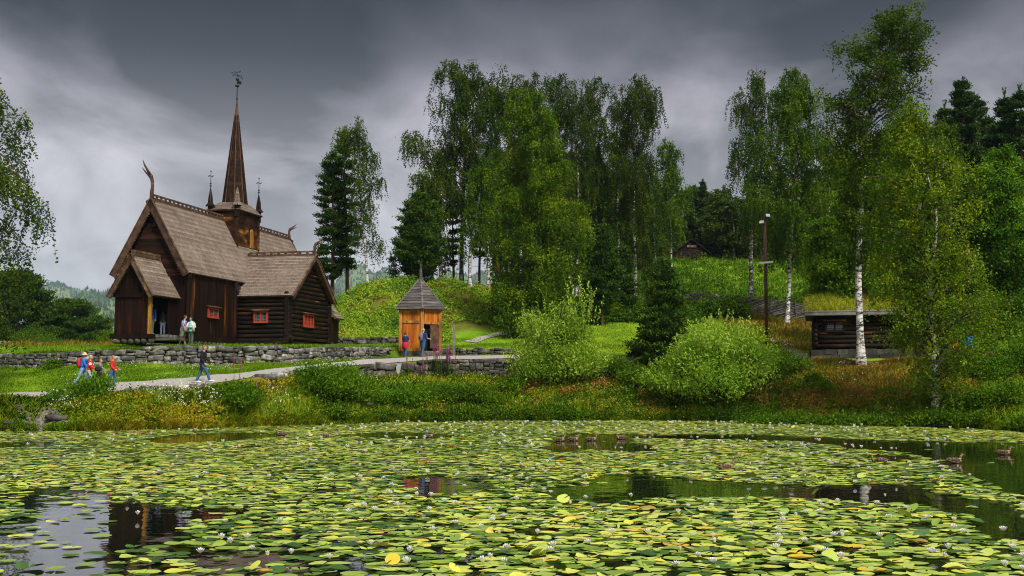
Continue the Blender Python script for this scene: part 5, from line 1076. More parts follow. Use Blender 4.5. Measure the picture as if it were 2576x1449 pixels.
for i in range(4):
    (a0,b0),(a1,b1) = cor[i],cor[(i+1)%4]
    e0,e1 = (cx_+a0*hx,cy_+b0*hy,TZ),(cx_+a1*hx,cy_+b1*hy,TZ); r0,r1 = (cx_+a0*ix,cy_+b0*iy,zt),(cx_+a1*ix,cy_+b1*iy,zt)
    mb.mat = 1; slab(mb,e0,e1,r0,r1,0.08); mb.mat = 0; shingles(mb,e0,e1,r0,r1,0.16,0.14,pt=0.05)
mb.build('tower_roof', [M['shingle'],M['trim']], church)
mb = MB(10); SB, ST = 9.80, 17.35; R0 = 0.86
ang8 = [math.pi/8+k*math.pi/4 for k in range(8)]
for k in range(8):
    a, b = ang8[k], ang8[(k+1)%8]; zt2 = 16.2; rt = R0*(ST-zt2)/(ST-SB)
    fl = lambda an, r_, z: (cx_+math.cos(an)*r_, cy_+math.sin(an)*r_, z)
    mb.mat = 1; slab(mb, fl(a,R0,SB), fl(b,R0,SB), fl(a,rt,zt2), fl(b,rt,zt2), 0.03, 0.0); mb.mat = 0
    shingles(mb, fl(a,R0,SB), fl(b,R0,SB), fl(a,rt,zt2), fl(b,rt,zt2), 0.27, 0.17, pt=0.12, thick=0.035)
    mb.mat = 1; mb.tube([fl(a,R0+.015,SB), fl(a,rt+.01,zt2)], [0.035,0.02], 5, tint=0.25); mb.mat = 0
mb.mat = 1; mb.tube([(cx_,cy_,16.2),(cx_,cy_,ST)],[R0*(ST-16.2)/(ST-SB)+0.01,0.03],8,tint=0.0)
spire = mb.build('spire', [M['spire_shingle'],M['trim']], church)
mb = MB(12); z0 = ST
mb.tube([(cx_,cy_,z0-.1),(cx_,cy_,z0+2.0)],[0.035,0.022],6); mb.ball((cx_,cy_,z0+0.03),(0.10,0.10,0.05)); mb.ball((cx_,cy_,z0+0.95),(0.17,0.17,0.09),8,5); mb.ball((cx_,cy_,z0+1.42),0.12)
mb.box((cx_+0.22,cy_-0.10,z0+1.16),(0.42,0.02,0.24),rz=-0.4,ry=0.35)
for d_ in ((1,-0.5),(0.4,1)):
    d_ = Vector((d_[0],d_[1],0)).normalized()
    mb.tube([Vector((cx_,cy_,z0+1.68))-d_*0.48+Vector((0,0,0.14)), Vector((cx_,cy_,z0+1.68))+d_*0.48-Vector((0,0,0.10))],[0.018,0.018],5)
    for s in (-1,1): mb.ball(Vector((cx_,cy_,z0+1.68))+d_*0.48*s+Vector((0,0,-0.11*s)),0.05,6,4)
mb.tube([(cx_-0.2,cy_,z0+1.93),(cx_+0.2,cy_,z0+1.93)],0.018,5)
for x in (-.2,.2): mb.ball((cx_+x,cy_,z0+1.97),0.045,6,4)
mb.build('weather_vane', M['iron'], spire, smooth=True)
for (a,b,nm) in ((-1,-1,'left'),(1,-1,'near'),(1,1,'right'),(-1,1,'far')):
    x, y = cx_+a*0.99, cy_+b*1.66; mb = MB(13)
    mb.mat = 1; mb.tube([(x,y,TZ-0.45),(x,y,TZ+0.32)],0.24,4,tint=0.2); mb.mat = 0
    for (z_a,z_b,ra,rb) in ((TZ+0.30,TZ+0.50,0.36,0.20),(TZ+0.46,TZ+0.95,0.19,0.15),(TZ+0.95,TZ+1.5,0.15,0.03)):
        if nm == 'near' and z_a > TZ+1.0: continue
        for k in range(6):
            an, bn = k*math.pi/3, (k+1)*math.pi/3; f_ = lambda t,r_,z: (x+math.cos(t)*r_, y+math.sin(t)*r_, z)
            shingles(mb, f_(an,ra,z_a), f_(bn,ra,z_a), f_(an,rb,z_b), f_(bn,rb,z_b), 0.14, 0.14, pt=0.04, thick=0.012)
    if nm == 'near': mb.ball((x,y,TZ+1.05),(0.17,0.17,0.1),8,5)
    tu = mb.build('corner_turret', [M['spire_shingle'] if nm != 'near' else M['shingle'], M['dark_plank']], church)
    if nm != 'near':
        fb = MB(14); zz = TZ+1.45; fb.tube([(x,y,zz-.1),(x,y,zz+1.25)],[0.03,0.018],5); fb.ball((x,y,zz+0.25),(0.09,0.09,0.04),8,4); fb.ball((x,y,zz+0.40),(0.08,0.08,0.04),8,4)
        fb.box((x,y,zz+0.92),(0.36,0.02,0.03)); fb.box((x,y,zz+0.92),(0.02,0.36,0.03))
        for s in (-1,1): fb.ball((x+0.18*s,y,zz+0.92),0.04,6,4); fb.ball((x,y+0.18*s,zz+0.92),0.04,6,4)
        fb.ball((x,y,zz+1.25),0.05,6,4); fb.build('finial', M['iron'], tu, smooth=True)
# ---- transept (log built) : x from 0 to 3.57, y from 6.35 to 13.13
QX, QY0, QY1 = 3.57, 6.35, 13.13; QC = (QY0+QY1)/2; QE, QR = 3.18, 6.15; qh = (QY1-QY0)/2+0.32; QS = (QR-QE)/qh
mb = MB(15)
logs(mb, 0.1,QY0, QX,QY0, 0.2, QE+0.1, 0.285); logs(mb, 0.1,QY1, QX,QY1, 0.2, QE+0.1, 0.285)
def qspan(z):
    if z < QE+0.2: return (0,1)
    w = (QR-0.12-z)/QS/(QY1-QY0); return (max(0,0.5-w), min(1,0.5+w))
logs(mb, QX,QY0, QX,QY1, 0.34, QR-0.35, 0.285, hw=qspan)
mb.mat = 1; mb.prism([(QX-.12,QY0+.12,0.2),(QX-.12,QY1-.12,0.2),(QX-.12,QY1-.12,QE),(QX-.12,QC,QR-.35),(QX-.12,QY0+.12,QE)], (-3.3,0,0), 0.1); mb.mat = 0
tw = mb.build('transept_wall', [M['dark_log'],M['black']], church, smooth=True)
for (a,b,c_,d_) in ((QX+0.02,QY0-0.22,0.15,0.15),(QX+0.2,QY0+0.02,0.15,0.15),(QX+0.2,QY1-0.02,0.15,0.15)):
    mb = MB(16); mb.box((a,b,1.85),(c_*1.1,d_*1.1,2.6)); mb.build('corner_board', M['dark_log'], church)
mb = MB(17)
for (x,y,dx,dy) in ((QX+0.02,QY0-0.35,0,1),(QX+0.36,QY0+0.0,-1,0),(QX+0.36,QY1,-1,0)):
    mb.tube([(x,y,0.34+(0.12 if dx else 0)),(x+dx*0.5,y+dy*0.5,0.34+(0.12 if dx else 0))],0.21,12,tint=0.8)
mb.box((QX/2+.1,QY0-0.03,0.16),(QX,0.3,0.26),tint=0.5); mb.box((QX+0.05,QC,0.14),(0.3,QY1-QY0,0.26),tint=0.5)
mb.build('sill_log', M['dark_log'], church, smooth=False)
troof = gable_roof(church, 'transept_roof', 'x', QC, -0.9, QX+0.45, qh, QE, QR)
barge(troof, 'x', QC, QX+0.47, qh, QE, QR, 0.24, sgn=1)
crest(troof, (-0.75,QC,QR), (QX+0.4,QC,QR), 0.30, 9)
dragon(troof, (QX+0.42,QC,QR), (1,0.2,0), 1.05, 0.85)
# annex behind the transept's far corner
mb = MB(18); vplanks(mb, 2.4,13.4, 3.85,13.4, 0.1,2.2,0.22); vplanks(mb, 3.85,13.4, 3.85,14.5, 0.1,2.2,0.22); mb.build('annex_wall', M['dark_plank'], church)
mb = MB(19); e0,e1,r0,r1 = (4.2,13.2,2.1),(4.2,14.7,2.1),(3.1,13.2,3.25),(3.1,14.7,3.25); mb.mat = 1; slab(mb,e0,e1,r0,r1); mb.mat = 0; shingles(mb,e0,e1,r0,r1,0.22,0.2,pt=0.05); mb.build('annex_roof', [M['shingle'],M['trim']], church)
# ---- porch: x -2.93..-0.78, y -2.86..0
PX0, PX1, PY = -2.93, -0.78, -2.86; PC = (PX0+PX1)/2; PE, PR = 2.62, 4.95
mb = MB(20); vplanks(mb, PX0,PY, PX1,PY, 0.42,2.55,0.27); vplanks(mb, PX0,0, PX0,PY, 0.42,2.6,0.27)
vplanks(mb, PX0,PY, PX1,PY, 2.7,4.6,0.27, ztop=lambda t: 2.78+ (1-abs(t-0.5)*2)*1.80)
mb.box((PC,PY-0.04,2.64),(2.4,0.2,0.24),tint=0.15)
mb.build('porch_wall', M['dark_plank'], church)
mb = MB(120); vplanks(mb, PX1+0.02,-0.95, PX1+0.02,0, 0.42,2.5,0.22); mb.build('porch_side_wall', M['dark_plank'], church)
mb = MB(21); mb.box((PC,PY,0.27),(2.7,0.36,0.26)); mb.box((PX0,PY/2,0.27),(0.36,2.9,0.26)); mb.box((PX1+.03,-1.4,2.60),(0.16,2.9,0.16)); mb.box((PC,-1.4,0.36),(1.9,2.6,0.10),tint=0.3)
mb.build('porch_sill', M['dark_plank'], church)
mb = MB(22); mb.box((PX1,PY,1.4),(0.17,0.17,2.3),tint=0.8); mb.build('porch_post', M['yellow_post'], church)
proof = gable_roof(church, 'porch_roof', 'y', PC, PY-0.35, 0.0, 1.40, PE, PR, 0.17)
barge(proof, 'y', PC, PY-0.37, 1.40, PE, PR, 0.24)
mb = MB(23); mb.box((PC,PY/2-0.15,PR+0.06),(0.16,3.1,0.16),tint=0.6); mb.box((PC,PY/2-0.15,PR+0.24),(0.12,3.1,0.14),tint=0.8); mb.build('ridge_board', M['barge'], proof)
mb = MB(24); mb.box((NC+0.7,0.02-0.06,1.5),(1.1,0.06,2.1),tint=0.05); mb.build('church_door', M['black'], church)
mb = MB(25); mb.box((PX1+0.55,-1.75,0.28),(0.9,1.7,0.16),jit=0.03); mb.box((PX1+0.85,-1.7,0.12),(1.5,2.0,0.16),jit=0.03); mb.build('doorstep', M['stone'], church)
# foundation stones
mb = MB(26); r = mb.r
def fnd(x0,y0,x1,y1):
    L_ = math.hypot(x1-x0,y1-y0); s = 0; ang = math.atan2(y1-y0,x1-x0)
    while s < L_:
        w = r.uniform(0.3,0.7); t = (s+w/2)/L_; mb.ball((x0+(x1-x0)*t,y0+(y1-y0)*t,0.03),(w*0.52,0.2,0.20),8,6,noise=0.09,R=Matrix.Rotation(ang,3,'Z')); s += w
fnd(NX1+0.02,0,NX1+0.02,6.3); fnd(0.2,QY0-0.02,QX,QY0-0.02); fnd(QX+0.02,QY0,QX+0.02,QY1)
mb.build('foundation', M['dark_stone'], church, smooth=True)
mb = MB(27); fnd(PX0-0.2,PY,PX1+0.1,PY); fnd(PX0-0.1,PY,PX0-0.1,0); mb.build('porch_foundation', M['dark_stone'], church, smooth=True)
# windows
def window(parent, c, ax, w, h, nx, ny, mull, mat='red_frame'):
    """ax: outward normal 'x+' or 'y-'; mull = list of thick mullion positions"""
    c = Vector(c)
    if ax == 'x+': R = Matrix.Rotation(math.pi/2,4,'Z')
    else: R = Matrix.Identity(4)
    Mx = Matrix.Translation(c) @ R
    mb = MB(30); mb.M = Mx; f = 0.10
    mb.box((0,-0.03,h/2-f/2),(w,0.10,f)); mb.box((0,-0.03,-h/2+f/2),(w,0.10,f)); mb.box((-w/2+f/2,-0.03,0),(f,0.10,h-2*f)); mb.box((w/2-f/2,-0.03,0),(f,0.10,h-2*f))
    for q in mull: mb.box((q*w,-0.025,0),(0.09,0.085,h-2*f))
    mb.box((0,-0.09,-h/2-0.01),(w+0.04,0.06,0.05))
    if mat == 'red_frame' and ny > 2 and nx == 6:
        for i in range(1,3): mb.box((0,-0.02,-h/2+f+(h-2*f)*i/3),(w-2*f,0.05,0.03))
        for i in (1,3,5): mb.box((-w/2+f+(w-2*f)*i/6,-0.02,0),(0.03,0.05,h-2*f))
    fr = mb.build('window', M[mat], parent)
    mb = MB(31); mb.M = Mx; mb.box((0,0.0,0),(w-0.15,0.02,h-0.15)); mb.build('pane', M['glass'], fr)
    if not (mat == 'red_frame' and nx == 6):
        mb = MB(32); mb.M = Mx
        for i in range(1,nx*2): mb.box((-w/2+f+(w-2*f)*i/(nx*2),-0.014,0),(0.018,0.012,h-2*f))
        for i in range(1,ny): mb.box((0,-0.0145,-h/2+f+(h-2*f)*i/ny),(w-2*f,0.012,0.018))
        mb.build('lead_bars', M['lead'], fr)
    mb = MB(33); mb.M = Mx; mb.box((0,-0.10,h/2+0.07),(w+0.22,0.26,0.05),rx=0.2); mb.build('hood_board', M['trim'], fr)
window(church, (NX1+0.08,3.02,1.93), 'x+', 1.30, 0.62, 4, 5, [0.0])
window(church, (1.83,QY0-0.17,1.84), 'y-', 0.98, 0.74, 4, 6, [0.0])
window(church, (QX+0.18,QC-0.42,1.72), 'x+', 1.65, 0.84, 6, 3, [-0.165,0.165])
mb = MB(34); mb.box((0.3,6.0,3.72),(0.22,0.22,0.28)); mb.ball((0.3,6.0,3.5),0.1,8,6); mb.build('eave_lamp', M['iron'], church)

# ------------------------------------------------------------------ small ticket hut with pyramid roof
g = W(1055, 893, 75.5); hut = empty('wooden_hut', (g.x, g.y, g.z+0.02), -0.10, 'small orange brown wooden hut with a steep grey pyramid roof beside the path', 'hut')
# plan turned: near corner towards the camera right; left face wide, right face narrow
hw = 0.86
HM = Matrix.Rotation(math.radians(-22),4,'Z')
def hutmb(seed): m_ = MB(seed); m_.M = HM; return m_
P4 = [(-1.0,-0.75),(0.52,-0.75),(1.35,0.55),(0.4,1.3),(-1.0,1.1)]   # five-sided plan
P4 = [(-1.12,-0.62),(0.30,-0.80),(1.28,0.20),(0.55,1.25),(-0.80,1.15)]
HM = Matrix.Identity(4)
mb = hutmb(1); zb, zt = 0.30, 2.95
for i in (0,2,3,4):
    a, b = P4[i], P4[(i+1)%5]; vplanks(mb, a[0],a[1],b[0],b[1], zb, zt, 0.17, 0.05)
a, b = P4[1], P4[2]; vplanks(mb, a[0],a[1],b[0],b[1], 2.02, zt, 0.17, 0.05)
q = (a[0]+(b[0]-a[0])*0.12, a[1]+(b[1]-a[1])*0.12)
mb.build('wall_boards', M['orange_wood'], hut)
mb = hutmb(2)
for i,(x,y) in enumerate(P4): mb.box((x*1.03,y*1.03,1.6),(0.20,0.20,2.8),rz=0.3)
for i in range(5):
    a, b = P4[i], P4[(i+1)%5]; ang = math.atan2(b[1]-a[1],b[0]-a[0]); L_ = math.hypot(b[0]-a[0],b[1]-a[1]); c = ((a[0]+b[0])/2*1.04,(a[1]+b[1])/2*1.04)
    mb.box((*c,2.12 if i != 1 else 2.05),(L_,0.10,0.16),ang,tint=0.6); mb.box((*c,2.92),(L_,0.14,0.14),ang,tint=0.4)
    if i != 1: mb.box((*c,0.30),(L_,0.14,0.18),ang,tint=0.5)
mb.build('corner_frame', M['yellow_post'], hut)
mb = hutmb(3); a, b = P4[1], P4[2]
for k,(f0,f1) in enumerate(((0.02,0.10),(0.90,0.98))):
    c = (a[0]+(b[0]-a[0])*(f0+f1)/2, a[1]+(b[1]-a[1])*(f0+f1)/2); mb.box((*c,1.2),(0.1,0.08,1.7),math.atan2(b[1]-a[1],b[0]-a[0]))
mb.build('door_frame', M['orange_wood'], hut)
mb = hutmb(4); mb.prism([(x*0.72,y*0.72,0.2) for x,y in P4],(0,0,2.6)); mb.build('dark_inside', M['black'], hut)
mb = hutmb(5); mb.box((1.05,-0.28,1.15),(0.75,0.05,1.5),rz=0.85,tint=0.2); mb.box((1.02,-0.32,0.85),(0.7,0.07,0.1),rz=0.85,tint=0.1); mb.build('door', M['trim'], hut)
mb = hutmb(6); mb.prism([(x*1.12,y*1.12,-0.35) for x,y in P4],(0,0,0.58)); mb.build('plinth', M['dark_stone'], hut)
mb = hutmb(7); ap = Vector((0.02,0.2,5.02)); cx0, cy0 = 0.02, 0.2
for i in range(5):
    a, b = P4[i], P4[(i+1)%5]; e = [Vector((cx0+(p_[0]-cx0)*1.32, cy0+(p_[1]-cy0)*1.32, 2.93)) for p_ in (a,b)]
    n = 11
    for k in range(n):
        f0, f1 = k/n, min((k+1.12)/n,0.995); v = [e[0].lerp(ap,f0), e[1].lerp(ap,f0), e[1].lerp(ap,f1), e[0].lerp(ap,f1)]
        nn = (e[1]-e[0]).cross(ap-e[0]).normalized()
        mb.add([v[0]+nn*0.035, v[1]+nn*0.035, v[2]+nn*0.005, v[3]+nn*0.005, v[0]-nn*0.03, v[1]-nn*0.03], [(0,1,2,3),(4,5,1,0)])
    mb.tube([e[0]+Vector((0,0,0.04)), ap+Vector((0,0,0.04))],[0.06,0.05],5,tint=0.95)
mb.build('roof', M['hut_roof'], hut)
mb = hutmb(8); mb.tube([ap-Vector((0,0,0.25)), ap+Vector((0,0,0.25)), ap+Vector((0,0,0.7)), ap+Vector((0,0,1.12))],[0.14,0.12,0.06,0.02],6); mb.build('spire_pole', M['hut_roof'], hut)
# info box on a post in front of the hut
g = G(1047, 74.9); mb = MB(40); ib = empty('info_box', g, 0, 'small white notice box on a post in front of the orange hut', 'notice box')
mb.tube([(0,0,-0.1),(0,0,0.9)],0.03,6); mb.build('post', M['iron'], ib)
mb = MB(41); mb.box((0,0,1.25),(0.34,0.10,0.36)); mb.box((0,0,0.82),(0.34,0.10,0.38)); mb.build('box_body', M['white_paint'], ib)
mb = MB(42); mb.box((0.0,-0.056,1.24),(0.16,0.006,0.14)); mb.build('notice', M['lead'], ib)
mb = MB(43); mb.box((0,0,1.46),(0.40,0.16,0.04)); mb.build('cap', M['iron'], ib)
g = G(1142, 75.6); mb = MB(44); mb.box((0,0,0.95),(0.16,0.14,2.1),jit=0.012); mb.box((0.0,0,2.02),(0.10,0.10,0.10),ry=0.5); mb.build('fence_post', M['grey_wood'], loc=g, label='weathered grey upright post beside the path, right of the hut', cat='post')
g = G(1002, 69.2); mb = MB(45); mb.M = Matrix.Diagonal((0.8,0.8,0.5,1)); mb.add([(-0.22,0,1.5),(0.24,0,1.52),(0.05,-0.02,0.0),(-0.08,-0.02,0.02),(-0.2,0.12,1.46),(0.22,0.12,1.48),(0.06,0.1,0.0),(-0.07,0.1,0.0)],[(0,3,2,1),(4,5,6,7),(0,1,5,4),(1,2,6,5),(0,4,7,3)]); mb.build('pale_stone', flat('pale_stone',(0.36,0.34,0.30),0.9,var=0.3), loc=g, label='pale wedge shaped upright stone under the path, left of the pink flowers', cat='stone')

# ------------------------------------------------------------------ turf roofed log cabin on the right
g = G(2050, 71.0); g.z = zof(903, 71.0)
cab = empty('log_cabin', g, math.radians(-14.5), 'dark log cabin with a grassy turf roof behind the white footed tree', 'cabin')
CW, CD = 7.4, 5.2
mb = MB(50); logs(mb, 0.1,0,CW,0, 0.66,2.75,0.27,over=0.2); logs(mb, 0.1,CD,CW,CD,0.66,2.75,0.27,over=0.2)
for x in (0.1,CW): logs(mb, x,0,x,CD, 0.80,3.6,0.27, hw=lambda z: (0,1) if z < 2.7 else (max(0,(z-2.7)/1.05*0.5), 1-max(0,(z-2.7)/1.05*0.5)), over=0.25)
mb.mat = 1; mb.box((CW/2,CD/2,1.6),(CW-0.2,CD-0.2,2.2),tint=0); mb.build('log_wall', [M['dark_log'],M['black']], cab, smooth=True)
mb = MB(51); r = mb.r
for zc in (0.12,0.42):
    s = -0.2
    while s < CW+0.1:
        w = r.uniform(0.5,1.1); mb.box((s+w/2,-0.02,zc),(w*0.97,0.42,0.32),jit=0.035); s += w
    s = 0.2
    while s < CD: w = r.uniform(0.5,1.0); mb.box((-0.08,s+w/2,zc),(0.4,w*0.97,0.32),jit=0.03); s += w
mb.build('stone_base', M['base_stone'], cab)
window(cab, (1.25,-0.12,1.98), 'y-', 1.15, 0.62, 4, 3, [0.0], mat='dark_log')
mb = MB(52); q0, q1 = -0.5, CW+0.4
for s, yb, ym in ((0,-0.55,CD/2),(1,CD+0.55,CD/2)):
    mb.prism([(q0,yb,2.62),(q1,yb,2.62),(q1,ym,3.75),(q0,ym,3.75)],(0,0,0.10))
mb.box(((q0+q1)/2,-0.62,2.74),(q1-q0,0.14,0.18)); mb.tube([(q0,-0.64,2.86),(q1,-0.64,2.86)],0.07,8); mb.build('roof_boards', M['grey_wood'], cab)
def turf():
    r = np.random.RandomState(4); n = 15000; x = r.uniform(q0,q1,n); y = r.uniform(-0.5,CD+0.5,n); z = 2.80+ (1-abs(y-CD/2)/(CD/2+0.5))*1.12+0.08*np.sin(x*2)
    h = r.uniform(0.15,0.5,n)*(0.8+0.4*np.sin(x*1.3)); a = r.uniform(0,6.28,n); s = np.stack([np.cos(a)*0.03,np.sin(a)*0.03,a*0],1); b = np.stack([x,y,z],1)
    tip = b+np.stack([r.normal(0,0.12,n),r.normal(-0.05,0.12,n),h],1); V = np.stack([b-s,b+s,tip],1).reshape(-1,3); T = np.arange(3*n).reshape(-1,3)
    k = 700; c = np.stack([r.uniform(q0,q1,k),r.uniform(-0.4,CD/2,k)],1); zz = 2.93+(1-abs(c[:,1]-CD/2)/(CD/2+0.5))*1.12
    pts = (np.stack([c[:,0],c[:,1],zz],1)[:,None,:]+r.normal(0,0.14,(k,14,3))).reshape(-1,3); LV,LQ = leaf_quads(r,pts,0.09,0.05)
    me = np_mesh('turf', np.concatenate([LV,V]), LQ, M['grass_turf'], tint=np.concatenate([r.uniform(0.2,1,len(LQ)), r.uniform(0,1,n)]), FT=T+len(LV)); link('turf', me, cab)
M['grass_turf'] = mk('grass_turf', [(0.0,(0.06,0.14,0.004)), (0.4,(0.22,0.30,0.008)), (0.75,(0.50,0.46,0.015)), (1.0,(0.45,0.26,0.04))], scale=0.7, wt=0.6, trans=0.3)
turf()
mb = MB(53)
for yb, ym in ((-0.5,CD/2),(CD+0.5,CD/2)): mb.prism([(q0+.05,yb,2.73),(q1-.05,yb,2.73),(q1-.05,ym,3.86),(q0+.05,ym,3.86)],(0,0,0.12))
mb.build('sod_layer', M['soil'], cab)

# ------------------------------------------------------------------ farm hut at the edge of the wood
g = G(1697, 139); g.z = zof(655,139); fh = empty('farm_hut', g, 0.05, 'small dark red brown gabled farm hut at the top of the meadow', 'hut')
FW = 4.4; mb = MB(60); hboards(mb, 0,0,FW,0, -0.3,2.45, lambda z: (0,1) if z < 0.85 else (0.5-(2.5-z)/3.3,0.5+(2.5-z)/3.3), w=0.22)
mb.box((FW/2,2.2,0.3),(FW-.1,4,1.4)); mb.build('wall', M['dark_log'], fh)
mb = MB(61)
for s in (-1,1): mb.prism([(FW/2+s*2.45,-0.4,0.70),(FW/2,-0.4,2.55),(FW/2,-0.4,2.68),(FW/2+s*2.45,-0.4,0.83)],(0,5,0),0.6)
mb.build('roof', M['dark_log'], fh)
mb = MB(62); mb.box((FW/2+0.05,-0.16,1.72),(1.15,0.05,0.26),tint=0.9); mb.build('hatch', M['barge'], fh)

# ------------------------------------------------------------------ lamp pole, rail fence, bench, plank, stump, rocks
g = G(1931, 73); g.z = zof(893,73); ph = W(1931,545,73).z-g.z; lp = empty('lamp_pole', g, 0, 'tall brown wooden pole with two floodlights at its top', 'lamp pole')
mb = MB(70); mb.tube([(0,0,-0.5),(0,0,ph*0.5),(0,0,ph)],[0.125,0.11,0.095],10); mb.build('pole', M['pole_wood'], lp, smooth=True)
for k,(dx,dz,rx,rz) in enumerate(((0.13,0.02,0.35,0.3),(-0.20,-0.42,0.5,-0.6))):
    mb = MB(71); mb.box((dx,-0.14,ph+dz),(0.34,0.20,0.26),rx=-rx,rz=rz); mb.box((dx*0.5,-0.02,ph+dz-0.13),(0.05,0.2,0.18)); fl_ = mb.build('floodlight', M['lamp_metal'], lp)
    mb = MB(72); R_ = Matrix.Rotation(rz,3,'Z') @ Matrix.Rotation(-rx,3,'X'); c = R_ @ Vector((0,-0.105,0)); mb.box((dx+c.x,-0.14+c.y,ph+dz+c.z),(0.27,0.012,0.19),rx=-rx,rz=rz); mb.build('lamp_glass', M['lamp_glass'], fl_)
mb = MB(73); zz = W(1931,661,73).z-g.z; mb.box((0.0,-0.19,zz),(0.92,0.12,0.11),ry=-0.10,rz=0.15); mb.build('tube_light', M['white_paint'], lp)
mb = MB(74); mb.tube([(0,-0.15,zz-0.12),(0.03,-0.17,zz-0.02)],0.05,6); mb.build('bracket', M['lamp_metal'], lp)
def rail_fence(pts, label, seed, h=1.25):
    """old style fence: leaning split rails stacked between paired stakes"""
    P_ = [G(px,Y) for px,Y in pts]; L_ = [0]
    for a,b in zip(P_,P_[1:]): L_.append(L_[-1]+(b-a).to_2d().length)
    at = lambda s: Vector([float(np.interp(s,L_,[p[k] for p in P_])) for k in range(3)])
    o = empty('rail_fence', P_[0], 0, label, 'fence'); rr = random.Random(seed); s = 0; base = P_[0]
    while s < L_[-1]:
        q = at(s)-base; mb = MB(int(s*10)); mb.tube([q+Vector((0,-0.14,-0.3)), q+Vector((rr.uniform(-.1,.15),-0.12,h+rr.uniform(0.1,0.5)))],[0.04,0.025],5)
        mb.tube([q+Vector((0,0.14,-0.3)), q+Vector((rr.uniform(-.1,.15),0.12,h+rr.uniform(0.1,0.5)))],[0.04,0.025],5); mb.build('stake', M['grey_wood'], o); s += rr.uniform(0.9,1.25)
    mb = MB(seed); s = -2.4
    while s < L_[-1]-0.5:
        a = at(max(s,0))-base; b = at(min(s+3.3,L_[-1]))-base
        f0 = max(0,-s)/3.3; f1 = 1-max(0,s+3.3-L_[-1])/3.3
        mb.tube([a+Vector((0,rr.uniform(-.07,.07),0.08+h*f0*0.95)), b+Vector((0,rr.uniform(-.07,.07),h*f1+rr.uniform(-.1,.1)))],[0.075,0.055],6); s += 0.20
    mb.build('rails', M['grey_wood'], o)
rail_fence([(1722,101),(1790,100),(1860,98.5),(1950,97),(2045,95.5)],'long grey slanted rail fence crossing below the meadow',5,1.4)
rail_fence([(1478,101),(1530,101),(1590,101.5),(1625,102)],'short dark stretch of rail fence in the shade behind the bare stemmed pine',6,1.0)
g = G(2480, 66); g.z = max(g.z, zof(905,66)); bn = empty('bench', (g.x,g.y,g.z), 0, 'low dark plank bench on the grass at the right', 'bench')
mb = MB(75); mb.box((0.5,0,0.40),(1.15,0.36,0.14),tint=0.1); mb.build('seat', M['trim'], bn)
for x in (0.1,0.9): mb = MB(76); mb.box((x,0,0.08),(0.1,0.3,0.62)); mb.build('leg', M['trim'], bn)
g = G(66, 52.4); mb = MB(77); mb.box((0,0,0.06),(1.75,0.16,0.07),rz=0.03); mb.build('plank', M['grey_wood'], loc=g, label='long grey timber plank lying at the lower edge of the path on the left', cat='plank')
g = G(1803, 103.5); mb = MB(78); mb.tube([(0,0,-0.2),(0,0,0.3),(0.1,0,0.9)],[0.5,0.3,0.26],9); mb.tube([(-0.2,0,0),(-0.7,-0.3,-0.2)],[0.14,0.06],5); mb.tube([(0.2,0,0),(0.7,-0.3,-0.2)],[0.14,0.06],5); mb.build('tree_stump', M['grey_wood'], loc=g, smooth=True, label='grey rooty tree stump on the meadow behind the rail fence', cat='stump')
ST = [(1830,104,0.9,0.3,'flat pale rock right of the tree stump'),(1852,104.5,1.1,0.35,'long grey rock between the stump and the meadow birch'),(1945,104,0.9,0.4,'light rock just right of the meadow birch'),(1921,104,0.7,0.3,'small rock behind the lamp pole'),(2002,101,1.0,0.35,'low rock in the earth scar right of the curved birch'),
 (145,49.8,1.0,0.28,'flat dark rock at the left shore of the pond'),(52,50.2,0.5,0.25,'small grey stone on the bare dirt track'),(28,49.4,0.6,0.2,'flat stone low on the bare dirt track'),(925,63.5-2.6,0.8,0.28,'dark stone at the water edge under the bright shrub'),(2425,53.6,1.4,0.25,'pale slab at the waterline right of the leafy birch'),(2398,55.5,0.7,0.4,'round grey stone on the bank right of the leafy birch'),
 (2428,62,1.6,1.0,'mossy boulder under the dark bench, left one'),(2462,61.5,1.5,1.1,'mossy boulder under the dark bench, middle one'),(2500,61.2,1.7,0.8,'grey slanting boulder right below the dark bench'),(2535,61.4,1.5,0.7,'mossy boulder at the right edge of the bank'),(345-20,97,0.1,0.1,''),(880,97.3,0.9,0.4,'pale rock on the left shoulder of the mound')]
for i,(px,Y,w,h,lb) in enumerate(ST):
    if not lb: continue
    g = G(px,Y); mb = MB(80+i); mb.ball((0,0,h*0.25),(w/2,w*0.35,h*0.6),12,8,noise=0.10,R=Matrix.Rotation(0.12*(i%3-1),3,'Y')); mb.build('rock', M['dark_stone' if i in (5,6,7,8,11,12,14) else 'stone'], loc=g, smooth=True, label=lb, cat='rock')
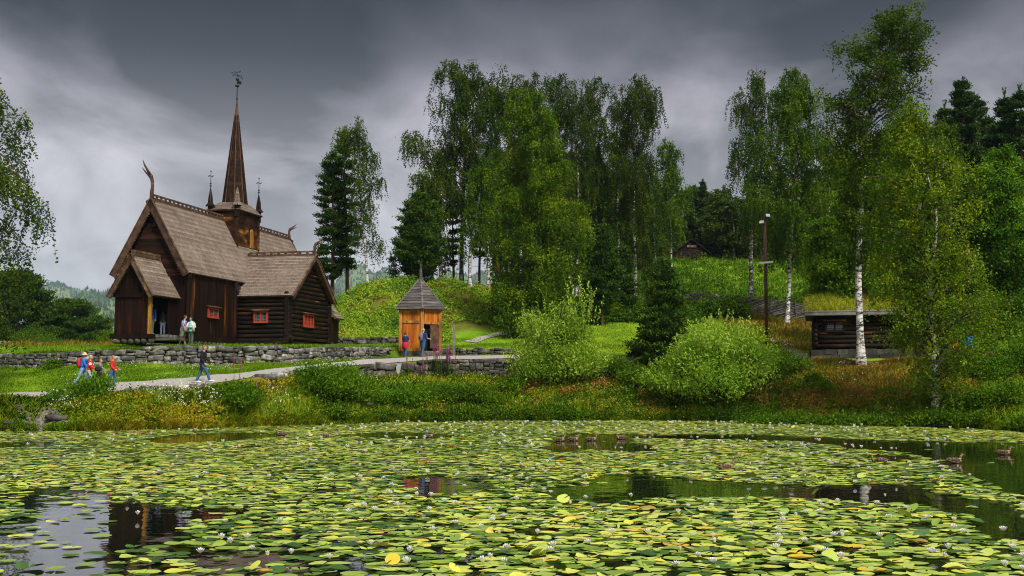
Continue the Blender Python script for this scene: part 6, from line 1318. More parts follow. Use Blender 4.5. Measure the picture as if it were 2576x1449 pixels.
# ------------------------------------------------------------------ people
def remesh(o, vox, smooth=4):
    m_ = o.modifiers.new('skin', 'REMESH'); m_.mode = 'VOXEL'; m_.voxel_size = vox; m_.use_smooth_shade = True
    s = o.modifiers.new('soft', 'SMOOTH'); s.factor = 0.5; s.iterations = smooth
SKIN = flat('skin', (0.48,0.27,0.19), 0.55, var=0.08)
_fc = {}
def fab(c, rough=0.85):
    k = (c, rough)
    if k not in _fc: _fc[k] = mk('fabric', [(0.25, tuple(x*0.7 for x in c)), (0.75, tuple(min(1,x*1.2) for x in c))], scale=9, rough=rough, wt=0.1, bump=0.4, bscale=14)
    return _fc[k]
def plaid():
    m = bpy.data.materials.new('plaid'); m.use_nodes = True; nt = m.node_tree; N = nt.nodes; L = nt.links; p = N['Principled BSDF']
    tc = N.new('ShaderNodeTexCoord'); cols = None; facs = []
    for d in ('X','Z'):
        w = N.new('ShaderNodeTexWave'); w.bands_direction = d; w.inputs['Scale'].default_value = 3.4; L.new(tc.outputs['Object'], w.inputs['Vector']); facs.append(w.outputs['Fac'])
    a = N.new('ShaderNodeMath'); a.operation = 'MAXIMUM'; L.new(facs[0],a.inputs[0]); L.new(facs[1],a.inputs[1])
    r = N.new('ShaderNodeValToRGB'); r.color_ramp.elements[0].position = 0.55; r.color_ramp.elements[0].color = (0.03,0.07,0.30,1); r.color_ramp.elements[1].position = 0.95; r.color_ramp.elements[1].color = (0.42,0.48,0.60,1)
    L.new(a.outputs[0], r.inputs[0]); L.new(r.outputs[0], p.inputs['Base Color']); p.inputs['Roughness'].default_value = 0.85; return m
def limb(a, ang, l, side=0.0):
    """end of a limb of length l leaving a, ang = swing forward (radians) from straight down, side = outward"""
    return a+Vector((math.sin(ang)*math.cos(side), math.sin(side), -math.cos(ang)*math.cos(side)))*l
def person(loc, yaw, h, label, top, trous, shoes, hair, pose, sleeve='long', shorts=False, hairlen='short', build=1.0, lean=0.0, head=(0,0), hem=0.0, hood=False, hat=None, group=None, female=False, child=False, skirt=None, extra=None, z=None, face=True, topmat=None):
    """pose: lleg/rleg (hip, knee), larm/rarm (swing, elbow, outward); figure faces local +x"""
    k = h; o = empty('person', loc, yaw, label, 'person', group)
    hip = Vector((0,0,0.52*k)); hd = 1/7.5*k if not child else 1/6.6*k
    def leg(s, q):
        a = hip+Vector((0,s*0.052*k,-0.005*k)); kn = limb(a, q[0], 0.245*k, s*0.03); an = limb(kn, q[0]-q[1], 0.235*k); toe_up = q[2] if len(q) > 2 else 0
        hl = an+Vector((-0.02*k,0,-0.030*k)); t = an+Vector((math.cos(toe_up)*0.115*k, s*0.012*k, -0.034*k+math.sin(toe_up)*0.115*k)); return a, kn, an, hl, t
    LL, RL = leg(1, pose['lleg']), leg(-1, pose['rleg'])
    drop = min(LL[3].z, LL[4].z, RL[3].z, RL[4].z)-0.012*k; off = Vector((0,0,-drop))
    LL = [p+off for p in LL]; RL = [p+off for p in RL]; hp = hip+off
    ld = Vector((math.sin(lean),0,math.cos(lean)))
    waist = hp+ld*0.085*k; chest = hp+ld*0.215*k; shl = hp+ld*0.285*k; nk = hp+ld*0.32*k; chin = nk+ld*0.035*k+Vector((0.012*k,0,0))
    hc = nk+ld*(0.045*k)+Vector((0.012*k,0,hd*0.42)); sw = (0.108 if not female else 0.096)*k*build
    R_h = Matrix.Rotation(head[0],3,'Z') @ Matrix.Rotation(head[1],3,'Y')
    def arm(s, q):
        a = shl+Vector((0,s*sw,0)); el = limb(a, q[0], 0.165*k, s*q[2]); fa = q[0]+q[1]; inn = q[3] if len(q) > 3 else 0
        wr = el+Vector((math.sin(fa)*math.cos(inn), -s*math.sin(inn), -math.cos(fa)*math.cos(inn)))*0.145*k; d = (wr-el).normalized(); return a, el, wr, d
    LA, RA = arm(1, pose['larm']), arm(-1, pose['rarm'])
    Y_ = Vector((0,1,0)); b = build
    mb = MB(5); T = mb.tube
    # torso, neck, head
    T([hp-Vector((0,0,0.03*k)), hp+ld*0.02*k, waist, chest, shl, nk-ld*0.012*k], [(0.075*k*b,0.055*k*b),(0.09*k*b,0.062*k*b),(0.078*k*b,0.054*k*b),(0.098*k*b,0.064*k*b),(0.098*k*b,0.052*k*b),(0.04*k,0.038*k)], 14, side=Y_)
    T([nk-ld*0.03*k, nk+ld*0.03*k, hc-Vector((0,0,hd*0.15))], [0.031*k,0.029*k,0.032*k], 10)
    mb.ball(hc, (hd*0.40,hd*0.32,hd*0.50), 14, 10, R=R_h)
    f = lambda x,y,z: hc+R_h@Vector((x*hd,y*hd,z*hd))
    T([f(0.28,0,0.06),f(0.46,0,-0.10),f(0.36,0,-0.14)],[hd*0.04,hd*0.06,hd*0.03],6); mb.ball(f(0.27,0,-0.38),(hd*0.12,hd*0.14,hd*0.10),8,6)
    T([f(0.36,-0.09,-0.24),f(0.385,0,-0.235),f(0.36,0.09,-0.24)],[hd*0.02,hd*0.03,hd*0.02],5)
    for s in (-1,1): mb.ball(f(-0.02,s*0.32,-0.04),(hd*0.07,hd*0.035,hd*0.11),6,5,R=R_h)
    for A, s in ((LA,1),(RA,-1)):
        a, el, wr, d = A
        T([a-Vector((0,s*0.03*k,0)), a, a.lerp(el,0.45), el, el.lerp(wr,0.35), wr], [0.030*k*b,0.034*k*b,0.030*k*b,0.024*k,0.025*k,0.0155*k], 9)
        # palm, four unequal curled fingers, thumb leaving the side of the palm
        sd = Vector((0,s,0)) if abs(d.y) < 0.8 else Vector((1,0,0)); pn = d.cross(sd).normalized(); fw = pn if pn.x > 0 else -pn   # direction across the palm (forward)
        nrm = fw.cross(d).normalized()
        if (nrm.y*s) > 0: nrm = -nrm                                  # palm faces the body
        pe = wr+d*0.052*k
        T([wr-d*0.005*k, wr+d*0.02*k, pe], [(0.016*k,0.011*k),(0.024*k,0.010*k),(0.023*k,0.009*k)], 8, side=fw)
        for i,(u,ln) in enumerate(((-0.018,0.036),(-0.006,0.044),(0.006,0.047),(0.017,0.042))):
            r0 = pe+fw*u*k-d*0.004*k; c = 0.5+0.12*(3-i); d1 = (d*math.cos(c*0.5)+nrm*math.sin(c*0.5)); d2 = (d*math.cos(c*1.4)+nrm*math.sin(c*1.4))
            T([r0, r0+d1*ln*0.45*k, r0+d1*ln*0.45*k+d2*ln*0.55*k], [0.0056*k,0.0052*k,0.0040*k], 6)
        tb = wr+d*0.016*k+fw*0.018*k; td = (d*0.75+fw*0.6+nrm*0.3).normalized(); T([tb, tb+td*0.024*k, tb+(td*0.6+d*0.8).normalized()*0.044*k], [0.0075*k,0.0065*k,0.0048*k], 6)
    for Lg, s in ((LL,1),(RL,-1)):
        a, kn, an, hl, t = Lg
        T([a+Vector((0,0,0.03*k)), a, a.lerp(kn,0.5), kn, kn.lerp(an,0.3), kn.lerp(an,0.7), an], [0.052*k*b,0.052*k*b,0.044*k*b,0.030*k,0.032*k,0.022*k,0.018*k], 10)
        T([hl, an.lerp(t,0.45)+Vector((0,0,-0.012*k)), t], [0.020*k,0.021*k,0.014*k], 8)
    body = mb.build('body', SKIN, o, smooth=True); remesh(body, 0.008, 3)
    if face:
        mb = MB(6)
        for s in (-1,1): mb.ball(f(0.355,s*0.13,0.03),hd*0.035,6,5)
        mb.build('eyes', M['black'], o)
    # top garment
    mb = MB(7); T = mb.tube; g_ = 0.012*k+0.004; hm = hp-Vector((0,0,(0.02+hem)*k))
    T([hm, hp+ld*0.03*k, waist, chest, shl+ld*0.008*k, nk-ld*0.004*k], [(0.095*k*b+g_,0.070*k*b+g_),(0.090*k*b+g_,0.066*k*b+g_),(0.082*k*b+g_,0.060*k*b+g_),(0.100*k*b+g_,0.068*k*b+g_),(0.100*k*b+g_,0.056*k*b+g_),(0.040*k+g_,0.040*k+g_)], 14, side=Y_)
    for A, s in ((LA,1),(RA,-1)):
        a, el, wr, d = A
        if sleeve == 'long': T([a-Vector((0,s*0.03*k,0)), a, a.lerp(el,0.5), el, el.lerp(wr,0.5), wr-d*0.008*k], [0.040*k*b,0.046*k*b,0.040*k*b,0.035*k,0.032*k,0.024*k], 9)
        else: T([a-Vector((0,s*0.03*k,0)), a, a.lerp(el,0.5), a.lerp(el,0.8)], [0.040*k*b,0.047*k*b,0.044*k*b,0.042*k*b], 9)
    if hood: mb.ball(nk+Vector((-0.045*k,0,-0.012*k)), (0.048*k,0.070*k,0.040*k), 10, 7)
    jn = 'jacket' if sleeve == 'long' else 'shirt'
    jk = mb.build(jn, topmat or fab(top), o, smooth=True); remesh(jk, 0.014, 5)
    # trousers or shorts
    mb = MB(8); T = mb.tube
    T([hp-Vector((0,0,0.035*k)), hp+ld*0.045*k], [(0.085*k*b+g_*.6,0.064*k*b+g_*.6),(0.080*k*b+g_*.6,0.058*k*b+g_*.6)], 12, side=Y_)
    for Lg, s in ((LL,1),(RL,-1)):
        a, kn, an, hl, t = Lg
        if shorts: T([a+Vector((0,0,0.03*k)), a, a.lerp(kn,0.5), a.lerp(kn,0.88)], [0.060*k*b,0.064*k*b,0.062*k*b,0.060*k*b], 10)
        else: T([a+Vector((0,0,0.03*k)), a, a.lerp(kn,0.5), kn, kn.lerp(an,0.5), an-Vector((0,0,0.01*k))], [0.058*k*b,0.060*k*b,0.052*k*b,0.041*k,0.039*k,0.036*k], 10)
    tr = mb.build('shorts' if shorts else 'trousers', fab(trous), o, smooth=True); remesh(tr, 0.014, 4)
    for Lg in (LL,RL):
        a, kn, an, hl, t = Lg; mb = MB(9)
        mb.tube([hl+Vector((-0.012*k,0,0.004*k)), hl+Vector((0.01*k,0,0.012*k)), an.lerp(t,0.5)+Vector((0,0,-0.010*k)), t, t+(t-hl).normalized()*0.018*k], [0.012*k,(0.025*k,0.030*k),(0.027*k,0.024*k),(0.026*k,0.016*k),0.010*k], 10, side=Y_)
        mb.build('shoe', fab(shoes,0.6), o, smooth=True)
    # hair
    mb = MB(10); hm_ = fab(hair, 0.7)
    if hairlen != 'bald':
        mb.ball(hc+R_h@Vector((-0.045*hd,0,0.10*hd)), (hd*0.415,hd*0.36,hd*0.46), 12, 8, R=R_h)
        mb.ball(hc+R_h@Vector((-0.16*hd,0,-0.10*hd)), (hd*0.29,hd*0.335,hd*0.34), 10, 7, R=R_h)
        if hairlen == 'long':
            mb.tube([hc+R_h@Vector((-0.2*hd,0,0.1*hd)), hc+R_h@Vector((-0.30*hd,0,-0.5*hd)), hc+R_h@Vector((-0.30*hd,0,-1.25*hd))], [(hd*0.34,hd*0.2),(hd*0.38,hd*0.18),(hd*0.22,hd*0.1)], 10, side=Y_)
        # keep the face free: pull vertices in front of the forehead line back
        for i,v in enumerate(mb.v):
            q = R_h.transposed()@(Vector(v)-hc)
            if q.x > 0.10*hd and q.z < 0.26*hd: mb.v[i] = tuple(hc+R_h@Vector((0.06*hd, q.y*0.8, q.z)))
    else:
        mb.ball(hc+R_h@Vector((-0.12*hd,0,-0.06*hd)), (hd*0.31,hd*0.335,hd*0.22), 10, 7, R=R_h)
    mb.build('hair', hm_, o, smooth=True)
    info = dict(o=o, hp=hp, shl=shl, nk=nk, hc=hc, hd=hd, k=k, LA=LA, RA=RA, waist=waist, chest=chest, sw=sw)
    return info
def attach(info, name, mb, mat, vox=None, label=None, cat=None, **kw):
    """a worn or held thing: its own top-level object in the wearer's frame"""
    o = mb.build(name, mat, None, smooth=True); o.location = info['o'].location; o.rotation_euler = info['o'].rotation_euler
    if vox: remesh(o, vox, 4)
    return prop(o, label, cat, **kw)
def child_part(info, name, mb, mat, vox=None):
    o = mb.build(name, mat, info['o'], smooth=True)
    if vox: remesh(o, vox, 4)
    return o
def backpack(info, col, dark, label, s=1.0):
    k = info['k']; c = info['chest']+Vector((-0.115*k,0,-0.02*k)); o = empty('backpack', info['o'].location, info['o'].rotation_euler.z, label, 'backpack')
    mb = MB(3); mb.tube([c+Vector((0,0,-0.15*k*s)), c+Vector((-0.01*k,0,-0.12*k*s)), c+Vector((-0.012*k,0,0)), c+Vector((0,0,0.11*k*s)), c+Vector((0.01*k,0,0.14*k*s))], [(0.05*k,0.03*k),(0.085*k*s,0.06*k*s),(0.09*k*s,0.065*k*s),(0.075*k*s,0.05*k*s),(0.03*k,0.02*k)], 12, side=(0,1,0)); mb.build('bag', fab(col), o, smooth=True)
    mb = MB(4); mb.ball(c+Vector((-0.06*k*s,0,-0.045*k)), (0.03*k,0.062*k*s,0.05*k), 10, 7); mb.build('pocket', fab(dark), o, smooth=True)
    for sd in (-1,1):
        mb = MB(5); y = sd*0.055*k; q = info['shl']; mb.tube([c+Vector((0.04*k,y,0.10*k)), q+Vector((-0.03*k,y,0.028*k)), q+Vector((0.045*k,y,0.01*k)), info['chest']+Vector((0.088*k,y,-0.03*k)), info['waist']+Vector((0.02*k,y*1.8,0.0)), c+Vector((0.02*k,y*1.3,-0.11*k))], [0.010*k]*6, 6, side=(0,1,0)); mb.build('strap', fab(dark), o, smooth=True)
WALK = dict(lleg=(0.42,0.12,0.2), rleg=(-0.34,0.30), larm=(-0.45,0.25,0.10), rarm=(0.40,0.45,0.10))
WALK2 = dict(lleg=(-0.28,0.35), rleg=(0.34,0.12,0.15), larm=(0.30,0.5,0.10), rarm=(-0.35,0.25,0.12))
STAND = dict(lleg=(0.03,0.02), rleg=(-0.05,0.03), larm=(0.05,0.25,0.12), rarm=(0.0,0.2,0.12))
def foot(px, Y): g = G(px, Y); g.z += 0.03; return g
jeans, dj = (0.10,0.20,0.36), (0.045,0.10,0.22)
# walking family on the path (heading right, a little away)
a = person(foot(207,57.6), 0.12, 1.68, 'woman in bright blue jacket and pale sun hat on the path, red backpack on', (0.03,0.16,0.62), (0.22,0.34,0.46), (0.25,0.22,0.2), (0.42,0.28,0.12), WALK, female=True, lean=0.10, hem=0.03)
backpack(a, (0.50,0.02,0.03), (0.02,0.02,0.025), 'red and black backpack worn by the woman in the bright blue jacket')
mb = MB(1); c = a['hc']+Vector((0,0,a['hd']*0.30)); mb.ball(c,(a['hd']*0.42,a['hd']*0.38,a['hd']*0.34),12,8); mb.tube([c+Vector((0,0,-0.02)),c+Vector((0,0,-0.045)),c+Vector((0,0,-0.06))],[a['hd']*0.40,a['hd']*0.62,a['hd']*0.72],14); child_part(a,'hat',mb,fab((0.62,0.50,0.30)))
b = person(foot(224,56.9), 0.05, 1.60, 'blonde woman in a red and white striped jacket on the path, holding a black bag', (0.50,0.02,0.03), (0.26,0.38,0.48), (0.3,0.28,0.25), (0.50,0.34,0.14), dict(lleg=(-0.30,0.30), rleg=(0.40,0.15,0.15), larm=(0.2,0.9,0.1), rarm=(0.35,0.75,0.15)), female=True, lean=0.08, hem=0.03)
mb = MB(2)
for s in (-1,1): mb.tube([b['shl']+Vector((0.05,s*0.09,0.02)), b['chest']+Vector((0.115,s*0.10,0)), b['waist']+Vector((0.10,s*0.09,0))],[0.012]*3,6)
for (A,s) in ((b['LA'],1),(b['RA'],-1)):
    for t in (0.3,0.55): p_ = A[0].lerp(A[1],t); mb.tube([p_, p_+(A[1]-A[0]).normalized()*0.05],[0.078*b['k']*0.62]*2,10)
child_part(b,'white_stripes',mb,fab((0.75,0.72,0.72)))
mb = MB(3); c = b['RA'][2]+Vector((0.16,-0.02,-0.02)); mb.ball(c,(0.19,0.10,0.13),10,8); mb.tube([c+Vector((-0.1,0,0.08)),b['RA'][2]+b['RA'][3]*0.07,c+Vector((0.08,0,0.10))],[0.012]*3,5); attach(b,'hand_bag',mb,fab((0.012,0.012,0.014)),label='black bag carried in front by the woman in red and white', cat='bag')
c = person(foot(249,57.4), 0.0, 1.28, 'red haired small boy in a grey hooded jacket stretching an arm forward', (0.20,0.21,0.24), (0.02,0.02,0.025), (0.05,0.05,0.05), (0.42,0.14,0.04), dict(lleg=(0.30,0.1), rleg=(-0.25,0.3), larm=(0.3,0.3,0.1), rarm=(0.75,0.15,0.15)), shorts=True, child=True, hood=True, lean=0.12)
d = person(foot(283,56.6), -0.10, 1.52, 'red haired boy in a red hooded sweater and blue jeans walking ahead on the path', (0.62,0.025,0.02), (0.04,0.12,0.30), (0.04,0.06,0.12), (0.40,0.15,0.05), dict(lleg=(0.18,0.30), rleg=(-0.20,0.15), larm=(0.10,0.95,0.08), rarm=(0.05,0.9,0.08)), hood=True, build=0.95)
e = person(foot(509,55.7), 0.10, 1.80, 'man in a black hooded sweater and jeans striding up the path alone', (0.012,0.012,0.014), (0.045,0.11,0.22), (0.75,0.75,0.74), (0.22,0.09,0.035), dict(lleg=(-0.30,0.10), rleg=(0.52,0.18,0.1), larm=(0.15,1.1,0.15), rarm=(-0.2,0.8,0.15)), hood=True, lean=0.08, build=1.08, hem=0.03)
# couple leaning together by the nave wall
yd = lambda px, Y: (lambda g_: Vector((g_.x,g_.y,g_.z+0.03)))(G(px,Y))
f1 = person(yd(457,66.6), 0.35, 1.80, 'man in blue checked shirt and green shorts leaning to a woman by the church', (0.1,0.15,0.4), (0.12,0.15,0.08), (0.10,0.07,0.05), (0.03,0.02,0.018), dict(lleg=(0.20,0.05), rleg=(-0.22,0.0), larm=(0.3,0.9,0.3), rarm=(-0.3,0.85,0.45)), sleeve='short', shorts=True, lean=0.14, head=(0.2,0.2), topmat=plaid(), hem=0.04, build=1.1)
f2 = person(yd(478,66.4), math.radians(-115), 1.68, 'dark haired woman in a turquoise top with a pale shawl standing by the church wall', (0.20,0.55,0.60), (0.07,0.10,0.08), (0.05,0.06,0.05), (0.02,0.012,0.012), dict(lleg=(0.05,0.02), rleg=(-0.04,0.05), larm=(0.25,1.35,0.22,0.9), rarm=(0.25,1.25,0.22,0.9)), female=True, head=(-0.75,0.0))
mb = MB(4); s_ = f2['shl']; k = f2['k']
mb.tube([s_+Vector((-0.03,0,0.045*k)), s_+Vector((-0.02,0,-0.01*k)), s_+Vector((-0.02,0,-0.10*k)), s_+Vector((-0.03,0,-0.17*k))],[(0.06*k,0.05*k),(0.145*k,0.085*k),(0.17*k,0.095*k),(0.18*k,0.09*k)],14,side=(0,1,0),cap=False)
for s in (-1,1): mb.tube([s_+Vector((0.05,s*0.09*k,0)), s_+Vector((0.10,s*0.13*k,-0.12*k)), s_+Vector((0.08,s*0.15*k,-0.30*k))],[0.03*k,0.045*k,0.04*k],8,side=(0,1,0))
child_part(f2,'shawl',mb,fab((0.55,0.53,0.50)))
# people in the porch
def chw(x,y,z): return CH_O+Matrix.Rotation(CH_R,3,'Z')@Vector((x,y,z))
person(chw(-1.45,-1.55,0.42), math.radians(75), 1.76, 'grey haired man in a blue sweater seen from behind in the church porch', (0.02,0.07,0.22), (0.10,0.13,0.10), (0.25,0.25,0.25), (0.30,0.29,0.28), STAND, build=1.1, hem=0.03)
person(chw(-1.28,-0.55,0.42), math.radians(110), 1.50, 'half hidden person in dark top and grey trousers inside the dark porch', (0.015,0.015,0.02), (0.16,0.20,0.26), (0.1,0.1,0.1), (0.05,0.03,0.02), STAND, female=True)
# couple at the hut
h1 = person(foot(1019,74.2), math.radians(62), 1.62, 'woman in a navy t-shirt with a crimson jacket round her waist by the orange hut', (0.012,0.03,0.10), (0.03,0.10,0.22), (0.2,0.1,0.1), (0.06,0.03,0.02), dict(lleg=(0.15,0.05), rleg=(-0.12,0.2), larm=(0.1,0.2,0.15), rarm=(0.35,0.3,0.25)), sleeve='short', female=True)
mb = MB(6); w_ = h1['hp']; k = h1['k']; mb.tube([w_+Vector((0,0,0.07*k)), w_+Vector((-0.01,0,0)), w_+Vector((-0.03,0,-0.12*k)), w_+Vector((-0.04,0,-0.19*k))],[(0.10*k,0.075*k),(0.118*k,0.09*k),(0.12*k,0.075*k),(0.10*k,0.05*k)],12,side=(0,1,0)); child_part(h1,'tied_jacket',mb,fab((0.50,0.012,0.06)))
mb = MB(7); c = h1['LA'][2]+Vector((0.0,0.03,-0.14)); mb.ball(c,(0.10,0.07,0.15),8,7); mb.tube([h1['LA'][2]+h1['LA'][3]*0.05, c+Vector((0,0,0.1))],[0.015,0.02],5); attach(h1,'shopping_bag',mb,fab((0.01,0.20,0.10)),label='green bag in the hand of the woman by the orange hut', cat='bag')
h2 = person(foot(1063,73.8), math.radians(50), 1.80, 'bald man in a navy t-shirt and jeans with a grey backpack by the orange hut', (0.012,0.045,0.16), (0.03,0.11,0.24), (0.25,0.10,0.06), (0.25,0.18,0.14), dict(lleg=(0.12,0.05), rleg=(-0.15,0.1), larm=(0.3,1.0,0.15), rarm=(0.3,1.1,0.2)), sleeve='short', hairlen='bald', build=1.12, lean=0.06)
backpack(h2, (0.16,0.14,0.20), (0.05,0.045,0.06), 'grey backpack worn by the bald man at the hut')
# right side
p_ = G(2441,66); person((p_.x,p_.y,p_.z+0.02), math.radians(-120), 1.70, 'long haired person in a bright blue jacket among the leaves at the right', (0.02,0.24,0.62), (0.05,0.06,0.08), (0.1,0.1,0.1), (0.10,0.03,0.02), STAND, hairlen='long', female=True, hem=0.03)
p_ = G(2404,66.5); person((p_.x,p_.y,p_.z+0.02), math.radians(-60), 1.64, 'person in an orange red jacket almost hidden by leaves at the right', (0.60,0.06,0.01), (0.05,0.06,0.08), (0.1,0.1,0.1), (0.06,0.03,0.02), STAND, hem=0.03)
p_ = G(1925,138.5); p_.z = zof(660,138.5); person((p_.x,p_.y,p_.z), math.radians(10), 1.78, 'distant walker in blue and white half hidden behind the lamp pole', (0.02,0.05,0.35), (0.03,0.06,0.25), (0.1,0.1,0.1), (0.04,0.03,0.02), WALK)

# ------------------------------------------------------------------ ducks
def duck(px, py, yaw, label, s=1.0):
    x, y = on_water(px, py); o = empty('duck', (x,y,0), yaw, label, 'duck', 'mallards on the pond'); o.scale = (s,s,s)
    mb = MB(1); mb.tube([(-0.25,0,0.10),(-0.20,0,0.075),(-0.10,0,0.06),(0.03,0,0.055),(0.12,0,0.06),(0.17,0,0.075)],[(0.015,0.01),(0.055,0.035),(0.10,0.075),(0.105,0.08),(0.075,0.065),(0.03,0.03)],12,side=(0,1,0))
    mb.tube([(0.11,0,0.07),(0.155,0,0.13),(0.17,0,0.185),(0.185,0,0.205)],[0.05,0.033,0.030,0.034],9,side=(0,1,0)); mb.ball((0.20,0,0.215),(0.045,0.034,0.035),9,7)
    b = mb.build('body', M['duck'], o, smooth=True); remesh(b, 0.012, 3)
    mb = MB(2); mb.tube([(0.235,0,0.212),(0.265,0,0.205),(0.295,0,0.202)],[(0.016,0.012),(0.014,0.006),(0.012,0.004)],8,side=(0,1,0)); mb.build('bill', fab((0.30,0.16,0.04),0.5), o, smooth=True)
    for sd in (-1,1):
        mb = MB(3); mb.tube([(0.08,sd*0.085,0.085),(0.0,sd*0.10,0.095),(-0.12,sd*0.085,0.10),(-0.22,sd*0.03,0.115)],[(0.012,0.02),(0.018,0.05),(0.016,0.045),(0.006,0.01)],8,side=(0,1,0)); mb.build('wing', M['duck_wing'], o, smooth=True)
M['duck'] = mk('duck', [(0.3,(0.06,0.035,0.018)), (0.55,(0.20,0.13,0.07)), (0.8,(0.38,0.27,0.16))], scale=30, wt=0, rough=0.7)
M['duck_wing'] = mk('duck_wing', [(0.3,(0.035,0.022,0.014)), (0.6,(0.12,0.08,0.05)), (0.85,(0.30,0.22,0.14))], scale=26, wt=0, rough=0.7)
for a in [(1408,1110,0.1,'first brown duck of three in the dark channel, swimming right'),(1443,1109,0.0,'second brown duck of three in the dark channel'),(1488,1109,0.15,'third brown duck of three in the dark channel, closest to the others at right'),(1562,1105,3.3,'lone brown duck at the tip of the lily bed facing the other three'),
          (2403,1165,0.2,'brown duck at the lily edge near the right hand open water'),(2526,1144,-0.1,'pale flanked duck in the open water at the far right'),(2210,1165,2.8,'brown duck resting among the lily pads right of centre'),(1828,1182,0.3,'brown duck low among the pads in the middle of the pond'),(708,1096,3.0,'brown duck at the end of the thin channel on the left'),(822,1101,0.2,'brown duck among far lily pads below the bright shrub'),(1078,1101,0.1,'brown duck in the small dark patch of water by the far shore')]:
    duck(*a, s=1.0)
# ------------------------------------------------------------------ water lilies
OPEN = [[(1365,1132),(1385,1103),(1440,1091),(1600,1094),(1900,1094),(2100,1103),(2250,1111),(2600,1117),(2600,1240),(2500,1228),(2510,1212),(2440,1188),(2370,1166),(2340,1150),(2270,1134),(2150,1124),(2050,1110),(1950,1106),(1700,1101),(1600,1101),(1585,1108),(1610,1118),(1660,1130),(1600,1133),(1480,1127),(1420,1134)],
 [(365,1106),(460,1093),(700,1089),(745,1094),(560,1107),(420,1114)], [(870,1095),(960,1086),(1100,1092),(1160,1098),(1060,1103),(920,1099)], [(-50,1119),(80,1112),(150,1116),(60,1122),(-50,1126)],
 [(1360,1232),(1470,1222),(1500,1202),(1620,1196),(1800,1215),(1950,1224),(2150,1226),(2300,1221),(2330,1235),(2400,1250),(2460,1261),(2600,1292),(2600,1352),(2500,1345),(2440,1318),(2460,1296),(2300,1264),(2200,1252),(2000,1246),(1750,1240),(1640,1246),(1500,1259),(1430,1250)],
 [(1000,1207),(1100,1199),(1190,1209),(1250,1219),(1200,1229),(1120,1233),(1060,1241),(1040,1232),(1100,1224),(1010,1216)],
 [(2190,1146),(2290,1152),(2320,1158),(2230,1156)]]
SPARSE = [([(30,1262),(150,1232),(275,1238),(300,1262),(480,1288),(640,1289),(600,1305),(480,1315),(430,1335),(520,1352),(450,1375),(300,1385),(270,1470),(-80,1470),(-80,1320),(60,1300)],0.10),
 ([(280,1262),(430,1275),(640,1290),(600,1304),(480,1314),(430,1335),(480,1350),(400,1362),(290,1350)],0.10), ([(560,1392),(700,1385),(900,1398),(1000,1460),(760,1470),(600,1440)],0.35), ([(280,1360),(480,1370),(620,1395),(560,1470),(280,1470)],0.55),([(-80,1225),(330,1215),(420,1245),(60,1262),(-80,1290)],0.8)]
def inside(poly, x, y):
    c = np.zeros(len(x), bool); n = len(poly); j = n-1
    for i in range(n):
        xi, yi = poly[i]; xj, yj = poly[j]
        c ^= ((yi > y) != (yj > y)) & (x < (xj-xi)*(y-yi)/((yj-yi) if yj != yi else 1e-9)+xi); j = i
    return c
def to_px(x, y):
    # column and row of a water point (z = 0) in the photograph
    dz = -HC; c, s = math.cos(TH), math.sin(TH); fw = y*c+dz*s; up = -y*s+dz*c
    return CX+F*x/fw, CY-F*up/fw
def pads():
    r = np.random.RandomState(42); X = []; Yv = []; S = []
    for (y0,y1,sp) in ((9.5,20,0.185),(20,34,0.20),(34,66,0.215)):
        ny = int((y1-y0)/sp); ys = y0+(np.arange(ny)+0.5)*sp
        for y in ys:
            hw_ = 0.50*y+3; nx = int(2*hw_/sp); x = -hw_+(np.arange(nx)+0.5)*sp
            X.append(x+r.uniform(-0.55,0.55,nx)*sp); Yv.append(y+r.uniform(-0.55,0.55,nx)*sp)
    x = np.concatenate(X); y = np.concatenate(Yv); px, py = to_px(x, y)
    ysh = np.interp(px, pc, YL[1]); keep = y < ysh-0.25
    jx = px+8*np.sin(y*2.1)+5*np.sin(x*3.3); jy = py+ (2.2*np.sin(x*2.7+1)+1.2*np.sin(x*7.1))*np.clip((py-1050)/200,0.25,1.5)
    mg = np.clip((py-1085)/120,0,1)
    for p in OPEN: keep &= ~((inside(p, jx, jy) | inside(p, jx, jy-8*mg-2) | inside(p, jx, jy+3*mg)) & (r.uniform(0,1,len(x)) < 0.994))
    for p, d in SPARSE:
        nz = 0.5+0.5*np.sin(x*2.6+y*1.1)*np.sin(y*1.9-x*0.7); keep &= ~(inside(p, jx, jy) & (r.uniform(0,1,len(x)) > d*(0.5+1.2*nz)))
    # small natural gaps between pads
    gap = np.sin(x*1.9+np.sin(y*1.3)*1.5)*np.sin(y*0.75+x*0.4+2); keep &= ~((gap > 0.85) & (r.uniform(0,1,len(x)) < 0.7)); keep &= r.uniform(0,1,len(x)) > 0.10
    x, y, px, py = x[keep], y[keep], px[keep], py[keep]; n = len(x)
    rad = r.uniform(0.095,0.165,n)*np.where(r.uniform(0,1,n)<0.15,0.65,1)
    return x, y, px, py, rad, r
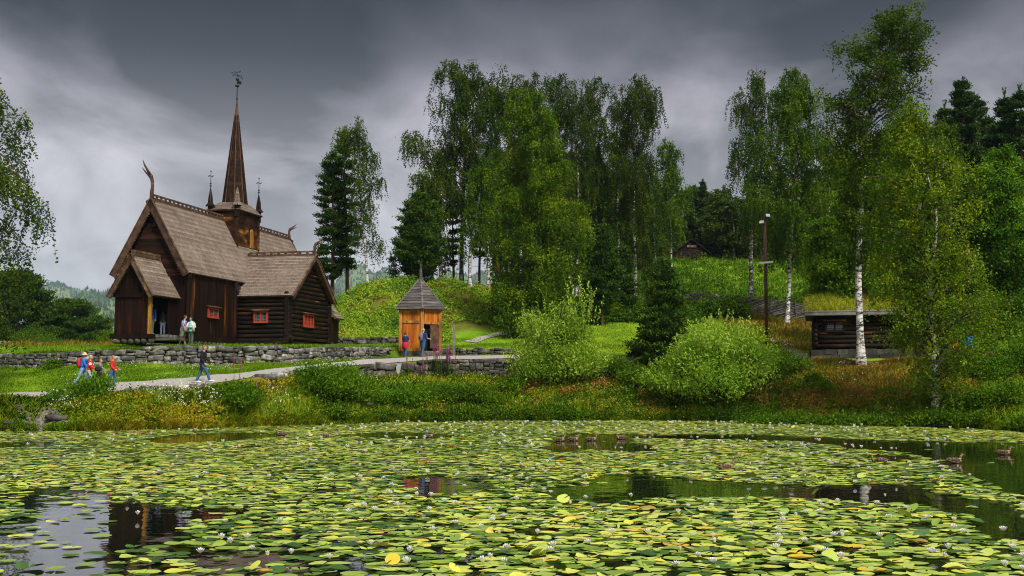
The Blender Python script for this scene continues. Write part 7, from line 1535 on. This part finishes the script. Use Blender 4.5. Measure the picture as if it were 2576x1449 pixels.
def pad_arrays(x, y, rad, r, k, stand=0.10, zb=0.0, curlm=0.3):
    """pads as shallow notched discs; a few lifted, curled or standing on edge"""
    n = len(x); a0 = r.uniform(0,6.283,n); notch = 0.34
    th = a0[:,None]+notch/2+(2*np.pi-notch)*np.arange(k)[None,:]/(k-1)
    rr = rad[:,None]*(1+r.normal(0,0.035,(n,k)))
    asp = r.uniform(0.86,1.0,n)[:,None]
    tl_ = np.where(r.uniform(0,1,n) < stand, r.uniform(0.2,0.8,n), r.normal(0,0.022,n)); rr = rr*np.where(np.abs(tl_) > 0.15, 0.72, 1)[:,None]
    lx = np.cos(th)*rr; ly = np.sin(th)*rr*asp
    curl = r.uniform(0,1,n); up = np.where(curl > 0.62, r.uniform(0.1,1.0,n)*curlm, r.uniform(0.0,0.05,n))[:,None]*rad[:,None]
    rip = np.cos(th*2-a0[:,None]*3)*0.5+0.5; lz = 0.012+up*rip**2+r.uniform(0,0.014,n)[:,None]
    tilt = tl_; ta = r.uniform(0,6.283,n)
    nd = np.stack([np.cos(ta),np.sin(ta)],1)
    # tilt about the axis through the pad's lower edge
    s = lx*nd[:,:1]+ly*nd[:,1:]; sr = s+rad[:,None]*0.9
    ct, st_ = np.cos(np.abs(tilt))[:,None], np.sin(np.abs(tilt))[:,None]
    ns = sr*ct-lz*st_*0-rad[:,None]*0.9; nz = lz*ct+sr*st_
    dx = (ns-s); X = x[:,None]+lx+dx*nd[:,:1]; Y = y[:,None]+ly+dx*nd[:,1:]
    cs = rad*0.9; cz = 0.010+cs*np.sin(np.abs(tilt)); cd = cs*np.cos(tilt)-rad*0.9
    cX = x+cd*nd[:,0]; cY = y+cd*nd[:,1]
    V = np.concatenate([np.stack([cX,cY,cz],1)[:,None,:], np.stack([X,Y,np.maximum(nz,0.004)],2)],1)
    V[:,:,2] += zb
    o = (np.arange(n)*(k+1))[:,None]; j = np.arange(k-1)[None,:]
    T = np.stack([np.broadcast_to(o,(n,k-1)), o+1+j, o+2+j],2).reshape(-1,3)
    return V.reshape(-1,3), T
def pad_mat():
    m = mk('lily_pad', [(0.0,(0.010,0.04,0.004)), (0.18,(0.05,0.12,0.010)), (0.42,(0.22,0.32,0.038)), (0.66,(0.44,0.52,0.095)), (0.86,(0.60,0.58,0.08)), (0.93,(0.62,0.40,0.02)), (0.97,(0.32,0.15,0.05)), (1.0,(0.11,0.05,0.04))], scale=0.6, detail=3, wt=0.86, trans=0.12, rough=0.42, spec=0.32, bump=0.25, bscale=22, bdist=0.01)
    return m
M['pad'] = pad_mat()
def flower_mesh(seed, R=0.065, open_=1.0):
    r = random.Random(seed); mb = MB(seed)
    for ring,(np_,el,ln) in enumerate(((8,0.62,1.0),(8,0.92,0.95),(6,1.2,0.85))):
        for i in range(np_):
            a = i*6.283/np_+ring*0.4+r.uniform(-.1,.1); e = el*(2-open_)+r.uniform(-.08,.08); d = Vector((math.cos(a)*math.cos(e),math.sin(a)*math.cos(e),math.sin(e))); s = Vector((-math.sin(a),math.cos(a),0))*R*0.34
            b = Vector((0,0,0.02)); m_ = b+d*R*ln*0.55; t = b+d*R*ln*1.15+Vector((0,0,0.01))
            mb.add([b, m_-s+Vector((0,0,.004)), t, m_+s+Vector((0,0,.004))], [(0,1,2,3)], tint=r.uniform(0.4,1))
    return mb
M['lily_petal'] = mk('lily_petal', [(0.2,(0.66,0.65,0.58)), (0.8,(0.86,0.86,0.84))], scale=12, wt=0.6, trans=0.2, rough=0.5)
M['stamen'] = flat('stamen', (0.75,0.48,0.03), 0.7)
def build_pads():
    x, y, px, py, rad, r = pads()
    inview = (px > -30)&(px < 2606)&(py < 1460)
    size = np.where(inview, rad/y, 0); order = np.argsort(-size); near = np.zeros(len(x), bool); near[order[:300]] = True
    # tones: mostly yellow green, patches of darker, some yellow, brown and dead leaves
    def tones(n, x, y):
        t = 0.50+0.13*np.sin(x*0.5+y*0.23)*np.sin(y*0.3)+r.normal(0,0.22,n)
        q = r.uniform(0,1,n); t = np.where(q < 0.12, r.uniform(0.0,0.18,n), t); t = np.where(q > 0.98, r.uniform(0.90,1.0,n), t); t = np.where((q > 0.95)&(q < 0.98), r.uniform(0.76,0.9,n), t)
        return np.clip(t,0,1)
    far = ~near; xs, ys, rs = x[far], y[far], rad[far]
    Vs, Ts, tn, off = [], [], [], 0
    for (a,b,k) in ((0,26,11),(26,100,8)):
        s = (ys >= a)&(ys < b); V, T = pad_arrays(xs[s], ys[s], rs[s], r, k, 0.018 if b < 50 else 0.003, curlm=0.26 if b < 50 else 0.10); Vs.append(V); Ts.append(T+off); off += len(V); tn.append(np.repeat(tones(s.sum(), xs[s], ys[s]), k-1))
    me = np_mesh('lily_pads', np.concatenate(Vs), None, M['pad'], tint=np.concatenate(tn), FT=np.concatenate(Ts), smooth=False)
    link('lily_pads', me, kind='stuff', label='mass of yellow green water lily pads covering the pond', cat='lily pads')
    xn, yn, rn = x[near], y[near], rad[near]; tnn = tones(len(xn), xn, yn)
    for i in range(len(xn)):
        V, T = pad_arrays(np.zeros(1), np.zeros(1), rn[i:i+1], r, 14, 0.03)
        t = float(tnn[i]); standing = V[:,2].max() > rn[i]*0.5
        colr = 'dark green' if t < 0.2 else 'brown withered' if t > 0.95 else 'yellow' if t > 0.8 else 'yellow green'
        me = np_mesh('lily_pad', V, None, M['pad'], tint=np.full(len(T), t), FT=T)
        link('lily_pad', me, loc=(float(xn[i]),float(yn[i]),0.006*(i%3)), label=f'{colr} water lily pad {"raised on its edge" if standing else "lying flat"} in the closest part of the pond', cat='lily pad', group=f'{colr} {"raised" if standing else "flat"} lily pads close to the camera')
    # blossoms
    n = 760; pxf = r.uniform(-10,2590,n*3); u = r.uniform(0,1,n*3); pyf = 1064+ (u**2.6)*380
    ok = np.ones(len(pxf), bool)
    for p in OPEN: ok &= ~inside(p, pxf, pyf)
    for p, d in SPARSE: ok &= ~(inside(p, pxf, pyf) & (r.uniform(0,1,len(pxf)) > d))
    ok &= ~((pxf < 900)&(pyf < 1400)&(r.uniform(0,1,len(pxf)) < 0.5))
    P2 = [on_water(a,b) for a,b in zip(pxf[ok], pyf[ok])]
    P2 = [(a,b) for (a,b) in P2 if b < float(np.interp(to_px(a,b)[0], pc, YL[1]))-0.6][:n]
    P2.sort(key=lambda q: q[1])
    fm = []
    for s in range(5):
        mb = flower_mesh(s, 0.062 if s != 3 else 0.045, (1.0,0.85,0.6,0.3,1.05)[s]); pm = mb.mesh('petals', M['lily_petal'])
        mb = MB(3); mb.ball((0,0,0.035),(0.016,0.016,0.014),8,5); sm = mb.mesh('stamens', M['stamen'])
        fm.append((pm, sm))
    P2 = [q for i,q in enumerate(P2) if q[1] > 24 or i % 2]; nm = 0; rest = []
    for i,(a,b) in enumerate(P2):
        s = i*7%5; zz = 0.02+0.03*((i*13)%7)/7; sz = 0.85+0.35*((i*29)%11)/11
        if nm < 300:
            cl = s in (2,3); dist = 'in the near part of the pond' if b < 20 else 'in the middle of the pond' if b < 34 else 'towards the far shore'
            o = empty('water_lily', (a,b,zz), i*1.3, f'{"half closed" if cl else "open"} white water lily blossom {dist}', 'water lily', f'{"half closed" if cl else "open"} lily blossoms {dist}')
            o.scale = (sz,sz,sz); link('petals', fm[s][0], o); link('stamens', fm[s][1], o); nm += 1
        else: rest.append((a,b,zz,sz))
    V = []; Tq = []
    for (a,b,zz,sz) in rest:
        for k in range(6):
            an = k*1.047+a; d = Vector((math.cos(an)*0.5,math.sin(an)*0.5,0.8))*0.11*sz; s_ = Vector((-math.sin(an),math.cos(an),0))*0.03*sz; c = Vector((a,b,zz)); o = len(V)
            V += [c, c+d*0.6-s_, c+d*1.1, c+d*0.6+s_]; Tq.append((o,o+1,o+2,o+3))
    if V: link('far_water_lilies', np_mesh('far_water_lilies', [tuple(v) for v in V], Tq, M['lily_petal'], tint=np.full(len(Tq),0.7)), kind='stuff', label='tiny white water lily blossoms along the far shore', cat='water lilies')
build_pads()

# ------------------------------------------------------------------ haze over the valley
def haze():
    mb = MB(1); x0,x1,y0,y1,z0,z1 = -5700,5700,-60,6000,-77,430
    mb.box(((x0+x1)/2,(y0+y1)/2,(z0+z1)/2),(x1-x0,y1-y0,z1-z0))
    m = bpy.data.materials.new('haze'); m.use_nodes = True; N = m.node_tree.nodes; L = m.node_tree.links; N.clear()
    out = N.new('ShaderNodeOutputMaterial'); v = N.new('ShaderNodeVolumePrincipled'); v.inputs['Color'].default_value = (0.60,0.79,1,1); v.inputs['Density'].default_value = 0.00007; v.inputs['Anisotropy'].default_value = 0.0
    L.new(v.outputs[0], out.inputs['Volume']); mb.build('haze', m, kind='stuff', label='thin pale haze over the far valley', cat='haze')
haze()
